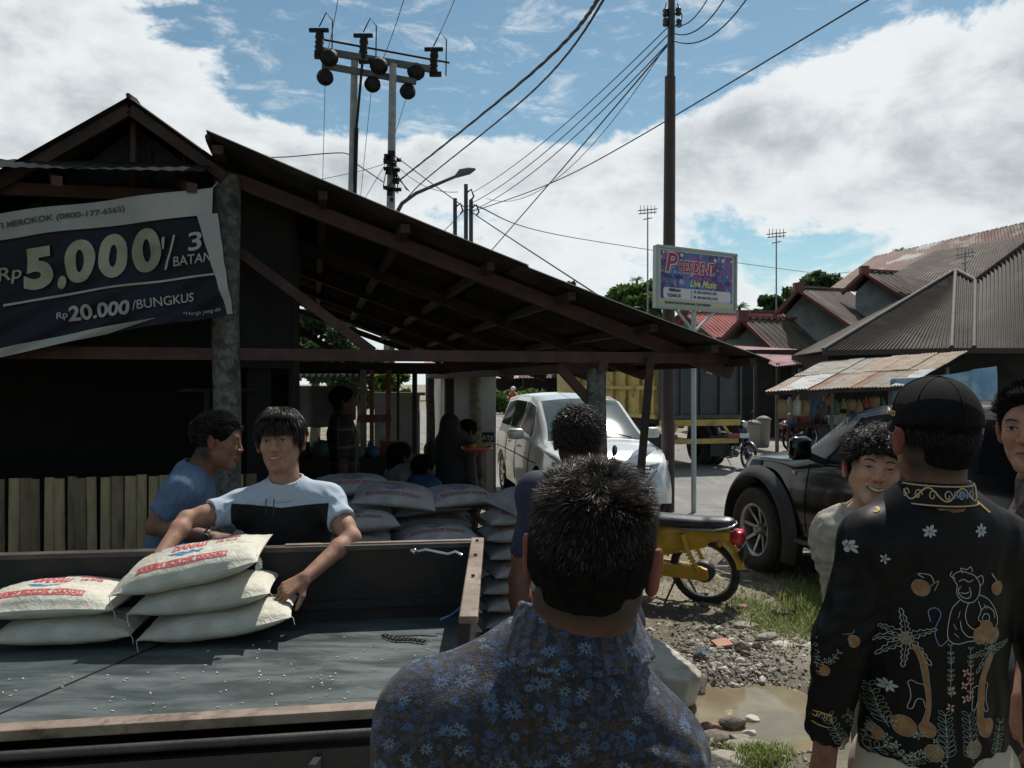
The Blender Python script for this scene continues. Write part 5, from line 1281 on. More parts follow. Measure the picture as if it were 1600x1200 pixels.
# mop of straight hair with fringe
hair_cap(Fb, boy, [((0, -.07, -.03), (0, .45, -1)), ((0, .074, .042), (0, 1, -.9))], .011, h=.004, blobs=[((0, .045, .082), (.066, .050, .026)), ((.058, .02, .045), (.028, .055, .042)), ((-.058, .02, .045), (.028, .055, .042))], subs=[((.086, -.005, -.024), (.03, .03, .04)), ((-.086, -.005, -.024), (.03, .03, .04))])
P, N = scalp_points(15000, Fb, 0, (.088, .106, .094), (0, -.014, .038)); ok = (P[:, 2] > .01) | ((P[:, 1] < -.02) & (P[:, 2] > -.035)); ok &= ~((P[:, 1] > .05) & (P[:, 2] < .045)); P, N = P[ok], N[ok]
wh = np.array([.010, -.035, .13]); q = P-wh; fl = q/np.linalg.norm(q, axis=1)[:, None]; tg = fl-N*(fl*N).sum(1)[:, None]; cl = np.stack([vn(P, 45, 2), vn(P, 45, 7), vn(P, 45, 12)], 1)*.35
D0 = tg+N*.30+cl+rng.normal(0, .07, P.shape); D1 = tg+np.array([0, 0, -.75])+cl+rng.normal(0, .08, P.shape)
strands('hair_strands', boy, Fb, P, D0, D1, .030+.022*rng.random(len(P)), .0009, [HAIR, HAIRB], (rng.random(len(P)) < .25).astype(int), 4)

# ---- man in the blue shirt, bending, in profile
blu = empty('person', (-1.5, 3.75, 0), 'man in blue short-sleeved shirt with wristwatch bending beside the truck', 'person')
Yc2 = 3.72
J = joints(-1.45, Yc2, 1.66, R(-90), sw=.17)
J['head'] = W(339, 688, Yc2); J['neck'] = W(306, 742, Yc2); J['chest'] = W(282, 812, Yc2+.0); J['belly'] = W(262, 875, Yc2); J['pelvis'] = W(250, 935, Yc2)
J['shR'] = W(288, 766, Yc2-.17); J['shL'] = W(300, 762, Yc2+.17); J['elR'] = W(243, 822, Yc2-.22); J['wrR'] = W(331, 840, Yc2-.24); J['elL'] = W(300, 850, Yc2+.22); J['wrL'] = W(362, 862, Yc2+.05)
for s, sg in (('R', -1), ('L', 1)):
    J['hip'+s] = J['pelvis']+Vector((0, sg*.09, -.02)); J['kn'+s] = Vector((J['pelvis'].x+.03, Yc2+sg*.10, .42)); J['an'+s] = Vector((J['pelvis'].x-.0, Yc2+sg*.11, .075)); J['toe'+s] = J['an'+s]+Vector((.14, 0, -.035))
Fu = Frame(J['head'], rotm(R(-78), R(-8), R(-4)), 1.08)
body_mesh(J, Fu, blu, SKIN, arms={'R': dict(d=(.9, -.05, -.22), n=(.1, .5, -.8), side=-1, curl=(.5, .5, .5, .5), r=(.046, .04, .027))}, h_head=.004, h_arm=.0045, k_jaw=1.1)
head_extras(blu, Fu)
BLUS = M('blue_cotton_shirt', (.075, .125, .21), (.10, .155, .25), 30, .85, .4, 300)
dirs = [(W(265, 790, Yc2-.2), .10, (.7, 0, 1), .006), (W(300, 830, Yc2-.1), .12, (1, 0, .6), .006), (W(255, 800, Yc2-.2), .08, (1, 0, .1), .006)]
tee(J, blu, BLUS, .014, .007, .74, dirs=dirs, amp=.005, sl_r=(.064, .068), neck_r=.064, hem=-.12)
ring_collar(J, blu, BLUS, (.45, 0, 1), (.082, .082), -.005, .048, .005, .2, front=(1, 0, 0), drop=.02)
trousers(J, blu, M('dark_blue_trousers', (.015, .018, .03))); shoes(J, blu, BLACK)
hair_cap(Fu, blu, [((0, -.06, -.055), (0, .5, -1)), ((0, .068, .05), (0, 1, -.5))], .006, h=.004, rough_=.002, blobs=[((0, -.07, -.0), (.056, .034, .05)), ((0, .04, .085), (.055, .045, .02))], subs=[((.09, .008, -.03), (.03, .036, .045)), ((-.09, .008, -.03), (.03, .036, .045)), ((0, .12, .0), (.1, .075, .055))])
P, N = scalp_points(9000, Fu, 0, (.084, .104, .090)); ok = (P[:, 2] > .035) | ((P[:, 1] < -.03) & (P[:, 2] > -.03)); ok &= ~((P[:, 1] > .055) & (P[:, 2] < .055)); P, N = P[ok], N[ok]
D = N*.5+np.array([0, .7, 0])+rng.normal(0, .2, P.shape); strands('hair_strands', blu, Fu, P, D, D-N*.3, .014+.012*rng.random(len(P)), .0008, [HAIR], None, 3)
wt = J['elR'].lerp(J['wrR'], .93); ad = (J['wrR']-J['elR']).normalized()
ww = empty('wristwatch', wt, 'dark wristwatch on the bending man in blue shirt', 'watch')
m = MB(); m.lathe([(.029, -.010), (.033, -.010), (.033, .010), (.029, .010)], wt, ad, 22); m.build('strap', BLACK, ww)
m = MB(); m.lathe([(0, -.005), (.017, -.004), (.018, .004), (.014, .007), (0, .007)], wt+Vector((0, -.034, .004)), (0, -1, .1), 20); m.build('case', STEEL, ww)
pp = W(366, 848, 3.46); 
m = MB(); m.sheet(lambda u, v: pp+Vector((-.03+.07*u, .02*v+.01*math.sin(u*4), .03-.07*v+.02*u)), 8, 8); m.build('pages', M('paper_white', (.5, .55, .6)), None)
bpy.data.objects['pages'].name = 'folded_paper'; tag(bpy.data.objects['folded_paper'], 'white printed paper held by the man in the blue shirt', 'paper')

# ---- smiling youth with curly hair
smi = empty('person', (1.18, 2.68, 0), 'grinning youth with curly hair and khaki long-sleeved top beside the capped man', 'person')
Ys = 2.66
J = joints(1.22, Ys, 1.70, R(180), sw=.17)
J['head'] = W(1368, 731, Ys-.02); J['neck'] = W(1362, 806, Ys+.02); J['chest'] = W(1388, 880, Ys+.04); J['belly'] = W(1400, 955, Ys+.05); J['pelvis'] = W(1405, 1020, Ys+.05)
J['shR'] = W(1312, 836, Ys); J['shL'] = W(1452, 822, Ys+.02); J['elR'] = W(1318, 960, Ys+.06); J['wrR'] = W(1372, 1040, Ys-.06); J['elL'] = W(1478, 950, Ys+.05); J['wrL'] = W(1440, 1040, Ys-.05)
for s, sg in (('L', 1), ('R', -1)):
    J['hip'+s] = Vector((J['pelvis'].x+sg*.085, Ys+.05, .84)); J['kn'+s] = Vector((J['hip'+s].x, Ys+.03, .46)); J['an'+s] = Vector((J['kn'+s].x, Ys+.06, .075)); J['toe'+s] = J['an'+s]+Vector((sg*.03, -.14, -.035))
Fs = Frame(J['head'], rotm(R(163), R(4), R(-7)), 1.03)
body_mesh(J, Fs, smi, SKIN6, smile=1.2, open_=1.1, arms={}, h_head=.0028, ear_out=.008, k_jaw=1.12)
head_extras(smi, Fs, 1.2, .0, 1.1, 1.2)
KH = M('khaki_knit_top', (.27, .25, .20), (.33, .31, .26), 40, .9, .4, 400)
dirs = [(W(1300, 850, Ys), .10, (.3, 0, 1), .018), (W(1310, 900, Ys), .10, (1, 0, .8), .018), (W(1350, 850, Ys-.1), .12, (1, 0, -.8), .014), (W(1340, 900, Ys-.1), .12, (1, 0, -.5), .014)]
tee(J, smi, KH, .014, .0055, longs=True, dirs=dirs, amp=.004, neck_r=.080, hem=-.14)
trousers(J, smi, M('grey_trousers', (.12, .12, .11))); shoes(J, smi, BLACK)
hair_cap(Fs, smi, [((0, -.07, -.03), (0, .45, -1)), ((0, .078, .040), (0, 1, -.9))], .008, h=.0035, rough_=.005, blobs=[((0, .035, .085), (.062, .050, .026)), ((.060, .01, .045), (.026, .05, .042)), ((-.060, .01, .045), (.026, .05, .042))], subs=[((.088, -.008, -.024), (.03, .03, .04)), ((-.088, -.008, -.024), (.03, .03, .04))])
P, N = scalp_points(11000, Fs, 0, (.086, .102, .092), (0, -.014, .04)); ok = (P[:, 2] > .015) | ((P[:, 1] < -.03) & (P[:, 2] > -.03)); ok &= ~((P[:, 1] > .06) & (P[:, 2] < .045)); P, N = P[ok], N[ok]
cl = np.stack([vn(P, 50, 2), vn(P, 50, 7), vn(P, 50, 12)], 1); D0 = N*.8+cl*.9+rng.normal(0, .25, P.shape); D1 = D0*.3+cl+np.array([0, .2, -.6])+rng.normal(0, .3, P.shape)
strands('hair_strands', smi, Fs, P, D0, D1, .027+.012*rng.random(len(P)), .0007, [HAIR, HAIRB], (rng.random(len(P)) < .5).astype(int), 9, curl_=.0035)

# ---- man at the right edge
edg = empty('person', (1.50, 2.3, 0), 'man cut by the right edge with short dark hair and brown batik shirt', 'person')
Ye = 2.25
J = joints(1.56, Ye, 1.78, R(150), sw=.18)
J['head'] = W(1614, 668, Ye); J['neck'] = W(1648, 758, Ye+.03); J['chest'] = J['neck']+Vector((.06, .05, -.22)); J['belly'] = J['chest']+Vector((0, 0, -.19)); J['pelvis'] = J['belly']+Vector((0, 0, -.13))
J['shR'] = W(1646, 812, Ye-.08); J['elR'] = W(1630, 960, Ye-.10); J['wrR'] = W(1600, 1090, Ye-.2); J['shL'] = J['shR']+Vector((.30, .2, 0)); J['elL'] = J['shL']+Vector((.05, .05, -.28)); J['wrL'] = J['elL']+Vector((-.02, -.1, -.22))
Fe = Frame(J['head'], rotm(R(180-45), R(0), R(2)), 1.02)
body_mesh(J, Fe, edg, SKIN5, smile=.1, open_=0, h_head=.0035, arms={'R': dict(d=(-.1, -.2, -1), n=(.8, .3, 0), side=1)}); head_extras(edg, Fe, .1, 0, 0)
mt, t, b, oc = matnodes('brown_batik_shirt', .7, .3); f_ = t.ramp(t.noise(oc, 45, 4, .7, 1.2), .45, .55)
t.L.new(t.mix(f_, (.012, .010, .012), (.10, .06, .055)), b.inputs['Base Color'])
tee(J, edg, mt, .014, .008, .72, amp=.004, sl_r=(.066, .068), hem=-.14); ring_collar(J, edg, mt, (-.1, 0, 1), front=(-.6, -.8, 0), drop=.02)
trousers(J, edg, M('black_trousers', (.015, .015, .017))); shoes(J, edg, BLACK)
hair_cap(Fe, edg, [((0, -.06, -.05), (0, .5, -1)), ((0, .070, .058), (0, 1, -.6))], .008, h=.004, rough_=.003, blobs=[((0, .04, .088), (.056, .045, .022))], subs=[((.09, .008, -.03), (.03, .036, .045)), ((-.09, .008, -.03), (.03, .036, .045)), ((0, .12, .0), (.1, .072, .062))])
P, N = scalp_points(9000, Fe, 0, (.086, .104, .092)); ok = ((P[:, 2] > .04) | ((P[:, 1] < -.03) & (P[:, 2] > -.03))) & ~((P[:, 1] > .06) & (P[:, 2] < .06)); P, N = P[ok], N[ok]
D = N*.8+np.array([.2, .5, .2])+rng.normal(0, .25, P.shape); strands('hair_strands', edg, Fe, P, D, D, .016+.012*rng.random(len(P)), .0008, [HAIR], None, 3)

# ---- curly-haired man beyond the foreground man
cur = empty('person', (.26, 3.05, 0), 'man in navy polo with curly hair, half hidden behind the foreground man', 'person')
J = joints(.26, 3.05, 1.70, R(-8), sw=.165)
J['head'] = W(903, 688, 3.05); J['neck'] = W(902, 770, 3.05); J['pelvis'].x += .06; J['elR'] = W(985, 968, 3.02); J['wrR'] = W(950, 1020, 2.9); J['elL'] = W(812, 905, 3.05); J['wrL'] = W(815, 1010, 2.98)
for s in 'LR': J['hip'+s].x += .05
Fk = Frame(J['head'], rotm(R(-12), R(0), R(3)), 1.0)
body_mesh(J, Fk, cur, SKIN, h_head=.0045, h_arm=.006, ear_out=.004)
NAVY = M('navy_polo', (.010, .014, .035), (.016, .022, .05), 30, .85)
tee(J, cur, NAVY, .012, .009, .74, amp=.004); ring_collar(J, cur, NAVY, (0, .1, 1)); trousers(J, cur, M('navy_trousers', (.01, .013, .03))); shoes(J, cur, BLACK)
hair_cap(Fk, cur, [((0, -.06, -.05), (0, .4, -1)), ((0, .06, .03), (0, 1, -.3))], .009, h=.004, rough_=.006)
P, N = scalp_points(4200, Fk, 0, (.086, .104, .093)); ok = (P[:, 2] > -.03) & ~((P[:, 1] > .05) & (P[:, 2] < .045)); P, N = P[ok], N[ok]
D0 = N+rng.normal(0, .4, P.shape); strands('hair_strands', cur, Fk, P, D0, rng.normal(0, .5, P.shape)+N*.2, .022+.008*rng.random(len(P)), .0012, [HAIR, HAIRB], (rng.random(len(P)) < .3).astype(int), 7, curl_=.005)

# ---- people in the shade of the shed
def shade_person(px, py_head, Y, H, yaw, cloth, label, z0=0, hijab=None, arms=None, hx=0, long_=False, skirt=None, hair=True, dirs=(), sit=False):
    hd_ = W(px, py_head, Y); x = hd_.x-hx; root = empty('person', (x, Y, max(0, 0)), label, 'person')
    J = joints(x, Y, H, yaw, 0, sw=.165*H/1.7)
    dz_ = hd_.z-J['head'].z
    for q in list(J):
        if isinstance(J[q], Vector) and q not in 'fr' and not q.startswith(('an', 'toe')): J[q] = J[q]+Vector((0, 0, dz_ if not q.startswith('kn') else dz_*.5))
    J['head'] = hd_
    if arms: J.update(arms(J))
    k = H/1.7 if H > 1.4 else .93; F_ = Frame(J['head'], rotm(yaw), k)
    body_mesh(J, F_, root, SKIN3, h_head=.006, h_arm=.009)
    tee(J, root, cloth, .014, .012, .8, amp=.004, longs=long_, hem=-.1)
    if skirt:
        v = Vol(*bounds([J['pelvis'], J['anL'], J['anR']], .26), .016); v.cap(J['pelvis']+Vector((0, 0, .06)), Vector((J['pelvis'].x, J['pelvis'].y, .12)), .15, .21, .02); v.plane((0, 0, .08), (0, 0, -1)); cloth_mesh(v, 'skirt', skirt, root, .01, (), 6, 3)
    else: trousers(J, root, M('shade_trousers', (.02, .018, .017)), .02)
    if hijab:
        v = Vol(*bounds([J['head'], J['chest']], .26), .009); c = F_
        v.ell(F_.p(0, -.016, .03), (.092*k, .110*k, .100*k), F_.R, .02); v.cap(F_.p(0, -.02, -.04), J['neck']-Vector((0, 0, .03)), .085, .11, .04); v.cap(J['neck']-Vector((0, 0, .02)), J['chest']-Vector((0, 0, .05)), .14, .20, .06); v.cap(J['shL'], J['shR'], .085, .085, .05)
        v.ell(F_.p(0, .115, -.02), (.058*k, .07*k, .075*k), F_.R, .01, 'sub'); v.plane((0, 0, J['chest'].z-.16), (0, 0, -1)); cloth_mesh(v, 'hijab', hijab, root, .006, (), 8, 3)
    elif hair:
        hair_cap(F_, root, [((0, -.06, -.05), (0, .5, -1)), ((0, .066, .045), (0, 1, -.6))], .008, h=.007, rough_=.003)
    shoes(J, root, BLACK, .016)
    return root, J, F_
mt, t, b, oc = matnodes('checked_shirt', .85, .3)
x, y, z = t.sep(oc); ck = t.m('MAXIMUM', t.m('LESS_THAN', t.m('FRACT', t.m('MULTIPLY', z, 7)), .14), t.m('LESS_THAN', t.m('FRACT', t.m('MULTIPLY', x, 9)), .14)); t.L.new(t.mix(ck, (.03, .025, .02), (.10, .095, .08)), b.inputs['Base Color']); CHECK = mt
shade_person(537, 627, 6.6, 1.72, R(-75), CHECK, 'standing man in checked shirt in the shade of the shed, facing right')
sg_, J, F_ = shade_person(628, 714, 6.3, 1.25, R(-60), M('pale_grey_top', (.17, .16, .15)), 'girl with long dark hair in a pale top behind the rice sacks')
m_ = Vol(*bounds([F_.p(0, -.04, -.05)], .2), .008); m_.cap(F_.p(0, -.05, .03), F_.p(0, -.07, -.16), .085, .055, .02); m_.ell(F_.p(0, .09, -.05), (.09, .09, .12), F_.R, .01, 'sub'); V, Fq = m_.mesh(); link_mesh('long_hair', V, Fq, HAIRC, sg_, smooth=True)
shade_person(663, 733, 6.1, 1.15, R(-50), M('child_blue_top', (.02, .05, .12)), 'small child in a blue top sitting behind the rice sacks')
PINK = M('pink_cloth', (.25, .03, .06), (.16, .02, .05), 20, .8); LACE = M('pattern_skirt', (.20, .19, .18), (.04, .04, .04), 55, .8, detail=1)
def arm_f(J): return dict(elR=J['elR']+Vector((.0, -.06, .05)), wrR=W(731, 716, 7.05))
shade_person(704, 668, 6.9, 1.62, R(-20), M('black_robe', (.012, .012, .014)), 'woman in a long black hijab and patterned skirt behind the sacks', hijab=M('black_hijab', (.010, .010, .012), rough=.85), skirt=LACE, long_=True)
shade_person(728, 674, 7.4, 1.58, R(120), M('maroon_top', (.05, .015, .02)), 'person in maroon top facing the woman in black hijab', arms=arm_f)
# red tray held up beside the palm post
tr = W(745, 706, 6.55); rt = empty('tray', tr, 'orange-red tray held beside the palm trunk post', 'tray')
m = MB(); m.lathe([(0, 0), (.10, 0), (.125, .02), (.13, .045), (.126, .045), (.12, .02), (0, .006)], tr, (0, 0, 1), 24); m.build('dish', M('orange_plastic', (.34, .07, .035), rough=.4), rt)
m = MB()
for k in range(9): m.lathe([(0, 0), (.03, .01), (.03, .03), (0, .045)], tr+Vector((.07*math.cos(k*2.4)*(k/9), .07*math.sin(k*2.4)*(k/9), .012+.002*k)), (0, 0, 1), 8)
m.build('food', M('yellow_food', (.4, .26, .07), (.25, .13, .04), 40, .8), rt)

# ================================================================== RICE SACKS
mt, t, b, oc = matnodes('woven_sack', .55, .4); 
wv = t.n('ShaderNodeTexChecker'); wv.inputs['Scale'].default_value = 420; t.L.new(oc, wv.inputs['Vector'])
t.L.new(t.mix(t.ramp(t.noise(oc, 6, 5), .35, .65), (.43, .41, .34), (.57, .55, .46)), b.inputs['Base Color']); bump(t, b, t.m('ADD', t.m('MULTIPLY', wv.outputs['Fac'], .25), t.m('MULTIPLY', t.noise(oc, 22, 6, .65, 1.2), 4)), .55, .006)
b.inputs['Subsurface Weight'].default_value = .08; b.inputs['Subsurface Scale'].default_value = .02; SACK = mt
RED = M('sack_red_print', (.42, .045, .055), (.5, .09, .09), 70, .6); BLUEP = M('sack_blue_print', (.03, .16, .42), (.06, .24, .52), 70, .6); 
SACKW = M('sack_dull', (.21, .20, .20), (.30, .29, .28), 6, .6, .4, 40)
def sack_surface(L, Wd, T_, seed, sag=0., bend=0.):
    """closed pillow with pinched, stitched ends"""
    nu, nv = 46, 30; top, bot = [], []
    for i in range(nu+1):
        u = -1+2*i/nu
        for j in range(nv+1):
            v = -1+2*j/nv
            au, av = abs(u), abs(v)
            pin = 1-.10*(1-av**2)*au**6 
            wx = 1-.13*math.sin(min(1, (1-au)/.35)*math.pi)*0-.05*(1-au**2)*0
            x = u*L/2*(1-.045*(1-av**2)*au**4)
            yy = v*Wd/2*(1-.10*(1-au**4)*0+(-.10 if au < .9 else -.10*(1-au)/.1)*1)*(1-.06*au**8*0)
            prof = (max(0, 1-au**3.2))**.62*(max(0, 1-av**2.6))**.5
            n_ = mnoise.noise(Vector((u*2.2+seed, v*2.2, seed)))*.10+mnoise.noise(Vector((u*3, v*8, seed*2)))*.05*(au**2)*3+mnoise.noise(Vector((u*7, v*7, seed+4)))*.04-abs(mnoise.noise(Vector((u*4+seed, v*13, seed))))*.16*au**2-abs(mnoise.noise(Vector((u*9+v*4, v*5-u*3, seed+9))))*.07
            h = T_/2*prof*(1+n_)
            zc = -bend*(x/(L/2))**2-sag*(u > 0)*(u**2)
            top.append((x, yy, zc+h*1.12)); bot.append((x, yy, zc-h*.88))
    m_ = nv+1; V = top+bot; k = len(top)
    Fq = [(i*m_+j, (i+1)*m_+j, (i+1)*m_+j+1, i*m_+j+1) for i in range(nu) for j in range(nv)]
    Fq += [(k+i*m_+j, k+i*m_+j+1, k+(i+1)*m_+j+1, k+(i+1)*m_+j) for i in range(nu) for j in range(nv)]
    for i in range(nu): Fq += [(i*m_, k+i*m_, k+(i+1)*m_, (i+1)*m_), (i*m_+nv, (i+1)*m_+nv, k+(i+1)*m_+nv, k+i*m_+nv)]
    for j in range(nv): Fq += [(j, j+1, k+j+1, k+j), (nu*m_+j, k+nu*m_+j, k+nu*m_+j+1, nu*m_+j+1)]
    return V, Fq
def make_sack(label, L=.50, Wd=.33, T_=.105, seed=1., sag=0, bend=0, mat_=None, prints=True, group=None, thread=True, simple=False):
    s = empty('rice_sack', (0, 0, 0), label, 'rice sack', group)
    V, Fq = sack_surface(L, Wd, T_, seed, sag, bend); link_mesh('sack_body', V, Fq, mat_ or SACK, s, smooth=True)
    tris = BVHTree.FromPolygons(V, Fq); dn = Vector((0, 0, -1))
    def pr(q):
        h = tris.ray_cast(Vector((q[0], q[1], .5)), dn); return (h[0]+Vector((0, 0, .0016))) if h[0] else Vector((q[0], q[1], 0))
    m = MB()
    for e in (-1, 1): m.path([(e*(L/2-.012)*(1-.03*(1-(y/(Wd/2*.9))**2)), y*.97, -bend*.95-(sag*.95 if e > 0 else 0)) for y in np.linspace(-Wd*.44, Wd*.44, 14)], .0022, 5)
    m.build('seam', M('seam_thread', (.6, .58, .52)), s)
    if thread:
        m = MB(); e = -1; p = Vector((e*(L/2-.006), -Wd*.44, -bend)); m.path([p, p+Vector((-.004, -.006, -.012)), p+Vector((-.001, -.009, -.032)), p+Vector((.002, -.007, -.045))], .0012, 5)
        p = Vector((L/2-.006, -Wd*.44, -bend-sag)); m.path([p, p+Vector((.010, -.006, -.006)), p+Vector((.014, -.007, -.03))], .0012, 5); m.build('loose_thread', M('seam_thread', (.6, .58, .52)), s)
    if prints:
        m = MB(); c = .02 if simple else .012
        def tx(s_, size, x, y, o=0, w=None, sh_=0): text_on(m, s_, size, (x, y, 0), (1, 0, 0), (0, 1, 0), o, sh_, width=w, fn=pr, sub=c)
        def bar(x0, y0, x1, y1, n=24):
            vs = [pr((x0+(x1-x0)*i/n, y)) for i in range(n+1) for y in np.linspace(y0, y1, 4)]; m.add(vs, [(i*4+j, (i+1)*4+j, (i+1)*4+j+1, i*4+j+1) for i in range(n) for j in range(3)], True)
        tx('DANAU', .070, -.070, -.015, .0035, .125)
        bar(-.17, -.122, .15, -.1175); bar(-.17, -.096, .15, -.0925); tx('BAREH SOLOK DANAU', .027, -.168, -.1155, .0012, .315)
        if not simple: tx('BERAS SUPER', .020, .070, .045, .0008, .10); tx('10 KG', .030, .085, .000, .0015)
        m.build('red_print', M('faded_red_print', (.22, .05, .06), (.30, .13, .13), 40, .7) if simple else RED, s)
        m = MB(); 
        if not simple:
            for i, ch_ in enumerate('SOKAN'): text_on(m, ch_, .034, (-.135+.022*i, .045+.020*math.sin((i+.5)/5*math.pi), 0), Vector((1, .5-.25*i, 0)).normalized(), Vector((-.5+.25*i, 1, 0)).normalized(), .0018, fn=pr, sub=c)
            tx('PILIHAN KELUARGA', .014, -.02, .108, .0006, .16)
        # lake picture: hull and water strokes
        for y0, x0, x1 in ((-.045, -.075, .055), (-.056, -.06, .045), (-.067, -.04, .02)):
            vs = [pr((x, y0+.004*math.sin(x*140)+e)) for x in np.linspace(x0, x1, 20) for e in (0, .006)]; m.add(vs, [(2*i, 2*i+2, 2*i+3, 2*i+1) for i in range(19)], True)
        bar(-.035, .058, .050, .062); bar(.06, .08, .17, .084)
        m.build('blue_print', M('faded_blue_print', (.06, .09, .18), (.14, .17, .25), 40, .7) if simple else BLUEP, s)
    return s
def place(s, p, yaw=0, pitch=0, roll=0): s.location = p; s.rotation_euler = (roll, pitch, yaw)
yw = math.atan2(.135, .991)
s = make_sack('lower left rice sack on the truck deck, under the one reading DANAU', .485, .33, .105, 2.3, prints=False); place(s, (-1.60, 2.93, ZF+.050), yw)
s = make_sack('upper left rice sack with the red DANAU print on top', .53, .34, .118, 5.1, bend=.012); place(s, (-1.672, 2.93, ZF+.150), yw*.6, R(-1.5))
s = make_sack('bottom rice sack of the right pile on the truck deck', .53, .33, .11, 9.4, sag=-.03, prints=False); place(s, (-1.075, 2.98, ZF+.056), yw+.03, R(-3))
s = make_sack('middle rice sack of the right pile gripped by the boy', .49, .33, .112, 4.2, sag=-.012, prints=False); place(s, (-1.13, 2.98, ZF+.153), yw+.02, R(-5))
s = make_sack('tilted top rice sack with torn white corner that the boy is lifting', .52, .34, .13, 7.7, sag=-.02, bend=.004); place(s, (-1.175, 2.97, ZF+.262), yw-.02, R(-10), R(6))
# torn corner flap
m = MB(); c0 = W(396, 880, 2.9)
for k in range(9):
    a = -.9+.28*k; p = c0+Vector((.016*math.cos(a), -.01, .016*math.sin(a))); d = Vector((math.cos(a)*.7, -.25, math.sin(a)*.6+.1)); m.add([p+Vector((0, 0, -.008)), p+Vector((0, 0, .008)), p+d*.030+Vector((0, 0, .004)), p+d*.034+Vector((0, 0, -.003))], [(0, 1, 2, 3)])
sk_top = s; m.build('torn_flap', M('torn_plastic', (.7, .7, .66), rough=.5), s)
# the stacked wall of sacks under the shed
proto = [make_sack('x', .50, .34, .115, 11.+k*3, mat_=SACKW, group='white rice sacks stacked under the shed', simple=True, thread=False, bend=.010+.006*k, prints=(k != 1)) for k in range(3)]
first = [True]*3
cols = [(-1.42, 9, 0), (-.93, 9, 1), (-.44, 9, 0), (.06, 9, 2)]
sk = []
def put(x, y, z, yaw, pit=0, top=False, lab=None, rol=0):
    k = int(rng.integers(0, 3)) if not top else int(rng.choice([0, 2]))
    s = proto[k] if first[k] else copy_tree(proto[k]); first[k] = False
    s['label'] = lab; place(s, (x, y, z), yaw, pit, rol); sk.append(s)
rowlab = 'white rice sack in the wall of sacks, layer %s of its column'
nm = ['lowest', 'second', 'third', 'fourth', 'fifth', 'sixth', 'seventh', 'eighth', 'ninth', 'tenth', 'eleventh']
cn_ = ['far left column', 'left middle column', 'right middle column', 'right end column']
for ci, (cx, n, sd_) in enumerate(cols):
    for k in range(n+(ci % 2)):
        put(cx+rng.normal(0, .012), 4.72+.245*(cx+.4)+rng.normal(0, .012), .085+.103*k, RZ+rng.normal(0, .05), rng.normal(0, .02), k >= n-1, 'white rice sack, %s from the floor in the %s of the stack' % (nm[k], cn_[ci]))
for ci, (cx, n, sd_) in enumerate(cols):
    for k in range(6, n+1): put(cx-.08+rng.normal(0, .02), 5.08+.245*(cx+.4), .085+.105*k, RZ+rng.normal(0, .08), rng.normal(0, .03), k >= n-1, 'white rice sack in the back row behind the %s, %s from the floor' % (cn_[ci], nm[k]))
put(-1.0, 5.02, 1.165, RZ+.1, .02, True, 'rice sack crowning the left of the stack beside the boy', .14)
put(-.70, 4.80, 1.135, RZ-.15, .10, True, 'biggest loose rice sack lying tilted on top of the stack near the boy', .2)
put(-.34, 5.0, 1.10, RZ+.3, .03, True, 'rice sack on top of the stack in front of the woman in hijab', .12)
put(.10, 4.86, 1.105, RZ+.5, -.08, True, 'rice sack leaning on the right end of the stack by the white car', .2)
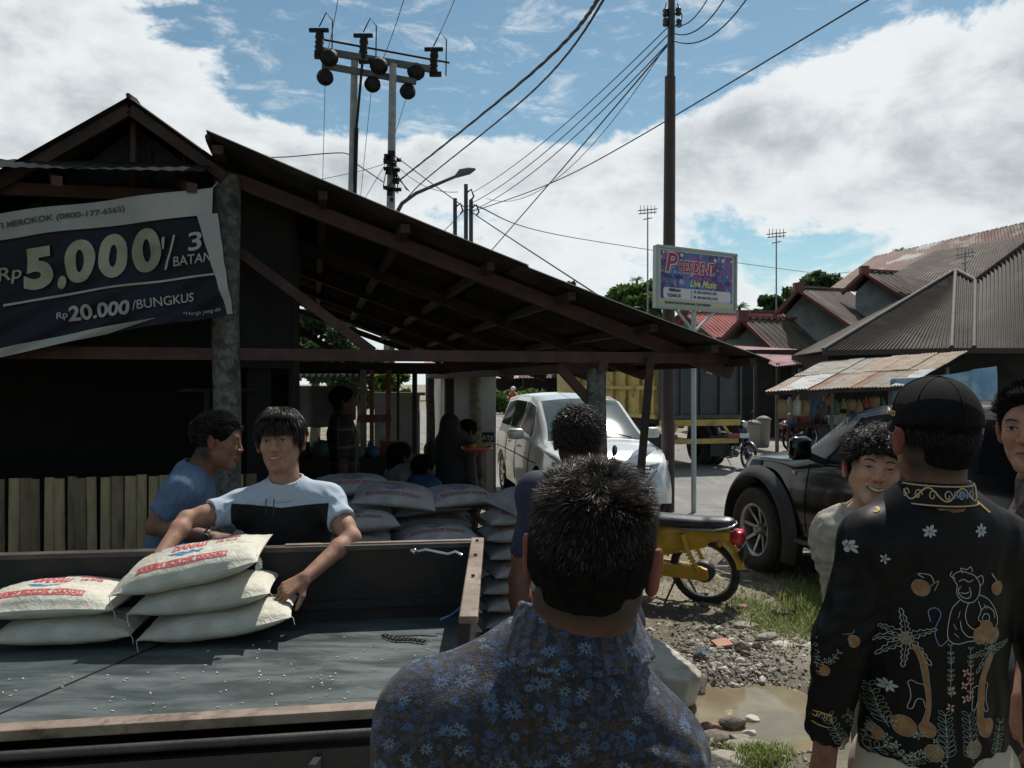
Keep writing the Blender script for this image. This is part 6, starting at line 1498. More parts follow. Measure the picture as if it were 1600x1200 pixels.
# ================================================================== VEHICLES
def sm_(xs_, pts, win=.12):
    y = np.interp(xs_, [p[0] for p in pts], [p[1] for p in pts]); n = max(1, int(win/(xs_[1]-xs_[0])))
    k = np.hanning(2*n+3); k /= k.sum(); return np.convolve(np.pad(y, n+1, mode='edge'), k, 'valid')
PAINTG = M('glass_dark', (.006, .007, .009), rough=.08, spec=.04)
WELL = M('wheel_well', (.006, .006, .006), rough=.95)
class Car:
    def __init__(s, root, o, h, L, prof, wheels, rw, paint, zsill=.28, archk=1.22, step=.04):
        s.root = root; s.h = Vector((h[0], h[1], 0)).normalized(); s.r = Vector((s.h.y, -s.h.x, 0)); s.o = Vector(o)
        s.xs = np.arange(0, L+1e-6, step); s.L = L; f = {k: sm_(s.xs, v_, .10) for k, v_ in prof.items()}; s.f_ = f
        s.wheels = wheels; s.rw = rw; Ra = rw*archk; m = MB(); V = []; k_ = 13
        for i, x in enumerate(s.xs):
            zs = zsill+.0
            for wx in wheels:
                if abs(x-wx) < Ra: zs = max(zs, rw+math.sqrt(Ra**2-(x-wx)**2))
            zs = max(zs, f['zl'][i]); wl, wb, wr, zb, zr = f['wl'][i], f['wb'][i], f['wr'][i], f['zb'][i], f['zr'][i]
            zs = min(zs, zb-.05); ring = []
            for t_ in (0, .3, .6, .85, 1.): z = zs+(zb-zs)*t_; q = min(1, max(0, (z-zsill)/(zb-zsill))); ring.append((wl+(wb-wl)*q+.035*math.sin(q*math.pi), z))
            zc = zb+(zr-zb)
            for t_ in (.33, .66, 1.): ring.append((wb-.012-(wb-.012-wr)*t_-.0*t_, zb+(zr-.045-zb)*t_ if zr-zb > .09 else zb+(zr-zb)*.3*t_))
            for t_ in (.3, .6, 1.): ring.append((wr*(1-t_)**1.0 if t_ < 1 else 0, (zr-.045 if zr-zb > .09 else zb+(zr-zb)*.3)+((.045 if zr-zb > .09 else (zr-zb)*.7))*math.sin(t_*math.pi/2)))
            ring = [(0, zs+.0)]+ring if False else ring
            full = [(-a, b_) for a, b_ in ring]+[(a, b_) for a, b_ in ring[-2::-1]]
            V.append([s.P(x, a, b_) for a, b_ in full])
        n = len(V[0]); vs = [p for r_ in V for p in r_]; fs = [(i*n+j, i*n+j+1, (i+1)*n+j+1, (i+1)*n+j) for i in range(len(V)-1) for j in range(n-1)]
        fs += [tuple(range(n))[::-1], tuple((len(V)-1)*n+j for j in range(n))]
        s.body = m.add(vs, fs, True).build('car_body', paint, root)
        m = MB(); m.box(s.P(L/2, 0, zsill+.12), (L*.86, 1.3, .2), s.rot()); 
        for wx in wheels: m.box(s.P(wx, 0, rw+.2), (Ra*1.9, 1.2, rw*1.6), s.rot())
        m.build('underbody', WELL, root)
    def rot(s): return Matrix((s.h, -s.r, Vector((0, 0, 1)))).transposed()
    def P(s, x, y, z): return s.o+s.h*x+s.r*y+Vector((0, 0, z))
    def g(s, k, x): return float(np.interp(x, s.xs, s.f_[k]))
    def side(s, x, t_, sgn, off=.004):
        """point on the upper side: t_ 0 belt, 1 roof rail"""
        zb, zr, wb, wr = s.g('zb', x), s.g('zr', x)-.045, s.g('wb', x)-.012, s.g('wr', x)
        return s.P(x, sgn*(wb-(wb-wr)*t_+off), zb+(zr-zb)*t_+off*.2)
    def lower(s, x, t_, sgn, off=.004, zsill=.28):
        zb, wl, wb = s.g('zb', x), s.g('wl', x), s.g('wb', x); z = zsill+(zb-zsill)*t_
        return s.P(x, sgn*(wl+(wb-wl)*t_+.035*math.sin(t_*math.pi)+off), z)
    def top(s, x, y, off=.004):
        """point on the roof, screen or bonnet; y -1..1"""
        zr, zb, wr = s.g('zr', x), s.g('zb', x), s.g('wr', x); base, c = (zr-.045, .045) if zr-zb > .09 else (zb+(zr-zb)*.3, (zr-zb)*.7)
        return s.P(x, y*wr, base+c*math.cos(min(1, abs(y))*math.pi/2)**.9+off)
    def patch(s, name, fn, nu, nv, mat_, label=None):
        m = MB(); m.sheet(fn, nu, nv); return m.build(name, mat_, s.root, label=label)
    def wheel(s, x, sgn, width, rim='spoke', y=None, rimmat=None, rr=.66):
        y = (s.g('wl', x)-width*.45) if y is None else y; c = s.P(x, sgn*y, s.rw); ax = s.r*sgn; r = s.rw; m = MB()
        pr = [(r*rr, width*.42), (r*.80, width*.50), (r*.93, width*.49), (r, width*.38), (r*1.0, 0), (r, -width*.38), (r*.93, -width*.49), (r*.7, -width*.5)]
        m.lathe(pr, c, ax, 44)
        for k in range(44):
            a = 2*math.pi*k/44; d = s.h*math.cos(a)+Vector((0, 0, 1))*math.sin(a)
            for q in (-.28, 0, .28): m.box(c+d*(r+.002)+ax*width*q, (.018, width*.2, .012), Matrix((s.h*-math.sin(a)+Vector((0, 0, 1))*math.cos(a), ax, d)).transposed())
        t_ = m.build('wheel', RUBBER, s.root)
        m = MB(); m.lathe([(r*rr, width*.43), (r*(rr-.04), width*.44), (r*(rr-.07), width*.30), (r*(rr-.09), -.02)], c, ax, 44)
        ns = 8 if rim == 'deep' else 5
        for k in range(ns):
            a = 2*math.pi*k/ns+.2; d = s.h*math.cos(a)+Vector((0, 0, 1))*math.sin(a); q = d.cross(ax)
            i0, i1 = (width*.12, width*.30) if rim == 'deep' else (width*.38, width*.40)
            m.beam(c+d*r*.12+ax*i0, c+d*r*(rr-.05)+ax*i1, .045 if rim != 'deep' else .03, .022, up=ax)
        m.lathe([(0, width*.22+.05), (r*.10, width*.22+.045), (r*.13, width*.2), (r*.14, 0)], c, ax, 16)
        m.build('rim', rimmat or CHROME, t_)
        m = MB(); m.lathe([(0, -.01), (r*.6, -.01), (r*.6, -.03)], c, ax, 24); m.build('brake_disc', WELL, t_)
# ---- white people carrier
SILV = M('pearl_white_paint', (.56, .58, .57), rough=.25, coat=.8, metal=.2)
mpv = empty('parked_car', (.9, 12, 0), 'white silver people carrier parked behind the shed posts, facing the lens', 'car')
hh = (math.sin(R(10)), -math.cos(R(10))); o0 = Vector((-.32, 14.2, 0)); rr_ = Vector((hh[1], -hh[0], 0))
o0 = o0-rr_*.85   # centre line of the tail
c = Car(mpv, o0, hh, 4.6, dict(
    zl=[(0, .55), (.25, .3), (4.2, .25), (4.6, .32)], zb=[(0, .98), (.4, 1.06), (2, 1.02), (3.3, .97), (3.6, .97), (4.2, .90), (4.5, .80), (4.6, .62)],
    zr=[(0, 1.10), (.06, 1.35), (.35, 1.60), (1.2, 1.67), (2.2, 1.66), (2.7, 1.58), (3.25, 1.28), (3.62, 1.06), (3.8, 1.04), (4.3, .95), (4.55, .82), (4.6, .66)],
    wl=[(0, .70), (.25, .84), (4.1, .84), (4.45, .74), (4.6, .60)], wb=[(0, .66), (.3, .82), (3.9, .80), (4.4, .68), (4.6, .52)], wr=[(0, .55), (.4, .62), (2.6, .60), (3.3, .66), (3.7, .74), (4.3, .62), (4.6, .45)]), (.86, 3.70), .325, SILV)
for sg in (1, -1):
    for x0, x1, n_ in ((.42, 1.22, 'rear_quarter_window'), (1.30, 2.02, 'rear_side_window'), (2.10, 3.02, 'front_side_window')):
        def fw(u, v, x0=x0, x1=x1, sg=sg):
            x = x0+(x1-x0)*u; xx = x+(.10*v if x0 < .5 else 0)-(max(0, x-2.55)*.75*v if x0 > 2 else 0); return c.side(xx, .06+.80*v, sg, .006)
        c.patch(n_, fw, 10, 5, PAINTG)
    m = MB(); 
    for xx in (1.26, 2.06, 3.10): m.path([c.lower(xx, t_, sg, .001) for t_ in np.linspace(.12, 1, 8)], .005, 4)
    m.path([c.lower(x, .62+.06*x/4, sg, .004) for x in np.linspace(.3, 3.6, 30)], .006, 4); m.build('door_seam', WELL, mpv)
    for xx in (1.42, 2.2): m = MB(); m.beam(c.lower(xx, .83, sg, .02), c.lower(xx+.17, .83, sg, .02), .02, .025, bev=.005); m.build('door_handle', CHROME, mpv)
    m = MB(); p = c.side(2.98, .05, sg, .0); q = c.P(3.0, sg*(.80+.20), p.z+.10); m.box(q, (.12, .22, .15), c.rot(), bev=.04); m.beam(p, q, .03, .05); m.build('door_mirror', SILV, mpv)
    for wx in (.86, 3.70): c.wheel(wx, sg, .20, 'spoke')
c.patch('windscreen', lambda u, v: c.top(2.66+.94*v, -.93+1.86*u, .006), 14, 10, M('windscreen_glass', (.035, .06, .07), (.02, .035, .04), 1.2, .06, spec=.35))
c.patch('rear_window', lambda u, v: c.top(.02+.24*v, -.85+1.7*u, .006), 10, 4, PAINTG)
m = MB(); m.beam(c.top(3.58, -.7, .01), c.top(3.42, .0, .012), .012, .012); m.beam(c.top(3.58, .05, .01), c.top(3.42, .75, .012), .012, .012); m.build('wipers', BLACK, mpv)
for sg in (1, -1):
    m = MB(); m.sheet(lambda u, v: c.P(4.57-.34*u**1.5, sg*(.40+.36*u), .80+.02*u-.06*v), 10, 3); m.sheet(lambda u, v: c.P(4.585-.34*u**1.5, sg*(.40+.37*u), .80+.02*u-.055*v), 10, 3)
    m.build('headlight', M('headlight_glass', (.35, .38, .38), rough=.08, spec=.8), mpv)
    m = MB(); m.sheet(lambda u, v: c.P(4.60-.22*u**1.5, sg*(.46+.24*u), .58-.24*v+.03*u), 8, 5); m.build('fog_lamp_housing', BLACK, mpv)
m = MB(); 
for k in range(4): m.beam(c.P(4.62, -.42+.02*k, .79-.045*k), c.P(4.62, .42-.02*k, .79-.045*k), .02, .018)
m.build('grille', BLACK, mpv)
m = MB(); m.path([c.P(4.63, -.48, .74), c.P(4.63, -.34, .55), c.P(4.63, -.30, .40)], .014, 6); m.path([c.P(4.63, .48, .74), c.P(4.63, .34, .55), c.P(4.63, .30, .40)], .014, 6); m.build('chrome_trim', CHROME, mpv)
m = MB(); m.box(c.P(4.64, 0, .46), (.02, .42, .13), c.rot()); m.build('number_plate', BLACK, mpv)

# ---- black pickup with canopy
BLKP = M('black_car_paint', (.003, .0035, .005), rough=.14, coat=.35, spec=.3)
suv = empty('parked_pickup', (2.9, 6.4, 0), 'black pickup truck with closed rear canopy and large deep-rimmed wheels', 'pickup truck')
th = R(76); hh = Vector((-math.cos(th), math.sin(th), 0)); rr_ = Vector((hh.y, -hh.x, 0)); RW = .40
wl_ = Vector((2.44, 7.72, 0)); oc_ = wl_+rr_*.80-hh*4.15
c = Car(suv, oc_, hh, 4.95, dict(
    zl=[(0, .62), (.3, .48), (4.6, .45), (4.95, .5)], zb=[(0, 1.12), (1.9, 1.13), (2.2, 1.12), (3.6, 1.10), (4.5, 1.08), (4.85, .98), (4.95, .8)],
    zr=[(0, 1.48), (.1, 1.60), (.5, 1.67), (2.6, 1.68), (3.0, 1.60), (3.5, 1.30), (3.72, 1.18), (3.9, 1.165), (4.5, 1.13), (4.85, 1.02), (4.95, .86)],
    wl=[(0, .80), (.3, .84), (4.4, .84), (4.75, .74), (4.95, .55)], wb=[(0, .78), (.3, .82), (4.2, .80), (4.7, .68), (4.95, .48)], wr=[(0, .66), (.4, .70), (2.8, .69), (3.4, .71), (3.8, .74), (4.5, .62), (4.95, .42)]), (1.15, 4.15), RW, BLKP, .46, 1.3)
for sg in (-1, 1):
    wins = ((.25, 1.62, 'canopy_window', 0, 0), (1.86, 2.42, 'rear_side_window', .0, 0), (2.50, 3.32, 'front_side_window', 0, .62))
    for x0, x1, n_, a_, b_ in wins:
        def fw(u, v, x0=x0, x1=x1, sg=sg, b_=b_):
            x = x0+(x1-x0)*u; xx = x-(max(0, x-2.72)*b_*1.25*v); return c.side(xx, .05+.82*v, sg, .006)
        c.patch(n_, fw, 12, 6, PAINTG)
    m = MB(); m.path([c.side(x, .03, sg, .008) for x in np.linspace(1.86, 3.3, 12)]+[c.side(3.28-.4*0-(3.28-2.72)*.62*1.25*v, .05+.84*v, sg, .008) for v in np.linspace(.1, 1, 6)], .007, 5); m.build('window_trim', STEEL, suv)
    m = MB()
    for xx in (1.80, 2.46, 3.42): m.path([c.lower(xx, t_, sg, .001, .46) for t_ in np.linspace(.05, 1, 8)], .005, 4)
    m.build('door_seam', WELL, suv)
    for xx in (1.95, 2.62): m = MB(); m.beam(c.lower(xx, .86, sg, .025, .46), c.lower(xx+.18, .86, sg, .025, .46), .022, .03, bev=.006); m.build('door_handle', CHROME, suv)
    m = MB(); p = c.side(3.22, .06, sg, 0); q = c.P(3.25, sg*(.82+.20), p.z+.13); m.box(q, (.10, .20, .20), c.rot(), bev=.045); m.beam(p, q-Vector((0, 0, .03)), .03, .06); m.build('door_mirror', BLKP, suv)
    m = MB(); m.lathe([(0, .012), (.02, .01), (.025, 0)], c.lower(3.62, .84, sg, .004, .46), c.r*sg, 14); m.build('side_repeater', M('amber_clear', (.4, .33, .25), rough=.15), suv)
    for wx in (1.15, 4.15):
        m = MB(); Ra = RW*1.30; pts = []
        def fl(u, v, wx=wx, sg=sg):
            a = math.pi*(-.12+1.24*u); return c.P(wx+(Ra+.10*v)*math.cos(a), sg*(.86+.085*math.cos((v)*math.pi/2)), RW+(Ra+.10*v)*math.sin(a))
        m.sheet(fl, 30, 6); m.sheet(lambda u, v: c.P(wx+(Ra-.0)*math.cos(math.pi*(-.12+1.24*u)), sg*(.945-.22*v), RW+(Ra-.0)*math.sin(math.pi*(-.12+1.24*u))), 30, 2)
        m.build('wheel_flare', M('matt_black_flare', (.014, .014, .015), (.022, .021, .02), 8, .55), suv)
        c.wheel(wx, sg, .285, 'deep', y=.80, rr=.63, rimmat=M('machined_rim', (.42, .42, .42), (.22, .22, .22), 8, .35, metal=.8))
    m = MB(); m.beam(c.P(1.75, sg*.86, .42), c.P(3.5, sg*.86, .42), .12, .04, bev=.01); m.build('side_step', BLACK, suv)
c.patch('windscreen', lambda u, v: c.top(2.98+.72*v, -.92+1.84*u, .006), 12, 8, PAINTG)
m = MB(); m.box(c.P(4.93, 0, .62), (.12, 1.3, .2), c.rot(), bev=.04); m.build('front_bumper', BLACK, suv)
# pink cloth on the dashboard
m = MB(); p = c.P(3.42, -.42, 1.19)
V_, F_ = sack_surface(.2, .13, .07, 3.3); m.X = Matrix.Translation(p) @ Matrix.Rotation(1.0, 4, 'Z'); m.add(V_, F_, True); m.build('dashboard_tissue_box', M('pink_white_pack', (.5, .08, .16), (.6, .55, .6), 14, .6, detail=1), suv)

# ---- yellow tipper truck
YEL = M('tipper_yellow', (.34, .24, .055), (.42, .31, .085), 3, .6, .2, 20, c3=(.18, .12, .05), s3=5)
tip = empty('tipper_truck', (3.6, 18, 0), 'yellow tipper truck with black tailgate standing on the road', 'truck')
h_ = Vector((-.28, .96, 0)).normalized(); r_ = Vector((h_.y, -h_.x, 0)); o_ = Vector((3.88, 16.6, 0)); TM = Matrix((h_, -r_, Vector((0, 0, 1)))).transposed()
def K(x, y, z): return o_+h_*x+r_*y+Vector((0, 0, z))
m = MB()
for sg in (-1, 1): m.prism([K(.04, sg*.93, 1.12), K(4.4, sg*.93, 1.12), K(4.4, sg*.93, 2.25), K(.04, sg*.93, 2.25)], r_*(-.04*sg))
m.prism([K(0, -.93, 1.08), K(4.4, -.93, 1.08), K(4.4, .93, 1.08), K(0, .93, 1.08)], (0, 0, .05)); m.prism([K(4.36, -.9, 1.1), K(4.36, .9, 1.1), K(4.36, .9, 2.3), K(4.36, -.9, 2.3)], h_*.04)
m.build('tipper_box', YEL, tip)
for sg in (-1, 1):
    for k in range(7): m = MB(); m.beam(K(.10+.7*k, sg*.955, 1.12), K(.10+.7*k, sg*.955, 2.25), .09, .05, up=h_); m.build('rib', YEL, tip)
    for z in (1.12, 1.72, 2.25): m = MB(); m.beam(K(.0, sg*.975, z), K(4.45, sg*.975, z), .06, .08); m.build('rail', YEL, tip)
TGM = M('tailgate_dark', (.022, .026, .034), (.035, .038, .045), 4, .5, .2, 20)
m = MB(); m.box(K(-.03, 0, 1.68), (.05, 1.90, 1.14), TM, bev=.01); tg = m.build('tailgate', TGM, tip)
m = MB()
for y in (-.93, -.45, .0, .45, .93): m.beam(K(-.08, y, 1.14), K(-.08, y, 2.24), .05, .04, up=h_)
for z in (1.13, 2.22): m.beam(K(-.08, -.95, z), K(-.08, .95, z), .05, .06)
m.build('tailgate_frame', TGM, tg)
m = MB(); text_on(m, 'Sugestikan Saja', .11, K(-.115, .10, 2.02), r_, Vector((0, 0, 1)), .001, .2, width=.62); m.build('lettering', M('pale_letters', (.45, .45, .45)), tg)
m = MB(); m.lathe([(0, 0), (.1, 0), (.1, .01), (0, .01)], K(-.1, .42, 2.16), -h_, 6); m.beam(K(-.1, .2, 2.13), K(-.1, .66, 2.13), .03, .03); m.build('emblem', M('emblem_yellow', (.5, .42, .08)), tg)
m = MB(); m.beam(K(-.02, -.40, .98), K(6.3, -.40, .95), .09, .18); m.beam(K(-.02, .40, .98), K(6.3, .40, .95), .09, .18); m.build('chassis', M('chassis_dark', (.02, .02, .02)), tip)
m = MB(); m.beam(K(-.06, -.92, 1.0), K(-.06, .92, 1.0), .07, .13); m.build('rear_beam', YEL, tip)
m = MB(); m.beam(K(-.1, -.85, .62), K(-.1, .85, .62), .08, .10); m.build('rear_bumper', YEL, tip)
for sg in (-1, 1):
    m = MB(); m.beam(K(-.1, sg*.72, .66), K(-.05, sg*.5, 1.0), .05, .05); m.build('bumper_bracket', YEL, tip)
    m = MB(); m.box(K(-.15, sg*.72, .72), (.05, .28, .10), TM, bev=.01); m.build('tail_lamp', M('dull_red_lamp', (.22, .03, .025), rough=.3), tip)
    m = MB(); m.box(K(.35, sg*.72, .48), (.02, .5, .44), TM); m.build('mud_flap', M('mud_flap_grey', (.045, .05, .058)), tip)
    for x in (1.05, 5.2):
        for yy in ((.62, .86) if x < 2 else (.78,)):
            m = MB(); m.lathe([(.27, -.10), (.44, -.10), (.47, -.07), (.47, .07), (.44, .10), (.27, .10), (.1, .04), (0, .04)], K(x, sg*yy, .47), r_*sg, 30); m.build('wheel', RUBBER, tip)
m = MB(); m.box(K(5.5, 0, 1.5), (1.5, 1.9, 1.5), TM, bev=.12); m.build('cab', YEL, tip)

# ---- motorcycles
def moto(root, o, h, body, r=.285, lean=0., panel=None, steer=0., seatm=None, plate=True, cub=True):
    """underbone motorcycle; o is where the rear wheel touches the ground, h its heading"""
    h = Vector((h[0], h[1], 0)).normalized(); up = Vector((0, 0, 1)); l = up.cross(h); up = (up+l*lean).normalized(); l = up.cross(h).normalized(); o = Vector(o)
    def P(x, y, z): return o+h*x+l*y+up*z
    Mx = Matrix((h, l, up)).transposed(); hr = o-root.location
    seatm = seatm or M('black_vinyl_seat', (.022, .026, .032), (.04, .047, .055), 12, .32, .3, 120)
    def torus(c, R1, R2, ax, flat=1., n=48, k=10):
        ax = Vector(ax).normalized(); u = h if abs(ax.dot(h)) < .9 else l; v_ = ax.cross(u).normalized(); u = v_.cross(ax); m = MB()
        m.path([c+(u*math.cos(a)+v_*math.sin(a))*R1 for a in np.linspace(0, 2*math.pi, n+1)[:-1]], R2, k, close=True); return m
    axs = {}
    for x, nm_ in ((0, 'rear'), (1.22, 'front')):
        c = P(x, 0, r); t_ = torus(c, r-.03, .032, l).build('wheel', RUBBER, root)
        torus(c, r-.062, .011, l).build('rim', CHROME, t_); m = MB()
        for k in range(28):
            a = 2*math.pi*k/28; d = h*math.cos(a)+up*math.sin(a); d2 = h*math.cos(a+(.5 if k % 2 else -.5))+up*math.sin(a+(.5 if k % 2 else -.5)); m.tube(c+d2*.045+l*(.022 if k % 4 < 2 else -.022), c+d*(r-.065), .0016, n=4, cap=False)
        m.build('spokes', CHROME, t_)
        m = MB(); m.lathe([(0, -.05), (.075, -.05), (.088, -.03), (.088, .03), (.075, .05), (0, .05)], c, l, 24); m.build('hub', STEEL, t_)
    m = MB(); m.path([P(.0, .065, r), P(.42, .065, r+.03)], .016, 8); m.path([P(.0, -.065, r), P(.42, -.065, r+.03)], .016, 8); m.build('swing_arm', body, root)
    # chain case
    m = MB(); pts = [(-.06, -.03), (-.05, .045), (.0, .062), (.42, .055), (.47, .0), (.42, -.045), (.0, -.05), (-.045, -.045)]; m.prism([P(x, .075, r+.005+z) for x, z in pts], l*.03); m.build('chain_case', body, root)
    for y in (.095, -.095):
        m = MB(); m.tube(P(.02, y, r+.02), P(.10, y, r+.20), .017); m.tube(P(.10, y, r+.18), P(.135, y, r+.33), .026)
        for k in range(6): m.lathe([(.024, -.004), (.029, 0), (.024, .004)], P(.035+.014*k, y, r+.05+.028*k), (h*.3+up), 12)
        m.build('shock_absorber', body, root)
    # rear mudguard
    def fen(u, v):
        a = math.radians(12+150*u); w_ = (v-.5)*2; rr_ = r+.035+.01*(1-w_*w_)-.03*abs(w_)**3; return P(-math.cos(a)*rr_*1, w_*.062, r+math.sin(a)*rr_+(.02 if u > 0 else 0))
    m = MB(); m.sheet(fen, 24, 10); m.build('rear_mudguard', body, root)
    # body shell under the seat, and the spine to the steering head
    v = Vol(np.array([-.35, -.16, .3]), np.array([1.35, .16, 1.0]), .014)
    v.cap((-.20, 0, .60), (.30, 0, .585), .055, .085, .04, flat=((0, 1, 0), .9)); v.cap((.30, 0, .56), (.52, 0, .50), .085, .075, .04); v.cap((.0, 0, .53), (.35, 0, .47), .05, .09, .04)
    v.cap((.50, 0, .50), (.80, 0, .50), .06, .05, .04); v.cap((.80, 0, .50), (1.02, 0, .72), .05, .055, .04); v.plane((0, 0, .655), (0, 0, 1), .01)
    V, Fq = v.mesh(); V = np.array([tuple(P(*q)) for q in V]); link_mesh('body_shell', V, Fq, body, root, smooth=True)
    m = MB()
    for sg in (1, -1): m.sheet(lambda u, v, sg=sg: P(.80+.17*u+.06*v-.02, sg*(.06+.12*v*(1-.3*u)), .30+.46*u-.05*v), 8, 6)
    m.build('leg_shield', panel or body, root)
    v = Vol(np.array([-.35, -.2, .55]), np.array([.65, .2, .85]), .012)
    v.cap((-.16, 0, .70), (.38, 0, .69), .085, .105, .03, flat=((0, 0, 1), .50)); v.cap((-.20, 0, .715), (-.10, 0, .71), .07, .07, .03, flat=((0, 0, 1), .55)); v.plane((0, 0, .665), (0, 0, -1)); V, Fq = v.mesh(); V = relax(V, Fq, 1)
    V = np.array([tuple(P(*q)) for q in V]); link_mesh('seat', V, Fq, seatm, root, smooth=True)
    m = MB(); m.path([P(.15, .10, .66), P(-.12, .11, .675), P(-.26, .07, .70), P(-.28, 0, .705), P(-.26, -.07, .70), P(-.12, -.11, .675), P(.15, -.10, .66)], .009, 8); m.build('grab_rail', CHROME, root)
    m = MB(); m.box(P(-.285, 0, .60), (.095, .13, .11), Mx, bev=.022); m.build('tail_lamp', M('red_lens', (.48, .012, .03), rough=.15, spec=.7), root)
    m = MB(); m.beam(P(-.20, 0, .56), P(-.30, 0, .46), .05, .02); m.build('plate_bracket', body, root)
    if plate:
        m = MB(); m.box(P(-.325, 0, .475), (.008, .23, .085), Mx @ Matrix.Rotation(R(20), 3, 'Y')); pl = m.build('number_plate', BLACK, root)
        m = MB(); q = Mx @ Matrix.Rotation(R(20), 3, 'Y'); text_on(m, 'BA 4138 G', .05, P(-.333, .10, .46), q @ Vector((0, -1, 0)), q @ Vector((0, 0, 1)), .001, width=.2); m.build('plate_characters', M('plate_white', (.5, .5, .5)), pl)
    for y in (.13, -.13):
        m = MB(); m.lathe([(0, -.02), (.026, -.015), (.028, .01), (0, .02)], P(-.17, y, .575), l, 12); m.build('indicator', M('orange_lens', (.45, .13, .02), rough=.2), root)
    # engine, exhaust, pegs, stand
    m = MB(); m.box(P(.56, 0, .30), (.30, .20, .17), Mx, bev=.04); m.lathe([(0, -.13), (.07, -.13), (.075, .12), (0, .13)], P(.50, 0, .29), l, 18); m.lathe([(.055, 0), (.062, .02), (.055, .04), (.062, .06), (.055, .08), (.06, .1), (0, .11)], P(.68, 0, .31), h, 16); m.build('engine', M('engine_grey', (.10, .10, .10), (.16, .16, .155), 9, .5, metal=.6), root)
    m = MB(); m.path([P(.78, -.05, .27), P(.70, -.09, .20), P(.40, -.12, .20)], .016, 8); m.path([P(.40, -.125, .21), P(-.20, -.135, .27)], [.028, .036], 12); m.build('exhaust', CHROME, root)
    m = MB(); m.tube(P(.42, -.2, .22), P(.42, .2, .22), .011); m.path([P(.20, -.06, .26), P(.12, -.13, .03), P(.06, -.14, .01)], .010, 6); m.path([P(.20, .06, .26), P(.30, .16, .02), P(.36, .20, .0)], .009, 6); m.build('stand', STEEL, root)
    # front end
    fk = lambda t_, y: P(1.22-.30*t_, y, r+.62*t_+.0)
    for y in (.07, -.07): m = MB(); m.tube(fk(0, y), fk(1.0, y), .020); m.build('fork_leg', panel or body, root)
    def ff(u, v):
        a = math.radians(30+125*u); w_ = (v-.5)*2; rr_ = r+.030-.035*abs(w_)**3; return P(1.22-math.cos(a)*rr_, w_*.055, r+math.sin(a)*rr_)
    m = MB(); m.sheet(ff, 18, 8); m.build('front_mudguard', panel or body, root)
    v = Vol(np.array([.72, -.2, .72]), np.array([1.15, .2, 1.12]), .012); v.ell((.96, 0, .93), (.10, .10, .085), None, .02); v.cap((.93, -.12, .97), (.93, .12, .97), .035, .035, .03); v.cap((.95, 0, .8), (.93, 0, .93), .06, .07, .03); V, Fq = v.mesh(); V = np.array([tuple(P(*q)) for q in V]); link_mesh('headlamp_cowl', V, Fq, panel or body, root, smooth=True)
    m = MB(); m.lathe([(0, .02), (.05, .01), (.065, -.01)], P(1.05, 0, .93), h, 18); m.build('headlamp', M('headlight_glass', (.35, .38, .38), rough=.08), root)
    m = MB(); m.path([P(.86, .34, .95), P(.90, .22, .99), P(.93, .05, .97), P(.93, -.05, .97), P(.90, -.22, .99), P(.86, -.34, .95)], .012, 8); m.build('handlebar', STEEL, root)
    for y in (.24, -.24):
        m = MB(); m.tube(P(.90, y, .99), P(.86, y*1.2, 1.14), .006); m.lathe([(0, -.01), (.045, -.008), (.05, .004), (0, .006)], P(.85, y*1.25, 1.18), h, 14); m.build('mirror', BLACK, root)
YBIKE = M('bike_yellow', (.46, .26, .018), (.54, .32, .03), 5, .35, .1, 60, coat=.3)
yb = empty('motorcycle', G(1103, 945), 'yellow motorcycle with black seat and red tail lamp on the verge', 'motorcycle')
moto(yb, G(1103, 944), (-.86, .50), YBIKE, lean=.16)
bk = empty('motorcycle', G(1152, 733), 'black scooter with white number plate facing us beside the tipper truck', 'motorcycle')
BB = M('bike_black', (.012, .013, .018), rough=.25, coat=.5); BBL = M('bike_blue_black', (.02, .03, .08), (.012, .013, .018), 5, .3, coat=.4)
g_ = W(1158, 733, 16.9); moto(bk, (5.05, 17.9, .03), (-.12+.0, -1), BB, panel=BBL, plate=False) if False else moto(bk, (4.55, 17.75, .02), (.28, -.96), BB, panel=BBL, plate=False, lean=.05)
m = MB(); m.box(Vector((4.55, 17.75, 0))+Vector((.28, -.96, 0))*1.07+Vector((.0, 0, .72)), (.22, .01, .10), None); m.build('front_plate', WHITEP, bk)
pk = empty('motorcycle', (6.7, 20.8, 0), 'black motorcycle parked in the shade under the rusty awning', 'motorcycle')
moto(pk, (7.05, 20.4, .12), (.75, .66), M('bike_dark_red', (.05, .01, .012), rough=.3), panel=BB, plate=False)
# ================================================================== POLES, SIGN, WIRES
def pole(name, px, y0, y1, Y, r0, r1, mat_, label, cat, lean=0, z0=0):
    a = W(px, y1, Y); a.z = z0; b_ = W(px+lean, y0, Y); root = empty(name, a, label, cat); m = MB(); m.path([a+(b_-a)*k/12 for k in range(13)], [r0+(r1-r0)*k/12 for k in range(13)], 16); m.build('pole_shaft', mat_, root); return root, a, b_
RPOLE = M('rust_brown_pole', (.028, .015, .013), (.048, .024, .020), 5, .6, .3, 40, c3=(.03, .02, .02)); DPOLE = M('dark_pole', (.022, .024, .026), (.035, .037, .04), 5, .55, .2)
r1_, a, b_ = pole('utility_pole', 1043, 120, 803, 11.2, .098, .075, RPOLE, 'tall red-brown steel utility pole standing behind the shed roof tip', 'utility pole', 4)
m = MB(); m.tube(W(1047, 385, 11.2), W(1048, 120, 11.2), .072, .068, 14); m.build('upper_tube', RPOLE, r1_)
m = MB(); m.tube(W(1048, 122, 11.2), W(1050, -60, 11.2), .055, .045, 14); m.build('top_tube', DPOLE, r1_)
m = MB()
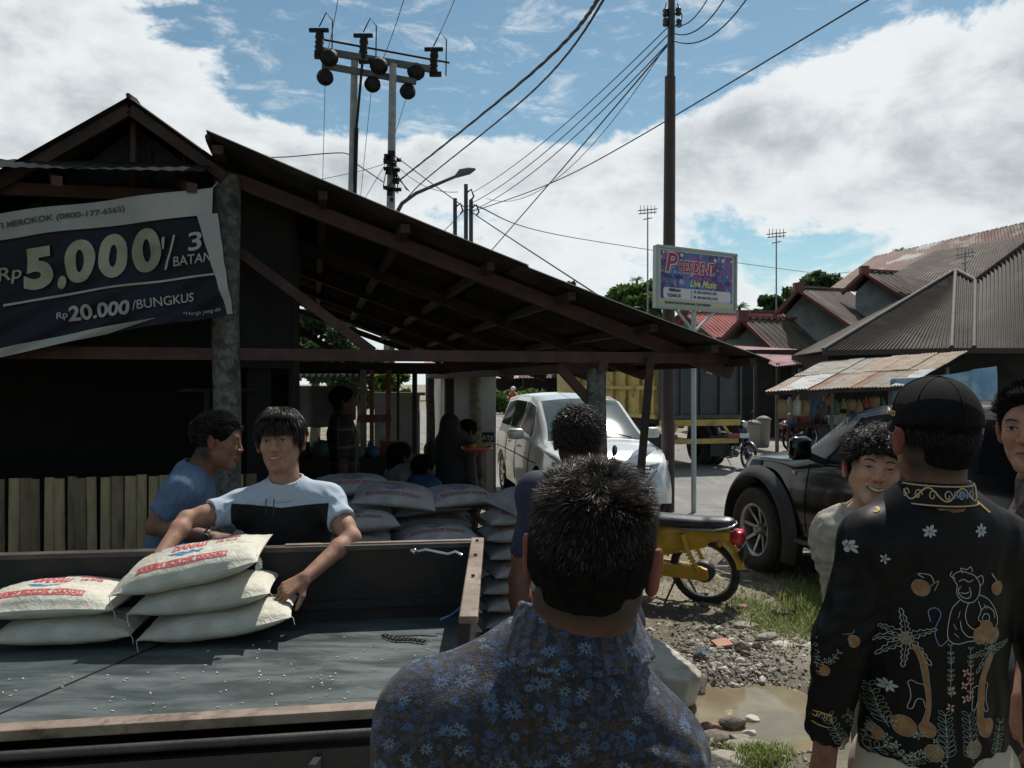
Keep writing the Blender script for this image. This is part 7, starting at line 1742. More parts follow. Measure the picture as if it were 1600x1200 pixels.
for px, py in ((1040, 20), (1040, 35), (1060, 18), (1061, 36)): m.lathe([(0, -.05), (.035, -.05), (.045, -.02), (.03, 0), (.045, .02), (.035, .05), (0, .05)], W(px, py, 11.2), (0, 0, 1), 12); m.tube(W(px, py+4, 11.2), W(1050, py+4, 11.2), .012)
m.path([W(1040, 40, 11.1), W(1037, 25, 11.1), W(1041, 5, 11.1)], .008, 5); m.path([W(1061, 40, 11.1), W(1066, 25, 11.1), W(1058, 5, 11.1)], .008, 5); m.build('insulator_cluster', BLACK, r1_)
# H-frame
hp = empty('utility_pole', (-5.3, 26, 0), 'twin concrete poles joined by crossarms carrying fuses and insulators', 'utility pole frame')
YH = 26.
for px, t_ in ((547, 93), (608, 100)):
    m = MB(); a, b_ = W(px-3, 600, YH), W(px+(7 if px < 600 else 6), t_, YH); a.z = 0; m.path([a+(b_-a)*k/8 for k in range(9)], [.18-.065*k/8 for k in range(9)], 16); m.build('pole_shaft', GALV, hp)
HD = M('pole_hardware', (.008, .008, .008), (.015, .014, .013), 6, .7, spec=.2)
def xa(p, q, Y0, Y1, w_=.16): m = MB(); m.beam(W(*p, Y0), W(*q, Y1), w_, w_*1.2); m.build('crossarm', M('weathered_crossarm', (.06, .062, .065), (.09, .092, .095), 4, .8), hp)
xa((505, 80), (672, 108), 25.6, 26.6); xa((503, 102), (650, 128), 25.5, 26.5, .15)
m = MB(); m.tube(W(506, 62, 25.6), W(702, 98, 26.9), .035); m.build('top_rod', HD, hp)
for px, py, Y in ((499, 66, 25.5), (568, 74, 26), (678, 95, 26.7)):
    m = MB(); c0 = W(px, py, Y); m.lathe([(.0, -.42), (.13, -.42), (.15, -.3), (.11, -.25), (.15, -.15), (.11, -.1), (.15, 0), (.11, .05), (.15, .15), (.12, .3), (.06, .42), (0, .42)], c0, (.06, 0, 1), 14)
    m.box(c0+Vector((0, -.05, .36)), (.62, .12, .10)); m.box(c0+Vector((.05, 0, -.45)), (.4, .14, .14)); m.path([c0+Vector((0, 0, .5)), c0+Vector((.22, 0, .95)), c0+Vector((.42, 0, .7)), c0+Vector((.40, 0, -.5))], .022, 5); m.build('fuse_cutout', HD, hp)
for px, py, Y, r in ((514, 90, 25.5, .30), (592, 103, 26, .30), (650, 112, 26.5, .30), (508, 121, 25.5, .27), (582, 132, 26, .27), (637, 143, 26.5, .27)):
    m = MB(); c0 = W(px, py, Y); m.lathe([(0, -r*.5), (r*.6, -r*.55), (r*.9, -r*.35), (r*.55, -r*.2), (r, -.02), (r*.6, .1*r), (r*.92, r*.35), (r*.5, r*.55), (0, r*.6)], c0, (.25, -.9, .2), 18); m.build('disc_insulator', HD, hp)
m = MB(); m.tube(W(566, 100, 25.7), W(557, 200, 25.8), .045); m.tube(W(557, 200, 25.8), W(553, 345, 26), .07); m.build('cable_riser', HD, hp)
m = MB()
for px, py in ((606, 245), (612, 240), (605, 252), (614, 255), (610, 248)): m.box(W(px, py, 25.8), (.22, .2, .14))
for k in range(16): p = W(618+rng.normal(0, 9), 285+rng.normal(0, 14), 25.7); m.box(p, (.12+.1*rng.random(), .1, .10)); 
for k in range(7): m.path([W(608, 250, 25.7), W(618+rng.normal(0, 12), 270+rng.normal(0, 10), 25.6), W(620+rng.normal(0, 12), 300+rng.normal(0, 8), 25.7)], .02, 4)
m.build('cable_clamps', HD, hp)
# street lamp
sl = empty('street_lamp', (-4.6, 24, 0), 'street lamp on a curved arm rising above the shed roof', 'street lamp')
a = W(612, 600, 24); a.z = 0
m = MB(); m.path([a, W(613, 360, 24), W(617, 338, 24), W(628, 318, 24), W(650, 302, 24), W(685, 287, 24), W(716, 274, 24)], [.09, .08, .07, .06, .055, .05, .045], 12); m.build('arm', M('lamp_arm_brown', (.05, .04, .038), (.08, .06, .05), 5, .6), sl)
m = MB(); m.path([W(712, 276, 24), W(720, 270, 24), W(733, 267, 24), W(743, 264, 24)], [.05, .12, .11, .03], 12); m.build('lamp_head', M('lamp_head_grey', (.08, .085, .09)), sl)
for px, y0, lab in ((711, 310, 'leftmost and shorter of three dark poles beyond the shed roof'), (728, 288, 'tallest middle one of three dark poles beyond the shed roof'), (736, 312, 'rightmost of three dark poles beyond the shed roof, with a hooked bracket')):
    r_, a, b_ = pole('utility_pole', px, y0, 600, 22, .065, .055, DPOLE, lab, 'utility pole'); r_['group'] = 'three dark poles beyond the shed'
    m = MB(); m.path([b_+Vector((0, 0, -.25)), b_+Vector((.15, -.05, -.15)), b_+Vector((.22, -.05, -.35)), b_+Vector((.15, 0, -.42))], .025, 6); m.build('bracket', HD, r_)
# wires
WIRE = M('black_wire', (.012, .012, .013), rough=.6); 
def wire(pts, r, lab, sag=0, tw=0):
    """pts: (px, py, Y)"""
    P = [W(*p) for p in pts]; Q = []
    if len(P) > 2 and not any(p[0] == 1048 or p[0] == 1049 for p in pts[1:-1]): Q = [Vector(q) for q in smoothc([tuple(p) for p in P], 16)]; P = [Q.pop()]
    for a, b_ in zip(P, P[1:]):
        n = 14
        for k in range(n): u = k/n; q = a.lerp(b_, u); q.z -= 4*sag*u*(1-u); Q.append(q)
    Q.append(P[-1]); m = MB()
    if tw:
        for ph in (0, 2.1, 4.2): m.path([q+Vector((tw*math.cos(i*1.4+ph), 0, tw*math.sin(i*1.4+ph))) for i, q in enumerate(Q)], r, 5)
    else: m.path(Q, r, 6)
    o = m.build('power_line', WIRE); tag(o, lab, 'power line', 'overhead wires')
wire([(513, 75, 25.5), (533, -30, 18)], .011, 'wire rising steeply from the left fuse of the twin poles', .1)
wire([(597, 95, 26), (640, -30, 18)], .011, 'wire rising steeply from the middle fuse of the twin poles', .1)
wire([(673, 78, 26.6), (722, -30, 18)], .011, 'wire rising steeply from the right fuse of the twin poles', .1)
wire([(508, 130, 25.5), (503, 330, 27)], .009, 'thin wire dropping straight from the left hanging insulator')
wire([(580, 142, 26), (560, 340, 28)], .009, 'thin wire slanting down from the middle hanging insulator')
wire([(635, 152, 26.5), (608, 240, 26)], .009, 'short wire from the right hanging insulator to the right concrete pole')
wire([(620, 285, 25.8), (830, 115, 13), (950, -25, 9)], .014, 'thick twisted cable climbing from the street lamp to the top of the sky', .22, .016)
wire([(612, 345, 24), (652, 292, 22), (835, 140, 13), (962, -30, 9)], .012, 'second twisted cable running just right of the thick one', .15, .006)
wire([(615, 242, 25.8), (735, 330, 22), (945, 468, 14)], .016, 'dark cable running down right from the concrete pole across the three dark poles', .1)
wire([(452, 155+90, 30), (535, 239, 27), (548, 252, 26)], .02, 'near-horizontal wire left of the twin concrete poles', .02)
wire([(362, 246, 32), (452, 245, 30)], .02, 'horizontal wire touching the shed roof ridge on the left', .02)
wire([(548, 250, 26), (600, 285, 26)], .02, 'short cable between the two concrete poles')
wire([(462, 288, 30), (560, 268, 28), (606, 254, 26)], .010, 'faint wire rising to the concrete poles from the roof edge', .03)
wire([(736, 318, 22), (1048, 50, 11.2), (1148, -30, 9.5)], .009, 'wire from the dark poles to the steel pole and on to the top right', .25)
wire([(736, 330, 22), (1049, 62, 11.2), (1185, -30, 9.5)], .009, 'lower parallel wire from the dark poles past the steel pole', .3)
wire([(740, 300, 22), (1048, 38, 11.2), (1120, -30, 9.5)], .008, 'upper parallel wire from the dark poles past the steel pole', .2)
wire([(762, 398, 20), (880, 262, 16), (1048, 65, 11.2)], .012, 'diagonal cable from the shed roof up to the steel pole', .08)
wire([(740, 330, 22), (900, 268, 17), (1390, -20, 9)], .011, 'long cable crossing the clouds to the top right corner of the sky', .18)
wire([(1048, 60, 11.2), (760, 310, 20)], .006, 'thin slack wire between the steel pole and the dark poles', .8)
wire([(740, 320, 22), (900, 372, 40), (1260, 425, 60), (1330, 425, 60)], .02, 'thin twisted wire passing behind the sign to the far houses', .1)
wire([(685, 370, 22), (736, 318, 22)], .010, 'short guy wire left of the three dark poles')
wire([(606, 250, 25.8), (570, 310, 27)], .010, 'short service wire left of the right concrete pole')
wire([(612, 250, 25.8), (715, 300, 22)], .010, 'slack service wire above the street lamp arm', .3)
# antennas
for px, y0, y1, Y, lab in ((1012, 325, 520, 45, 'television antenna mast left of the music sign'), (1213, 362, 500, 45, 'television antenna mast above the pink roof'), (1508, 392, 430, 27, 'small antenna on the ridge of the dark hipped roof')):
    a = W(px, y1, Y); b_ = W(px, y0, Y); r_ = empty('antenna', Vector((a.x, a.y, a.z)), lab, 'antenna'); m = MB(); m.tube(a, b_, .05*Y/45, .035*Y/45, 8); m.build('mast', M('antenna_grey', (.22, .23, .24)), r_)
    m = MB(); k = Y/45
    for j, (dz_, w_) in enumerate(((0, .55), (-.18, .5), (-.5, .25))): m.beam(b_+Vector((-w_*k, 0, dz_*k-.15)), b_+Vector((w_*k, 0, dz_*k-.05)), .05*k, .05*k)
    for x in (-.4, -.2, 0, .2, .4): m.beam(b_+Vector((x*k, 0, -.35*k)), b_+Vector((x*k, 0, .15*k)), .03*k, .03*k)
    m.build('aerial', M('antenna_grey', (.22, .23, .24)), r_)
# ---- the sign
sg_ = empty('sign_board', W(1083, 803, 11.1), 'framed PRESIDENT live music sign board on a white post', 'sign')
A_, B_, C_, D_ = W(1022, 383, 10.75), W(1147, 399, 11.45), W(1147, 488, 11.45), W(1022, 480, 10.75)
sx_ = (B_-A_); sx_.z = 0; Wd_ = sx_.length; sx_.normalize(); sn_ = Vector((0, 0, 1)).cross(sx_)*-1   # towards the lens
H_ = .84; c0 = (A_+C_)/2; O2 = c0-sx_*Wd_/2-Vector((0, 0, H_/2)); tilt = (B_.z-A_.z+C_.z-D_.z)/2/Wd_
SX = (sx_+Vector((0, 0, tilt))).normalized(); SZ = sn_.cross(SX).normalized()*1
if SZ.z < 0: SZ = -SZ
def Q_(u, v, off=0): return O2+Vector((0, 0, -.0))+SX*(u*Wd_)+SZ*(v*H_)+sn_*off
if sn_.y > 0: sn_ = -sn_
SM = Matrix((SX, -sn_, SZ)).transposed()
mt, t, b, oc = matnodes('sign_print_backdrop', .5, .4)
f1 = t.ramp(t.noise(oc, 5, 4, .6, .8), .42, .58); f2 = t.ramp(t.noise(t.v('ADD', oc, (4, 4, 4)), 9, 4, .6, .6), .5, .62)
x, y, z = t.sep(oc); hz_ = t.ramp(z, O2.z+.45-0, O2.z+.72-0)
cc = t.mix(f1, (.05, .03, .13), (.06, .14, .34)); cc = t.mix(t.m('MULTIPLY', f2, .8), cc, (.30, .07, .25)); cc = t.mix(t.m('MULTIPLY', t.ramp(t.noise(oc, 16, 2), .6, .68), .6), cc, (.5, .45, .55)); t.L.new(cc, b.inputs['Base Color'])
m = MB(); m.box(Q_(.5, .5), (Wd_, .07, H_), SM); m.build('board', M('sign_grey_white', (.42, .44, .42), (.5, .52, .5), 5, .6), sg_)
m = MB()
for u0, v0, u1, v1 in ((0, .985, 1, .985), (0, .015, 1, .015), (.012, 0, .012, 1), (.988, 0, .988, 1)): m.beam(Q_(u0, v0, .045), Q_(u1, v1, .045), .035, .035, up=sn_, bev=.004)
m.build('frame', M('sign_frame', (.30, .33, .32)), sg_)
m = MB(); m.add([Q_(.055, .16, .039), Q_(.945, .16, .039), Q_(.945, .93, .039), Q_(.055, .93, .039)], [(0, 1, 2, 3)]); m.build('backdrop', mt, sg_)
def STX(nm_, s_, size, u, v, mat_, off=.043, o=0, w=None, sh_=0, al='LEFT'):
    m = MB(); text_on(m, s_, size, Q_(u, v, off), SX, SZ, o, sh_, al, w); m.build(nm_, mat_, sg_)
SR_ = M('sign_red', (.35, .02, .05)); SW_ = M('sign_white', (.55, .54, .56)); SB_ = M('sign_navy', (.02, .035, .10)); SY_ = M('sign_yellow_green', (.50, .55, .22)); 
for mt_, of, o in ((SW_, .042, .020), (SR_, .045, .006)):
    STX('title', 'P', .36, .10, .60, mt_, of, o*1.1, None, .2); STX('title', 'RESIDENT', .225, .265, .605, mt_, of, o*.8, .655, .2)
STX('caption', 'KN. 7000', .075, .11, .49, SB_, o=.003); STX('script', 'Live Music', .13, .40, .385, SY_, o=.004, w=.50, sh_=.35)
m = MB(); pts = []
for cu, cv, a0 in ((.93-.03, .30, 0), (.93-.03, .19, -90), (.09+.03, .19, 180), (.09+.03, .30, 90)):
    pass
rp = []
for (cu, cv), a0 in (((.895, .305), 0), ((.115, .305), 90), ((.115, .195), 180), ((.895, .195), 270)):
    for k in range(5): a = math.radians(a0+22.5*k); rp.append(Q_(cu+.03*math.cos(a), cv+.035*math.sin(a), .042))
m.add(rp, [tuple(range(len(rp)))]); m.build('panel', SW_, sg_)
STX('lettering', 'PIMPINAN', .06, .15, .275, SB_, .045, .003, .20); STX('lettering', 'YUZARDI, SE', .06, .13, .19, SB_, .045, .003, .24)
STX('lettering', 'HP : 0813 6340 8125 ( EDI )', .052, .45, .275, SB_, .045, .002, .43); STX('lettering', 'HP : 0812 6864 5432 ( DON )', .052, .45, .19, SB_, .045, .002, .45)
m = MB(); m.beam(Q_(.425, .175, .044), Q_(.425, .325, .044), .006, .003, up=sn_); m.build('divider', SB_, sg_)
m = MB(); m.add([Q_(.05, .06, .040), Q_(.95, .06, .040), Q_(.95, .135, .040), Q_(.05, .135, .040)], [(0, 1, 2, 3)]); m.build('yellow_band', M('sign_pale_yellow', (.45, .44, .25)), sg_)
STX('footer', 'BELAKANG KANTOR NAGARI LAMA, TALUK PARIAMAN', .045, .10, .078, SB_, .045, .002, .82)
for u, v, r_, mm in ((.08, .9, .02, SY_), (.30, .88, .028, SW_), (.72, .85, .028, SW_), (.82, .86, .03, SW_), (.93, .86, .02, SW_)):
    m = MB(); m.lathe([(0, .002), (r_, .002), (r_, 0)], Q_(u, v, .041), sn_, 14); m.build('printed_light', mm, sg_)
PW = M('post_white', (.40, .43, .42), (.32, .35, .34), 6, .6)
pb = Q_(.48, 0); m = MB(); m.tube(Vector((pb.x, pb.y, 0)), pb+Vector((0, 0, .05)), .036, .036, 14); m.build('post', PW, sg_)
for u in (.26, .74): m = MB(); m.beam(Q_(u, .0), Vector((pb.x, pb.y, pb.z-.30)), .035, .03); m.build('strut', PW, sg_)

# ================================================================== TREES AND PLANTS
def leaf_mat(name, c1, c2):
    mt, t, b, oc = matnodes(name, .6, .3); r_ = t.n('ShaderNodeNewGeometry').outputs['Random Per Island']; t.L.new(t.mix(r_, c1, c2), b.inputs['Base Color'])
    b.inputs['Transmission Weight'].default_value = 0; tr_ = t.n('ShaderNodeBsdfTranslucent'); t.L.new(t.mix(r_, tuple(q*1.2 for q in c1), tuple(q*1.3 for q in c2)), tr_.inputs[0]); mx = t.n('ShaderNodeMixShader'); mx.inputs[0].default_value = .35
    t.L.new(b.outputs[0], mx.inputs[1]); t.L.new(tr_.outputs[0], mx.inputs[2]); t.L.new(mx.outputs[0], t.N['Material Output'].inputs[0]); return mt
LEAF = leaf_mat('leaf_green', (.035, .075, .018), (.09, .16, .035)); LEAFD = leaf_mat('leaf_dark', (.02, .045, .014), (.05, .09, .025)); LEAFB = leaf_mat('leaf_bright', (.07, .15, .025), (.16, .27, .05))
def leaf_cloud(centers, rad, n, size, flat=.8):
    C_ = np.array(centers)[rng.integers(0, len(centers), n)]; d = rng.normal(0, 1, (n, 3)); d /= np.linalg.norm(d, axis=1)[:, None]; P = C_+d*(rad*(.35+.65*rng.random((n, 1))**.5))*np.array([1, 1, flat])
    a = rng.normal(0, 1, (n, 3)); a /= np.linalg.norm(a, axis=1)[:, None]; b_ = np.cross(a, rng.normal(0, 1, (n, 3))); b_ /= np.linalg.norm(b_, axis=1)[:, None]; s_ = size*(.6+.8*rng.random((n, 1)))
    V = np.stack([P-a*s_, P+b_*s_*.45, P+a*s_, P-b_*s_*.45], 1).reshape(-1, 3); return V, np.arange(4*n).reshape(-1, 4)
def tree(name, px, Y, top, bottom, wpx, lab, mat_=None, n=5000, size=.16, ntr=10, cat='tree', group='trees beyond the street'):
    base = W(px, 600, Y); base.z = 0; zt = W(px, top, Y).z; zb = W(px, bottom, Y).z; w_ = wpx/1250*Y/2; root = empty(name, base, lab, cat, group)
    m = MB(); tr = w_*.07+.06; hub = base+Vector((0, 0, max(.4, zb+(zt-zb)*.35))); m.path([base, base.lerp(hub, .5)+Vector((.08, 0, 0)), hub], [tr, tr*.8, tr*.6], 9); cs = []
    for k in range(int(ntr*1.9)):
        a = k*2.4; rr_ = w_*(.35+.55*rng.random()); z = zb+(zt-zb)*(.12+.76*rng.random()); f = math.sin(math.pi*min(1, max(0, (z-zb)/(zt-zb)*.85+.12))); p = Vector((base.x+math.cos(a)*rr_*f, base.y+math.sin(a)*rr_*f*.8, z)); cs.append(tuple(p)); m.path([hub-Vector((0, 0, .1)), hub.lerp(p, .5)+Vector((0, 0, .15)), p], [tr*.45, tr*.25, tr*.08], 6)
    cs.append((base.x, base.y, zt-(zt-zb)*.2)); m.build('trunk', M('bark', (.07, .055, .04), (.12, .1, .075), 8, .9, .5, 20), root)
    V, Fq = leaf_cloud(cs, w_*.27, n, size); link_mesh('crown', V, Fq, mat_ or LEAF, root)
def palm_tree(px, Y, top, wpx, lab):
    base = W(px, 600, Y); base.z = 0; hd = W(px, top+12, Y); root = empty('palm_tree', base, lab, 'palm tree', 'palms beyond the street'); m = MB(); m.path([base, base.lerp(hd, .5)+Vector((.2, 0, 0)), hd], [.2, .15, .12], 9); m.build('trunk', M('bark', (.07, .055, .04)), root)
    vs, fs = [], []; L = wpx/1250*Y/2
    for k in range(17):
        a = k*2.4; e = .2+.9*((k*5) % 17)/17
        for i in range(22):
            u = i/21; r_ = L*u; z = math.sin(e)*r_-.55*r_*r_/L; c0 = hd+Vector((math.cos(a)*r_*math.cos(e), math.sin(a)*r_*math.cos(e), z)); q = Vector((-math.sin(a), math.cos(a), 0)); l_ = L*.28*math.sin(math.pi*min(1, u*.8+.15))
            for sg in (-1, 1):
                e2 = c0+q*sg*l_*.75+Vector((math.cos(a), math.sin(a), 0))*l_*.5-Vector((0, 0, l_*.5)); n = len(vs); w_ = Vector((math.cos(a), math.sin(a), 0))*L*.022; vs += [c0-w_, c0+w_, e2]; fs.append((n, n+1, n+2))
    link_mesh('crown', vs, fs, LEAF, root)
tree('leafy_tree', 490, 19, 480, 600, 150, 'dense tree with glinting leaves seen through the gap under the shed roof', LEAFD, 9000, .075, 14)
tree('leafy_tree', 395, 21, 505, 640, 160, 'dark tree behind the left end of the shed opening', LEAFD, 6000, .09, 12)
tree('leafy_tree', 612, 13.5, 566, 640, 62, 'bright green young tree behind the roadside stall', LEAFB, 1800, .07, 9)
tree('leafy_tree', 560, 24, 530, 640, 120, 'mid green tree behind the stall left of the bright young tree', LEAF, 5000, .10, 10)
tree('leafy_tree', 990, 60, 442, 540, 150, 'broad light green tree left of the music sign', LEAF, 7000, .30, 14)
tree('leafy_tree', 950, 58, 462, 560, 70, 'lower green tree between the shed roof and the music sign', LEAFB, 3500, .28, 10)
tree('leafy_tree', 893, 55, 432, 520, 26, 'thin sparse tree top poking over the shed roof', LEAFD, 260, .2, 7)
tree('leafy_tree', 1280, 60, 422, 500, 105, 'round dark green tree behind the red-trimmed roofs', LEAFD, 3500, .28, 12)
tree('leafy_tree', 1203, 62, 458, 540, 75, 'small bushy tree at the foot of the second antenna mast', LEAFD, 2500, .26, 9)
palm_tree(1155, 60, 468, 44, 'palm just right of the music sign'); palm_tree(995, 75, 425, 30, 'distant palm top left of the music sign'); palm_tree(1405, 62, 380, 30, 'palm top just showing above the rusty ridge')
for px, Y, lab in ((795, 48, 'low hedge beside the far street left of the white car'), (830, 70, 'bushes in front of the distant houses')):
    c_ = W(px, 600, Y); r_ = empty('hedge', (c_.x, Y, 0), lab, 'hedge'); V, Fq = leaf_cloud([(c_.x+dx, Y, .5+.5*rng.random()) for dx in np.linspace(-2.2, 2.2, 12)], .75, 4000, .16); link_mesh('foliage', V, Fq, LEAF, r_)

# ================================================================== HOUSES
def corr_mat(name, c1, c2, c3, s3=.8, freq=0): return M(name, c1, c2, 1.6, .7, .3, 25, c3=c3, s3=s3, stretch=(1, 1, 1), lo=.3, hi=.7, spec=.12)
RG = corr_mat('grey_brown_roof', (.048, .038, .030), (.088, .070, .056), (.13, .108, .088), 1.2); RD = corr_mat('dark_hip_roof', (.028, .022, .018), (.048, .038, .031), (.070, .057, .046), .9)
RR_ = corr_mat('pink_red_roof', (.34, .10, .09), (.42, .15, .13), (.3, .12, .11)); RU = corr_mat('rusty_roof', (.13, .065, .05), (.17, .11, .09), (.36, .36, .35), .55); RP_ = corr_mat('pale_pink_roof', (.38, .22, .24), (.46, .30, .31), (.28, .16, .16))
TRIM = M('maroon_trim', (.11, .028, .026), (.15, .045, .038), 5, .6); WALLB = M('blue_grey_wall', (.13, .155, .165), (.19, .22, .225), 2, .8); SHOPD = M('shop_dark', (.010, .009, .008), (.022, .018, .015), 2, .9)
def roof_plane(m, A, B, C, D, waves, amp=.02, nv=8):
    """corrugated plane A-B top edge, D-C bottom edge; ribs run from top to bottom"""
    A, B, C, D = map(Vector, (A, B, C, D)); n = (B-A).cross(D-A).normalized(); nu = waves*6
    if n.z < 0: n = -n
    m.sheet(lambda u, v: (A*(1-u)+B*u)*(1-v)+(D*(1-u)+C*u)*v+n*(amp*math.sin(u*waves*2*math.pi)+.015*(int(v*3) % 2)), nu, nv, .01)
def gable_house(name, lab, F, ap_, eL, eR, ridge, roofm, trim=True, wallz=0, waves=16, cat='house'):
    """front triangle ap_, eL, eR and the ridge end; walls drop to the ground"""
    D = ridge-ap_; root = empty(name, Vector((ap_.x, ap_.y, 0)), lab, cat, 'red-trimmed houses across the road'); up = Vector((0, 0, .03))
    for e, nm_ in ((eL, 'roof'), (eR, 'roof')): m = MB(); roof_plane(m, ap_+up, ap_+D+up, e+D+up, e+up, waves); m.build(nm_, roofm, root)
    ins = D.normalized()*.95
    c = (eL+eR)/2; iL, iR, iA = c+(eL-c)*.86+ins, c+(eR-c)*.86+ins, ap_+(c-ap_)*.12+ins; zb = Vector((0, 0, 1))
    pl = [Vector((iL.x, iL.y, wallz)), Vector((iR.x, iR.y, wallz)), iR, iA, iL]
    m = MB(); m.prism(pl, D*.85); m.build('wall', WALLB, root)
    if trim:
        m = MB()
        for e in (eL, eR): m.beam(ap_+Vector((0, 0, -.06)), e+Vector((0, 0, -.06)), .12, .30, up=D)
        m.box(ap_+Vector((0, -.02, .05)), (.38, .3, .38)); m.build('barge_board', TRIM, root)
        m = MB(); m.beam(ap_+up*3, ap_+D+up*3, .22, .08); m.build('ridge_cap', TRIM, root)
    return root
gable_house('house', 'house with bright pink-red metal roof behind the music sign post', 0, W(1068, 487, 40), W(1035, 512, 40), W(1118, 528, 40), W(1222, 489, 47), RR_, waves=26)
gable_house('house', 'small red-trimmed gable house, lowest and leftmost of the three grey-roofed ones', 0, W(1160, 497, 31), W(1126, 532, 31), W(1218, 553, 31), W(1296, 503, 38), RG)
gable_house('house', 'middle red-trimmed gable house, taller than the leftmost grey-roofed one', 0, W(1247, 451, 34), W(1209, 492, 34), W(1342, 516, 34), W(1326, 455, 44), RG)
gable_house('house', 'upper right red-trimmed gable house below the long rusty roof', 0, W(1350, 424, 38), W(1316, 456, 38), W(1432, 474, 38), W(1485, 432, 47), RG)
big = empty('house', W(1480, 600, 52), 'large building with long rust-streaked pale roof along the skyline', 'building'); big.location.z = 0
m = MB(); roof_plane(m, W(1365, 401, 54), W(1640, 338, 46), W(1700, 470, 40), W(1290, 455, 48), 60, .03); roof_plane(m, W(1365, 401, 54), W(1640, 338, 46), W(1640, 440, 60), W(1365, 450, 64), 40, .03); m.build('roof', RU, big)
m = MB(); m.prism([Vector((W(1330, 600, 50).x, 50, 0)), Vector((W(1680, 600, 43).x, 43, 0)), Vector((W(1680, 600, 43).x, 43, 7)), Vector((W(1330, 600, 50).x, 50, 6.5))], (0, 5, 0)); m.build('wall', WALLB, big)
b2 = empty('house', W(1520, 600, 36), 'grey-roofed building between the long rusty roof and the dark hipped roof', 'building'); b2.location.z = 0
m = MB(); roof_plane(m, W(1460, 392, 42), W(1640, 366, 36), W(1660, 480, 31), W(1395, 430, 38), 50, .03); m.build('roof', RG, b2); m = MB(); m.prism([Vector((W(1450, 600, 38).x, 38, 0)), Vector((W(1640, 600, 34).x, 34, 0)), Vector((W(1640, 600, 34).x, 34, 5)), Vector((W(1450, 600, 38).x, 38, 5))], (0, 2, 0)); m.build('wall', WALLB, b2)
# hipped shop house, nearest on the right
hpq = empty('shop_house', W(1450, 600, 24), 'dark corrugated hip-roofed shop house nearest on the right', 'shop house'); hpq.location.z = 0
m = MB(); E1, E2, E3, E4 = W(1286, 549, 22), W(1487, 545, 21.4), W(1522, 545, 21.4), W(1720, 545, 19.5); AP1, AP2, RT = W(1493, 424, 26.5), W(1524, 440, 25), W(1700, 310, 23)
roof_plane(m, AP1, AP1+Vector((.02, 0, 0)), E2, E1, 30, .025); m.build('roof', RD, hpq)
m = MB(); roof_plane(m, AP1, AP2, E3, E2, 5, .025); m.build('roof', RD, hpq)
m = MB(); roof_plane(m, AP2, RT, E4, E3, 28, .028); m.build('roof', RD, hpq)
m = MB(); roof_plane(m, AP1, AP1+Vector((.02, 0, 0)), E1+Vector((.5, 4, 0)), E1, 16, .02); m.build('roof', RD, hpq)
m = MB()
for a, b_ in ((AP1, E1), (AP1, E2), (AP2, E3), (AP1, AP2), (AP2, RT)): m.path([a+Vector((0, 0, .06)), b_+Vector((0, 0, .05))], .06, 6)
m.build('hip_cap', M('cap_grey', (.05, .045, .04), (.085, .078, .07), 6, .8), hpq)
m = MB(); x0 = E1.x+.5; m.prism([Vector((x0, 22.9, 0)), Vector((24, 20.6, 0)), Vector((24, 20.6, 2.75)), Vector((x0, 22.9, 2.75))], (0, 3, 0)); m.build('wall', SHOPD, hpq)
m = MB(); m.beam(E1+Vector((0, 0, -.05)), E2+Vector((0, 0, -.05)), .05, .14); m.beam(E2+Vector((0, 0, -.05)), E4+Vector((0, 0, -.05)), .05, .14); m.build('fascia', M('fascia_dark', (.03, .025, .02)), hpq)
# shops row left part: dark openings under the red-trimmed houses
row = empty('shop_house', W(1200, 600, 27), 'dark shop front under a pale pink metal awning across the road', 'shop'); row.location.z = 0
m = MB(); m.prism([Vector((6.8, 28, 0)), Vector((11.2, 25.5, 0)), Vector((11.2, 25.5, 2.9)), Vector((6.8, 28, 3.0))], (0, 3, 0)); m.build('wall', SHOPD, row)
m = MB(); roof_plane(m, W(1142, 540, 29), W(1245, 546, 28), W(1310, 563, 25), W(1212, 573, 25), 22, .02); m.build('awning', RP_, row)
for px in (1180, 1215, 1262): m = MB(); p = W(px, 600, 25.2); m.beam(Vector((p.x, p.y, 0)), Vector((p.x, p.y, 2.45)), .09, .09); m.build('post', STEEL, row)
# rusty awning stall
aw = empty('market_stall', W(1300, 600, 19.5), 'stall under a rusty and white striped corrugated awning across the road', 'market stall'); aw.location.z = 0
AWM = [M('awning_rust', (.17, .08, .045), (.23, .13, .08), 2.5, .7, c3=(.12, .06, .04), s3=4), M('awning_white', (.36, .38, .38), (.42, .44, .44), 2, .5, c3=(.28, .17, .11), s3=3), M('awning_grey', (.18, .165, .14), (.25, .23, .2), 3, .7, c3=(.11, .08, .06), s3=4), M('awning_tan', (.22, .165, .11), (.29, .235, .17), 3, .7, c3=(.2, .1, .06), s3=4)]
FL, FR, BR_, BL_ = W(1198, 611, 18.6), W(1418, 603, 18.0), W(1512, 549, 21), W(1288, 565, 22)
seq = [3, 1, 1, 0, 2, 3, 0, 2, 3, 1]
for k in range(10):
    u0, u1 = k/10-.006, (k+1)/10+.006; m = MB(); f = lambda a, b_, u: a+(b_-a)*u
    for (v0, v1, lift, mm) in ((0, .56, .012, (k*7+2) % 4 if k % 3 else 2), (.5, 1.02, 0, seq[k])):
        m = MB(); A = f(BL_, BR_, u0).lerp(f(FL, FR, u0), v0); B = f(BL_, BR_, u1).lerp(f(FL, FR, u1), v0); C = f(BL_, BR_, u1).lerp(f(FL, FR, u1), v1); D = f(BL_, BR_, u0).lerp(f(FL, FR, u0), v1); z = Vector((0, 0, lift+.006*(k % 2)+rng.normal(0, .008))); roof_plane(m, A+z, B+z, C+z, D+z, 5, .014, 3)
        m.build('awning_sheet', AWM[2 if v0 == 0 and k < 4 else (3 if v0 == 0 else mm)], aw)
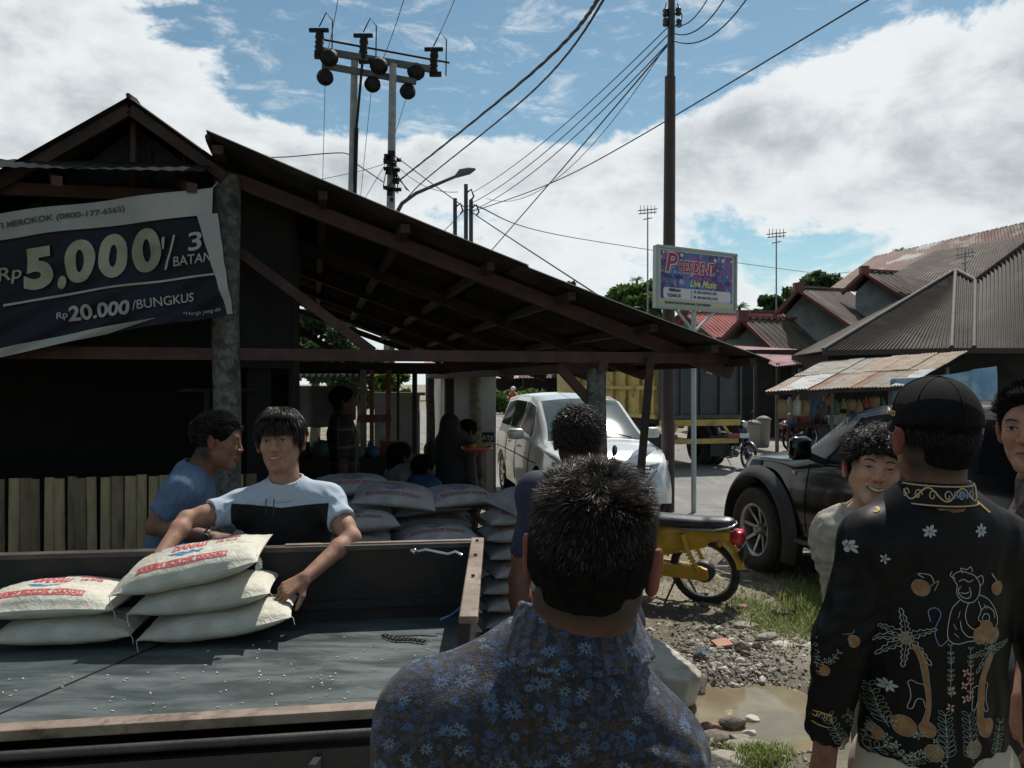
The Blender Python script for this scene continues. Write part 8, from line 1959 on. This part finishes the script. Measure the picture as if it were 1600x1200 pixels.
for px, Y in ((1214, 18.8), (1300, 18.6), (1391, 18.3), (1250, 21.3), (1480, 19.8)):
    m = MB(); p = W(px, 600, Y); m.beam(Vector((p.x, p.y, 0)), Vector((p.x, p.y, 1.66+(.55 if Y > 19 else 0))), .07, .07); m.build('post', M('post_grey_wood', (.07, .065, .06), (.12, .11, .1), 5, .8), aw)
m = MB(); m.beam(FL+Vector((0, 0, -.06)), FR+Vector((0, 0, -.06)), .06, .07); m.build('beam', WOOD, aw); m = MB(); m.beam(BL_+Vector((0, 0, -.06)), BR_+Vector((0, 0, -.06)), .06, .07); m.build('beam', WOOD, aw)
m = MB(); p0, p1 = W(1232, 600, 19.4), W(1392, 600, 18.9); m.prism([Vector((p0.x, p0.y, .75)), Vector((p1.x, p1.y, .75)), Vector((p1.x, p1.y+1, .75)), Vector((p0.x, p0.y+1, .75))], (0, 0, .05))
for q in (p0, p1): m.beam(Vector((q.x, q.y, 0)), Vector((q.x, q.y, .75)), .06, .06)
m.build('counter', WOOD, aw)
GC = [M('goods_tan', (.22, .15, .08)), M('goods_red', (.22, .05, .045)), M('goods_white', (.35, .35, .33)), M('goods_green', (.05, .11, .06)), M('goods_blue', (.05, .09, .2)), M('goods_grey', (.12, .12, .12))]
CN = ['tan', 'red', 'white', 'green', 'blue', 'grey']; ORD = ['first', 'second', 'third', 'fourth', 'fifth', 'sixth', 'seventh', 'eighth', 'ninth', 'tenth', 'eleventh', 'twelfth', 'thirteenth', 'fourteenth', 'fifteenth', 'sixteenth', 'seventeenth', 'eighteenth', 'nineteenth', 'twentieth', 'twenty-first', 'twenty-second', 'twenty-third', 'twenty-fourth', 'twenty-fifth', 'twenty-sixth']
hn = [('basket', 'woven basket'), ('bag', 'cloth bag'), ('sack', 'small sack')]
gi = 0
for px in range(1222, 1390, 12):
    Y = 18.75+.3*rng.random(); top_ = W(px, 618+rng.random()*6, Y); k = gi % 3; r_ = empty('hanging_'+hn[k][0], top_, None, None)
    L_ = .22+.25*rng.random(); m = MB(); ci = int(rng.integers(0, 6)) if k else 0; mm = GC[ci]
    if k == 0: m.lathe([(.02, 0), (.11, -.03), (.13, -L_*.5), (.10, -L_), (0, -L_)], top_, (0, 0, 1), 12)
    elif k == 1: m.lathe([(.01, 0), (.05, -.06), (.10, -L_*.6), (.085, -L_), (0, -L_-.01)], top_, (0, 0, 1), 9)
    else: m.lathe([(.03, 0), (.02, -.05), (.085, -.12), (.09, -L_), (0, -L_-.02)], top_, (.05, 0, 1), 10)
    m.build('goods', mm, r_); tag(r_, '%s %s hanging %s from the left under the rusty awning front' % (CN[ci], hn[k][1], ORD[gi]), hn[k][1], 'goods hanging under the rusty awning'); gi += 1
PXS = sorted(1236+rng.random(26)*150)
for k in range(26):
    px = PXS[k]; ci = int(rng.integers(0, 6)); Y = 19.5+.7*rng.random(); p = W(px, 600, Y); p.z = .80; s_ = .12+.16*rng.random(); m = MB()
    if k % 2: m.box(p+Vector((0, 0, s_/2)), (s_*1.3, s_, s_), Matrix.Rotation(rng.random(), 3, 'Z'), bev=.01); nm_ = 'carton'
    else: m.lathe([(0, 0), (s_*.5, 0), (s_*.55, s_*.9), (s_*.3, s_*1.2), (0, s_*1.25)], p, (0, 0, 1), 10); nm_ = 'jar'
    tag(m.build(nm_, GC[ci]), '%s %s, %s from the left on the rusty awning stall counter' % (CN[ci], nm_, ORD[k]), nm_, 'wares on the stall counter')
# blue tarpaulin
mt = M('blue_tarp', (.14, .27, .42), (.22, .36, .50), 3, .45, .2, 8, c3=(.42, .50, .54), s3=1.4)
a, b_, c_, d_ = W(1392, 592, 18.2), W(1552, 572, 17.4), W(1556, 640, 17.4), W(1390, 650, 18.2)
m = MB(); m.sheet(lambda u, v: (a*(1-u)+b_*u)*(1-v)+(d_*(1-u)+c_*u)*v+Vector((0, .10*math.sin(u*17+v*2)+.06*math.sin(u*31), -.06*math.sin(u*math.pi)*(1-v))), 60, 14); tag(m.build('tarpaulin', mt), 'sagging blue tarpaulin hung beside the rusty awning', 'tarpaulin')
# white drums and a crate by the road
for px, Y, h_, lab in ((1177, 21.5, .62, 'tall pale bin under the pink awning, left of its pair'), (1193, 21.8, .72, 'taller pale bin with rounded lid under the pink awning')):
    p = W(px, 600, Y); p.z = .1; r_ = empty('bin', p, lab, 'bin'); m = MB(); m.lathe([(0, 0), (.15, 0), (.19, h_), (.2, h_)], p, (0, 0, 1), 16); m.build('bin_body', GC[2], r_); m = MB(); m.lathe([(.21, h_), (.2, h_+.04), (.1, h_+.1), (0, h_+.12)], p, (0, 0, 1), 16); m.build('lid', GC[5], r_)
# far houses at the end of the street
for i, (px, w_, Y, top, lab) in enumerate(((800, 60, 75, 583, 'distant house with pale pink roof at the end of the street'), (845, 55, 70, 582, 'distant house with cream roof right of the pink one'), (700, 70, 85, 575, 'distant low house behind the white stall panel'), (905, 60, 66, 580, 'distant house behind the tipper truck'))):
    a = W(px-w_/2, 600, Y); b_ = W(px+w_/2, 600, Y); zt = W(px, top, Y).z; r_ = empty('house', ((a.x+b_.x)/2, Y, 0), lab, 'house', 'distant houses'); m = MB(); m.prism([(a.x, Y, 0), (b_.x, Y, 0), (b_.x, Y, zt-.4), (a.x, Y, zt-.4)], (0, 4, 0)); m.build('wall', SHOPD if i != 2 else WALLB, r_)
    m = MB(); roof_plane(m, (a.x-.3, Y+2, zt+.9), (b_.x+.3, Y+2, zt+.9), (b_.x+.3, Y-1.2, zt-.5), (a.x-.3, Y-1.2, zt-.5), 12, .03); roof_plane(m, (a.x-.3, Y+2, zt+.9), (b_.x+.3, Y+2, zt+.9), (b_.x+.3, Y+5, zt-.5), (a.x-.3, Y+5, zt-.5), 12, .03); m.build('roof', RP_ if i % 2 == 0 else RG, r_)
# distant rider
rr0 = empty('motorcycle', (.05, 43, 0), 'distant small motorcycle ridden along the street left of the white car', 'motorcycle'); moto(rr0, (-.05, 44.2, .02), (.2, -1), M('bike_orange', (.4, .09, .02)), plate=False)
r_ = empty('person', (.08, 43.7, 0), 'distant motorcycle rider with white helmet and orange top', 'person'); v = Vol((-.4, 43.2, .2), (.5, 44.3, 1.75), .03)
v.cap((.02, 43.95, .75), (.05, 43.8, 1.25), .16, .17, .05); 
for s_ in (-1, 1): v.cap((.05+s_*.16, 43.8, 1.28), (.05+s_*.28, 43.5, 1.05), .06, .05, .03); v.cap((.05+s_*.28, 43.5, 1.05), (.1+s_*.28, 43.2, 1.02), .05, .04, .03); v.cap((.02+s_*.1, 43.95, .75), (.05+s_*.16, 43.5, .68), .09, .07, .03); v.cap((.05+s_*.16, 43.5, .68), (.05+s_*.15, 43.65, .3), .07, .05, .03)
v.cap((.05, 43.78, 1.3), (.06, 43.74, 1.5), .07, .09, .03); V, Fq = v.mesh(); set_tone(link_mesh('body', V, Fq, M('orange_top', (.35, .10, .03)), r_, smooth=True), np.zeros_like(V))
m = MB(); m.lathe([(.135*math.sin(a), -.135*math.cos(a)) for a in np.linspace(.6, 3.14, 9)], (.06, 43.74, 1.54), (0, 0, 1), 14); m.build('helmet', WHITEP, r_)

# ================================================================== ROADSIDE STALL BEHIND THE SHED
st = empty('food_stall', (-2.2, 10.6, 0), 'roadside food stall with posts and counter seen through the shed', 'food stall')
GW = M('dirty_white_board', (.28, .27, .255), (.36, .35, .33), 2, .8, c3=(.2, .19, .17), s3=2); PR = M('faded_red_post', (.20, .07, .06), (.28, .16, .14), 5, .7)
for px, mm, w_ in ((568, GW, .07), (581, PR, .05), (607, PR, .06), (622, STEEL, .03), (648, STEEL, .06), (443, STEEL, .1)):
    p = W(px, 600, 10.4); m = MB(); m.beam(Vector((p.x, p.y, 0)), Vector((p.x, p.y, 2.05)), w_, w_); m.build('post', mm, st)
m = MB(); roof_plane(m, W(432, 583, 12), W(566, 583, 12), W(566, 590, 10), W(432, 590, 10), 14, .015); m.build('roof', GW, st)
m = MB(); a, b_ = W(560, 654, 10.3), W(612, 654, 10.3); m.beam(a, b_, .08, .10); m.build('rail', PR, st)
m = MB(); a, b_ = W(440, 600, 9.6), W(650, 600, 9.6); m.prism([Vector((a.x, a.y, .85)), Vector((b_.x, b_.y, .85)), Vector((b_.x, b_.y+.7, .85)), Vector((a.x, a.y+.7, .85))], (0, 0, .05)); m.prism([Vector((a.x, a.y, 0)), Vector((b_.x, b_.y, 0)), Vector((b_.x, b_.y, .85)), Vector((a.x, a.y, .85))], (0, .03, 0)); m.build('counter', M('stall_dark', (.02, .018, .016), (.035, .03, .027), 4, .8), st)
m = MB(); a, b_ = W(585, 618, 13), W(655, 618, 13); m.prism([Vector((a.x, 13, 0)), Vector((b_.x, 13, 0)), Vector((b_.x, 13, 1.62)), Vector((a.x, 13, 1.62))], (0, .12, 0)); m.beam(Vector((a.x, 13, 1.64)), Vector((b_.x+.1, 13, 1.64)), .2, .05); tag(m.build('low_wall', GW), 'low pale concrete wall behind the food stall', 'wall')
m = MB(); p = W(455, 610, 11.5); m.sheet(lambda u, v: W(440+118*u, 603+52*v, 11.5)+Vector((0, .08*math.sin(u*11), -.12*math.sin(u*math.pi)*(v))), 24, 8); m.build('hanging_sheet', M('grey_sheet', (.10, .10, .095), (.16, .155, .145), 3, .8), st)
PXS = sorted(445+rng.random(14)*190)
for k in range(14):
    px = PXS[k]; ci = int(rng.integers(0, 9)); p = W(px, 600, 9.7+.3*rng.random()); p.z = .905; s_ = .1+.12*rng.random(); m = MB(); nm_ = ('pot', 'box', 'bottle')[k % 3]
    if k % 3 == 0: m.lathe([(0, 0), (s_*.6, 0), (s_*.75, s_*.5), (s_*.6, s_*.9), (0, s_)], p, (0, 0, 1), 14)
    elif k % 3 == 1: m.box(p+Vector((0, 0, s_/2)), (s_*1.8, s_, s_), Matrix.Rotation(rng.random(), 3, 'Z'), bev=.008)
    else: m.lathe([(0, 0), (.04, 0), (.04, .16), (.015, .2), (.015, .25), (0, .25)], p, (0, 0, 1), 10)
    tag(m.build(nm_, (GC+[STEEL, BLACK, BLACK])[ci]), '%s %s, %s from the left on the dim food stall counter' % ((CN+['dark', 'black', 'black'])[ci], nm_, ORD[k]), nm_, 'wares on the food stall')
# white panelled kiosk
ki = empty('kiosk', (-.8, 12.7, 0), 'white panelled kiosk behind the palm trunk post', 'kiosk')
m = MB(); a, b_ = W(694, 600, 12.5), W(775, 600, 12.5); m.prism([Vector((a.x, 12.5, 0)), Vector((b_.x, 12.5, 0)), Vector((b_.x, 12.5, 2.15)), Vector((a.x, 12.5, 2.15))], (-.3, 1.5, 0)); m.build('panel', M('kiosk_white', (.52, .50, .47), (.60, .585, .55), 1.5, .7, c3=(.4, .38, .34), s3=1), ki)
m = MB()
for px in (697, 737, 758, 773): p = W(px, 600, 12.47); m.beam(Vector((p.x, p.y, .05)), Vector((p.x, p.y, .98 if px > 740 else 2.1)), .035, .02)
for z in (.08, .98): m.beam(Vector((a.x, 12.47, z)), Vector((b_.x, 12.47, z)), .03, .03)
m.build('frame', GW, ki)
m = MB(); m.box(W(762, 683, 12.44), (.20, .01, .15)); p_ = m.build('plate', BLACK, ki); m = MB(); text_on(m, 'ATJI', .09, W(753.5, 687, 12.43), (1, 0, 0), (0, 0, 1), .002, width=.17); m.build('lettering', SW_, p_)
m = MB(); p = W(703, 600, 12.3); m.beam(Vector((p.x, p.y, 0)), Vector((p.x, p.y, 2.1)), .12, .1); m.build('corner_post', STEEL, ki)
m = MB(); p = W(725, 600, 12.3); m.prism([Vector((a.x, 12.3, 2.12)), Vector((b_.x+.12, 12.3, 2.1)), Vector((b_.x+.12, 14, 2.3)), Vector((a.x, 14, 2.3))], (0, 0, .03)); m.build('roof', RD, ki)

# ================================================================== VERGE: SLAB, STONES, RUBBLE, GRASS
def rock(name, c, size, mat_, lab, seed, cat='stone', group=None, flat=.6, yaw=0, tilt=0, cuts=7):
    c = Vector((c.x, c.y, max(c.z, -.03)+size[2]*.25))
    bm = bmesh.new(); bmesh.ops.create_icosphere(bm, subdivisions=4, radius=1); rr = np.random.default_rng(seed)
    pl = []
    for _ in range(cuts): d = Vector(rr.normal(0, 1, 3)).normalized(); pl.append((d, .55+.3*rr.random()))
    for v in bm.verts:
        for d, k in pl:
            q = v.co.dot(d)
            if q > k: v.co -= d*(q-k)
        v.co *= 1+.07*mnoise.noise(v.co*2.5+Vector((seed, 0, 0)))+.03*mnoise.noise(v.co*8)
    Mt = Matrix.Translation(c) @ Matrix.Rotation(yaw, 4, 'Z') @ Matrix.Rotation(tilt, 4, 'Y') @ Matrix.Diagonal((size[0], size[1], size[2], 1)); bm.verts.index_update()
    m = MB(); m.add([Mt @ v.co for v in bm.verts], [[v.index for v in f.verts] for f in bm.faces], True); bm.free(); o = m.build(name, mat_); tag(o, lab, cat, group); return o
STONE = M('river_stone', (.20, .18, .15), (.31, .285, .24), 7, .85, .7, 45, c3=(.11, .10, .085), s3=5); STONED = M('dark_broken_stone', (.13, .105, .08), (.20, .17, .135), 8, .9, .8, 45, c3=(.07, .055, .045), s3=6); PALE = M('pale_stone', (.40, .385, .34), (.48, .46, .41), 6, .85, .5, 40)
# concrete slab lying at the ditch
v = Vol((.55, 4.55, -.2), (1.75, 6.5, .5), .022)
A_ = [G(995, 985), G(1020, 982), G(1100, 1048), G(1098, 1062), G(1040, 1085), G(975, 1080)]
pts2 = [(p.x, p.y) for p in A_]
m = MB(); topz = [.20, .19, .12, .11, .13, .20]
def slab_outline(px, py, z): p = W(px, py, (CH-z)*1250/(py-600)); return p
tp = [slab_outline(*q) for q in ((930, 968, .2), (1006, 985, .2), (1018, 992, .2), (1062, 1018, .18), (1098, 1050, .16), (1096, 1058, .16), (1078, 1064, .16), (1020, 1058, .17), (985, 1055, .18), (930, 1052, .2))]
bm = bmesh.new(); vt = [bm.verts.new(p) for p in tp]; vb = [bm.verts.new(Vector((p.x*1.0-.02, p.y+.03, p.z-.17))) for p in tp]; n = len(tp)
bm.faces.new(vt); bm.faces.new(vb[::-1]); [bm.faces.new((vt[i], vb[i], vb[(i+1) % n], vt[(i+1) % n])) for i in range(n)]
bmesh.ops.recalc_face_normals(bm, faces=bm.faces[:]); bmesh.ops.triangulate(bm, faces=bm.faces[:])
for _ in range(4):
    es = [e for e in bm.edges if e.calc_length() > .035]; bmesh.ops.subdivide_edges(bm, edges=es, cuts=1); bmesh.ops.triangulate(bm, faces=[f for f in bm.faces if len(f.verts) > 3])
bm.normal_update()
for v_ in bm.verts: v_.co += v_.normal*(.012*mnoise.noise(v_.co*7)+.006*mnoise.noise(v_.co*22)-.006)
bm.verts.index_update(); m.add([v_.co.copy() for v_ in bm.verts], [[q.index for q in f.verts] for f in bm.faces], True); bm.free(); tag(m.build('concrete_slab', CONC), 'pale broken concrete slab lying by the puddle edge', 'concrete slab')
def gp_(px, py): p = G(px, py); return Vector((p.x, p.y, gz(p.x, p.y)))
rock('stone', gp_(1085, 1070)+Vector((0, 0, .03)), (.09, .09, .09), STONED, 'rough dark stone at the end of the concrete slab', 11, flat=1)
rock('stone', gp_(1145, 1127), (.085, .05, .05), STONED, 'jagged brown stone in the left of the puddle', 12); rock('stone', gp_(1112, 1130), (.07, .045, .035), M('reddish_stone', (.16, .09, .06), (.22, .13, .09), 8, .8), 'flat reddish stone left in the puddle', 13)
rock('stone', gp_(1176, 1117)+Vector((0, 0, .01)), (.045, .03, .025), PALE, 'small smooth oval stone alone in the puddle water', 14); rock('stone', gp_(1171, 1138), (.05, .03, .02), PALE, 'flat pale stone at the near edge of the puddle', 15, yaw=.6)
rock('stone', gp_(1155, 1148), (.07, .04, .03), STONE, 'long grey stone beside the flat pale one at the near puddle edge', 16, yaw=-.4); rock('stone', gp_(1222, 1176), (.045, .03, .03), PALE, 'pale stone in the grass at the bottom of the picture', 17)
rock('stone', gp_(1135, 1195), (.13, .07, .05), STONE, 'broad mossy stone slab at the bottom edge', 18); rock('stone', gp_(1160, 1165), (.16, .06, .05), STONE, 'long mossy step stone below the puddle', 19); rock('stone', gp_(1110, 1160), (.10, .07, .06), STONED, 'dark stone left below the puddle', 20)
rock('stone', gp_(1160, 1020)+Vector((0, 0, .02)), (.055, .045, .045), STONED, 'dark upright broken stone beside the red tile', 21); rock('stone', gp_(1230, 1010), (.10, .06, .018), PALE, 'flat white stone beneath the grass tufts', 22); rock('stone', gp_(1265, 1015), (.09, .05, .018), PALE, 'flat white stone nearest the batik sleeve', 23)
rock('stone', gp_(1165, 985), (.10, .05, .03), STONE, 'flat grey stone above the red tile', 24); rock('stone', gp_(1200, 1000), (.11, .05, .028), STONE, 'flat grey stone right of the red tile', 25, yaw=.4); rock('stone', gp_(1158, 1040), (.04, .03, .028), PALE, 'pale chunk between the cup and the puddle', 26); rock('stone', gp_(1205, 1052), (.035, .02, .03), PALE, 'pale angular chip at the far puddle rim', 27)
m = MB(); p = gp_(1128, 1012); m.box(p+Vector((0, 0, .03)), (.13, .085, .02), Matrix.Rotation(.4, 3, 'Z') @ Matrix.Rotation(.25, 3, 'X'), bev=.003); tag(m.build('roof_tile', M('terracotta', (.36, .17, .12), (.42, .22, .16), 9, .85, .4)), 'broken pinkish red tile lying on the rubble', 'tile')
m = MB(); p = gp_(1162, 955); m.box(p+Vector((0, 0, .01)), (.07, .05, .03), Matrix.Rotation(.9, 3, 'Z'), bev=.004); tag(m.build('brick_piece', M('brick_red', (.26, .10, .07), (.33, .15, .10), 9, .9, .4)), 'small brick fragment near the yellow motorcycle wheel', 'brick')
mt, t, b, oc = matnodes('clear_plastic', .08, .5); b.inputs['Base Color'].default_value = (.85, .93, .96, 1); b.inputs['Transmission Weight'].default_value = .85; b.inputs['IOR'].default_value = 1.2
p = gp_(1095, 1032); m = MB(); m.lathe([(.0, 0), (.026, 0), (.038, .085), (.040, .086), (.036, .085), (.024, .004), (0, .004)], p+Vector((-.04, 0, .04)), (.85, -.5, .15), 22); tag(m.build('plastic_cup', mt), 'clear plastic cup lying on the gravel', 'cup')
for px, py, s_, lab in ((1100, 890, .04, 'crumpled white wrapper by the big tyre'), (1160, 893, .05, 'white paper scrap between motorcycle and big tyre')):
    p = gp_(px if px > 1110 else 1168, py+20 if px < 1110 else py); m = MB(); V_, F_ = sack_surface(s_*2, s_*1.3, s_*.4, px*.1); m.X = Matrix.Translation(p+Vector((0, 0, .012))); m.add(V_, F_, True); tag(m.build('litter', PALE), lab, 'litter')
# rubble
m = MB()
def pebble(p, s_):
    bm_ = ICO; R3 = Matrix.Rotation(rng.random()*6.28, 3, 'Z') @ Matrix.Rotation(rng.random()*3, 3, 'X'); sc_ = Vector((s_, s_*(.6+.4*rng.random()), s_*(.4+.4*rng.random()))); m.add([p+R3 @ Vector((v[0]*sc_.x*(1+.25*rng.normal()), v[1]*sc_.y, v[2]*sc_.z)) for v in bm_[0]], bm_[1], False)
bm = bmesh.new(); bmesh.ops.create_icosphere(bm, subdivisions=1, radius=1); ICO = ([tuple(v.co) for v in bm.verts], [[v.index for v in f.verts] for f in bm.faces]); bm.free()
for k in range(5200):
    if k < 2600: px, py = 1140+rng.normal(0, 50), 1035+rng.normal(0, 32); s_ = .006+.013*rng.random()**2
    elif k < 4400: px, py = 1150+rng.normal(0, 95), 985+rng.normal(0, 60); s_ = .005+.012*rng.random()**3
    else: px, py = 1150+rng.normal(0, 60), 1165+rng.normal(0, 22); s_ = .006+.014*rng.random()**2
    if k % 37 == 0: s_ = .02+.022*rng.random()
    if py < 880: continue
    p = gp_(px, py); m.cm = int(rng.choice([0, 0, 1, 1, 2]))
    if p.z < -.035 or p.y < 2.9: continue
    pebble(p+Vector((0, 0, s_*.25)), s_)
tag(m.build('rubble', [STONE, STONED, PALE]), kind='stuff')
# dark wet gravel heap behind the big tyre
m = MB()
for k in range(1400):
    px, py = 1262+rng.normal(0, 22), 880+rng.normal(0, 9); p = gp_(px, py); hgt = .06*math.exp(-((px-1262)/24)**2-((py-880)/11)**2); m.cm = int(rng.choice([0, 1])); pebble(p+Vector((0, 0, hgt)), .012+.014*rng.random())
tag(m.build('gravel_heap', [M('blue_black_gravel', (.03, .035, .045)), M('dark_gravel', (.055, .06, .07))]), kind='stuff')
# grass
GRM = leaf_mat('grass_blades', (.10, .14, .035), (.26, .30, .09)); vs, fs = [], []
def blade(p, h_, a, b_=.5):
    n = len(vs); d = Vector((math.cos(a), math.sin(a), 0)); q = Vector((-d.y, d.x, 0))*.0032; b_ *= h_; vs.extend([p-q, p+q, p+d*b_*.3+q*.8+Vector((0, 0, h_*.6)), p+d*b_*.3-q*.8+Vector((0, 0, h_*.6)), p+d*b_+Vector((0, 0, h_*.95))]); fs.extend([(n, n+1, n+2, n+3), (n+3, n+2, n+4)])
for cx, cy, sx, sy, n, h_ in ((1262, 950, 16, 14, 1500, .13), (1240, 935, 14, 10, 600, .10), (1205, 975, 28, 12, 1800, .06), (1165, 950, 24, 10, 900, .06), (1248, 985, 30, 16, 1500, .06), (1280, 965, 12, 20, 900, .10), (1175, 1175, 26, 14, 1500, .05), (1195, 1190, 22, 12, 1300, .06), (1100, 1172, 26, 12, 500, .035), (1150, 915, 60, 14, 900, .035), (1215, 905, 40, 8, 700, .05), (1045, 900, 22, 10, 500, .05), (1185, 940, 70, 40, 900, .03), (1150, 1150, 30, 8, 500, .03)):
    for _ in range(int(n*.38)):
        p = gp_(cx+rng.normal(0, sx), max(870, cy+rng.normal(0, sy)))
        if p.z < -.03 or p.y < 2.9: continue
        blade(p, h_*(.4+.8*rng.random()), rng.random()*6.28, .3+.6*rng.random())
tag(link_mesh('grass', vs, fs, GRM), kind='stuff')
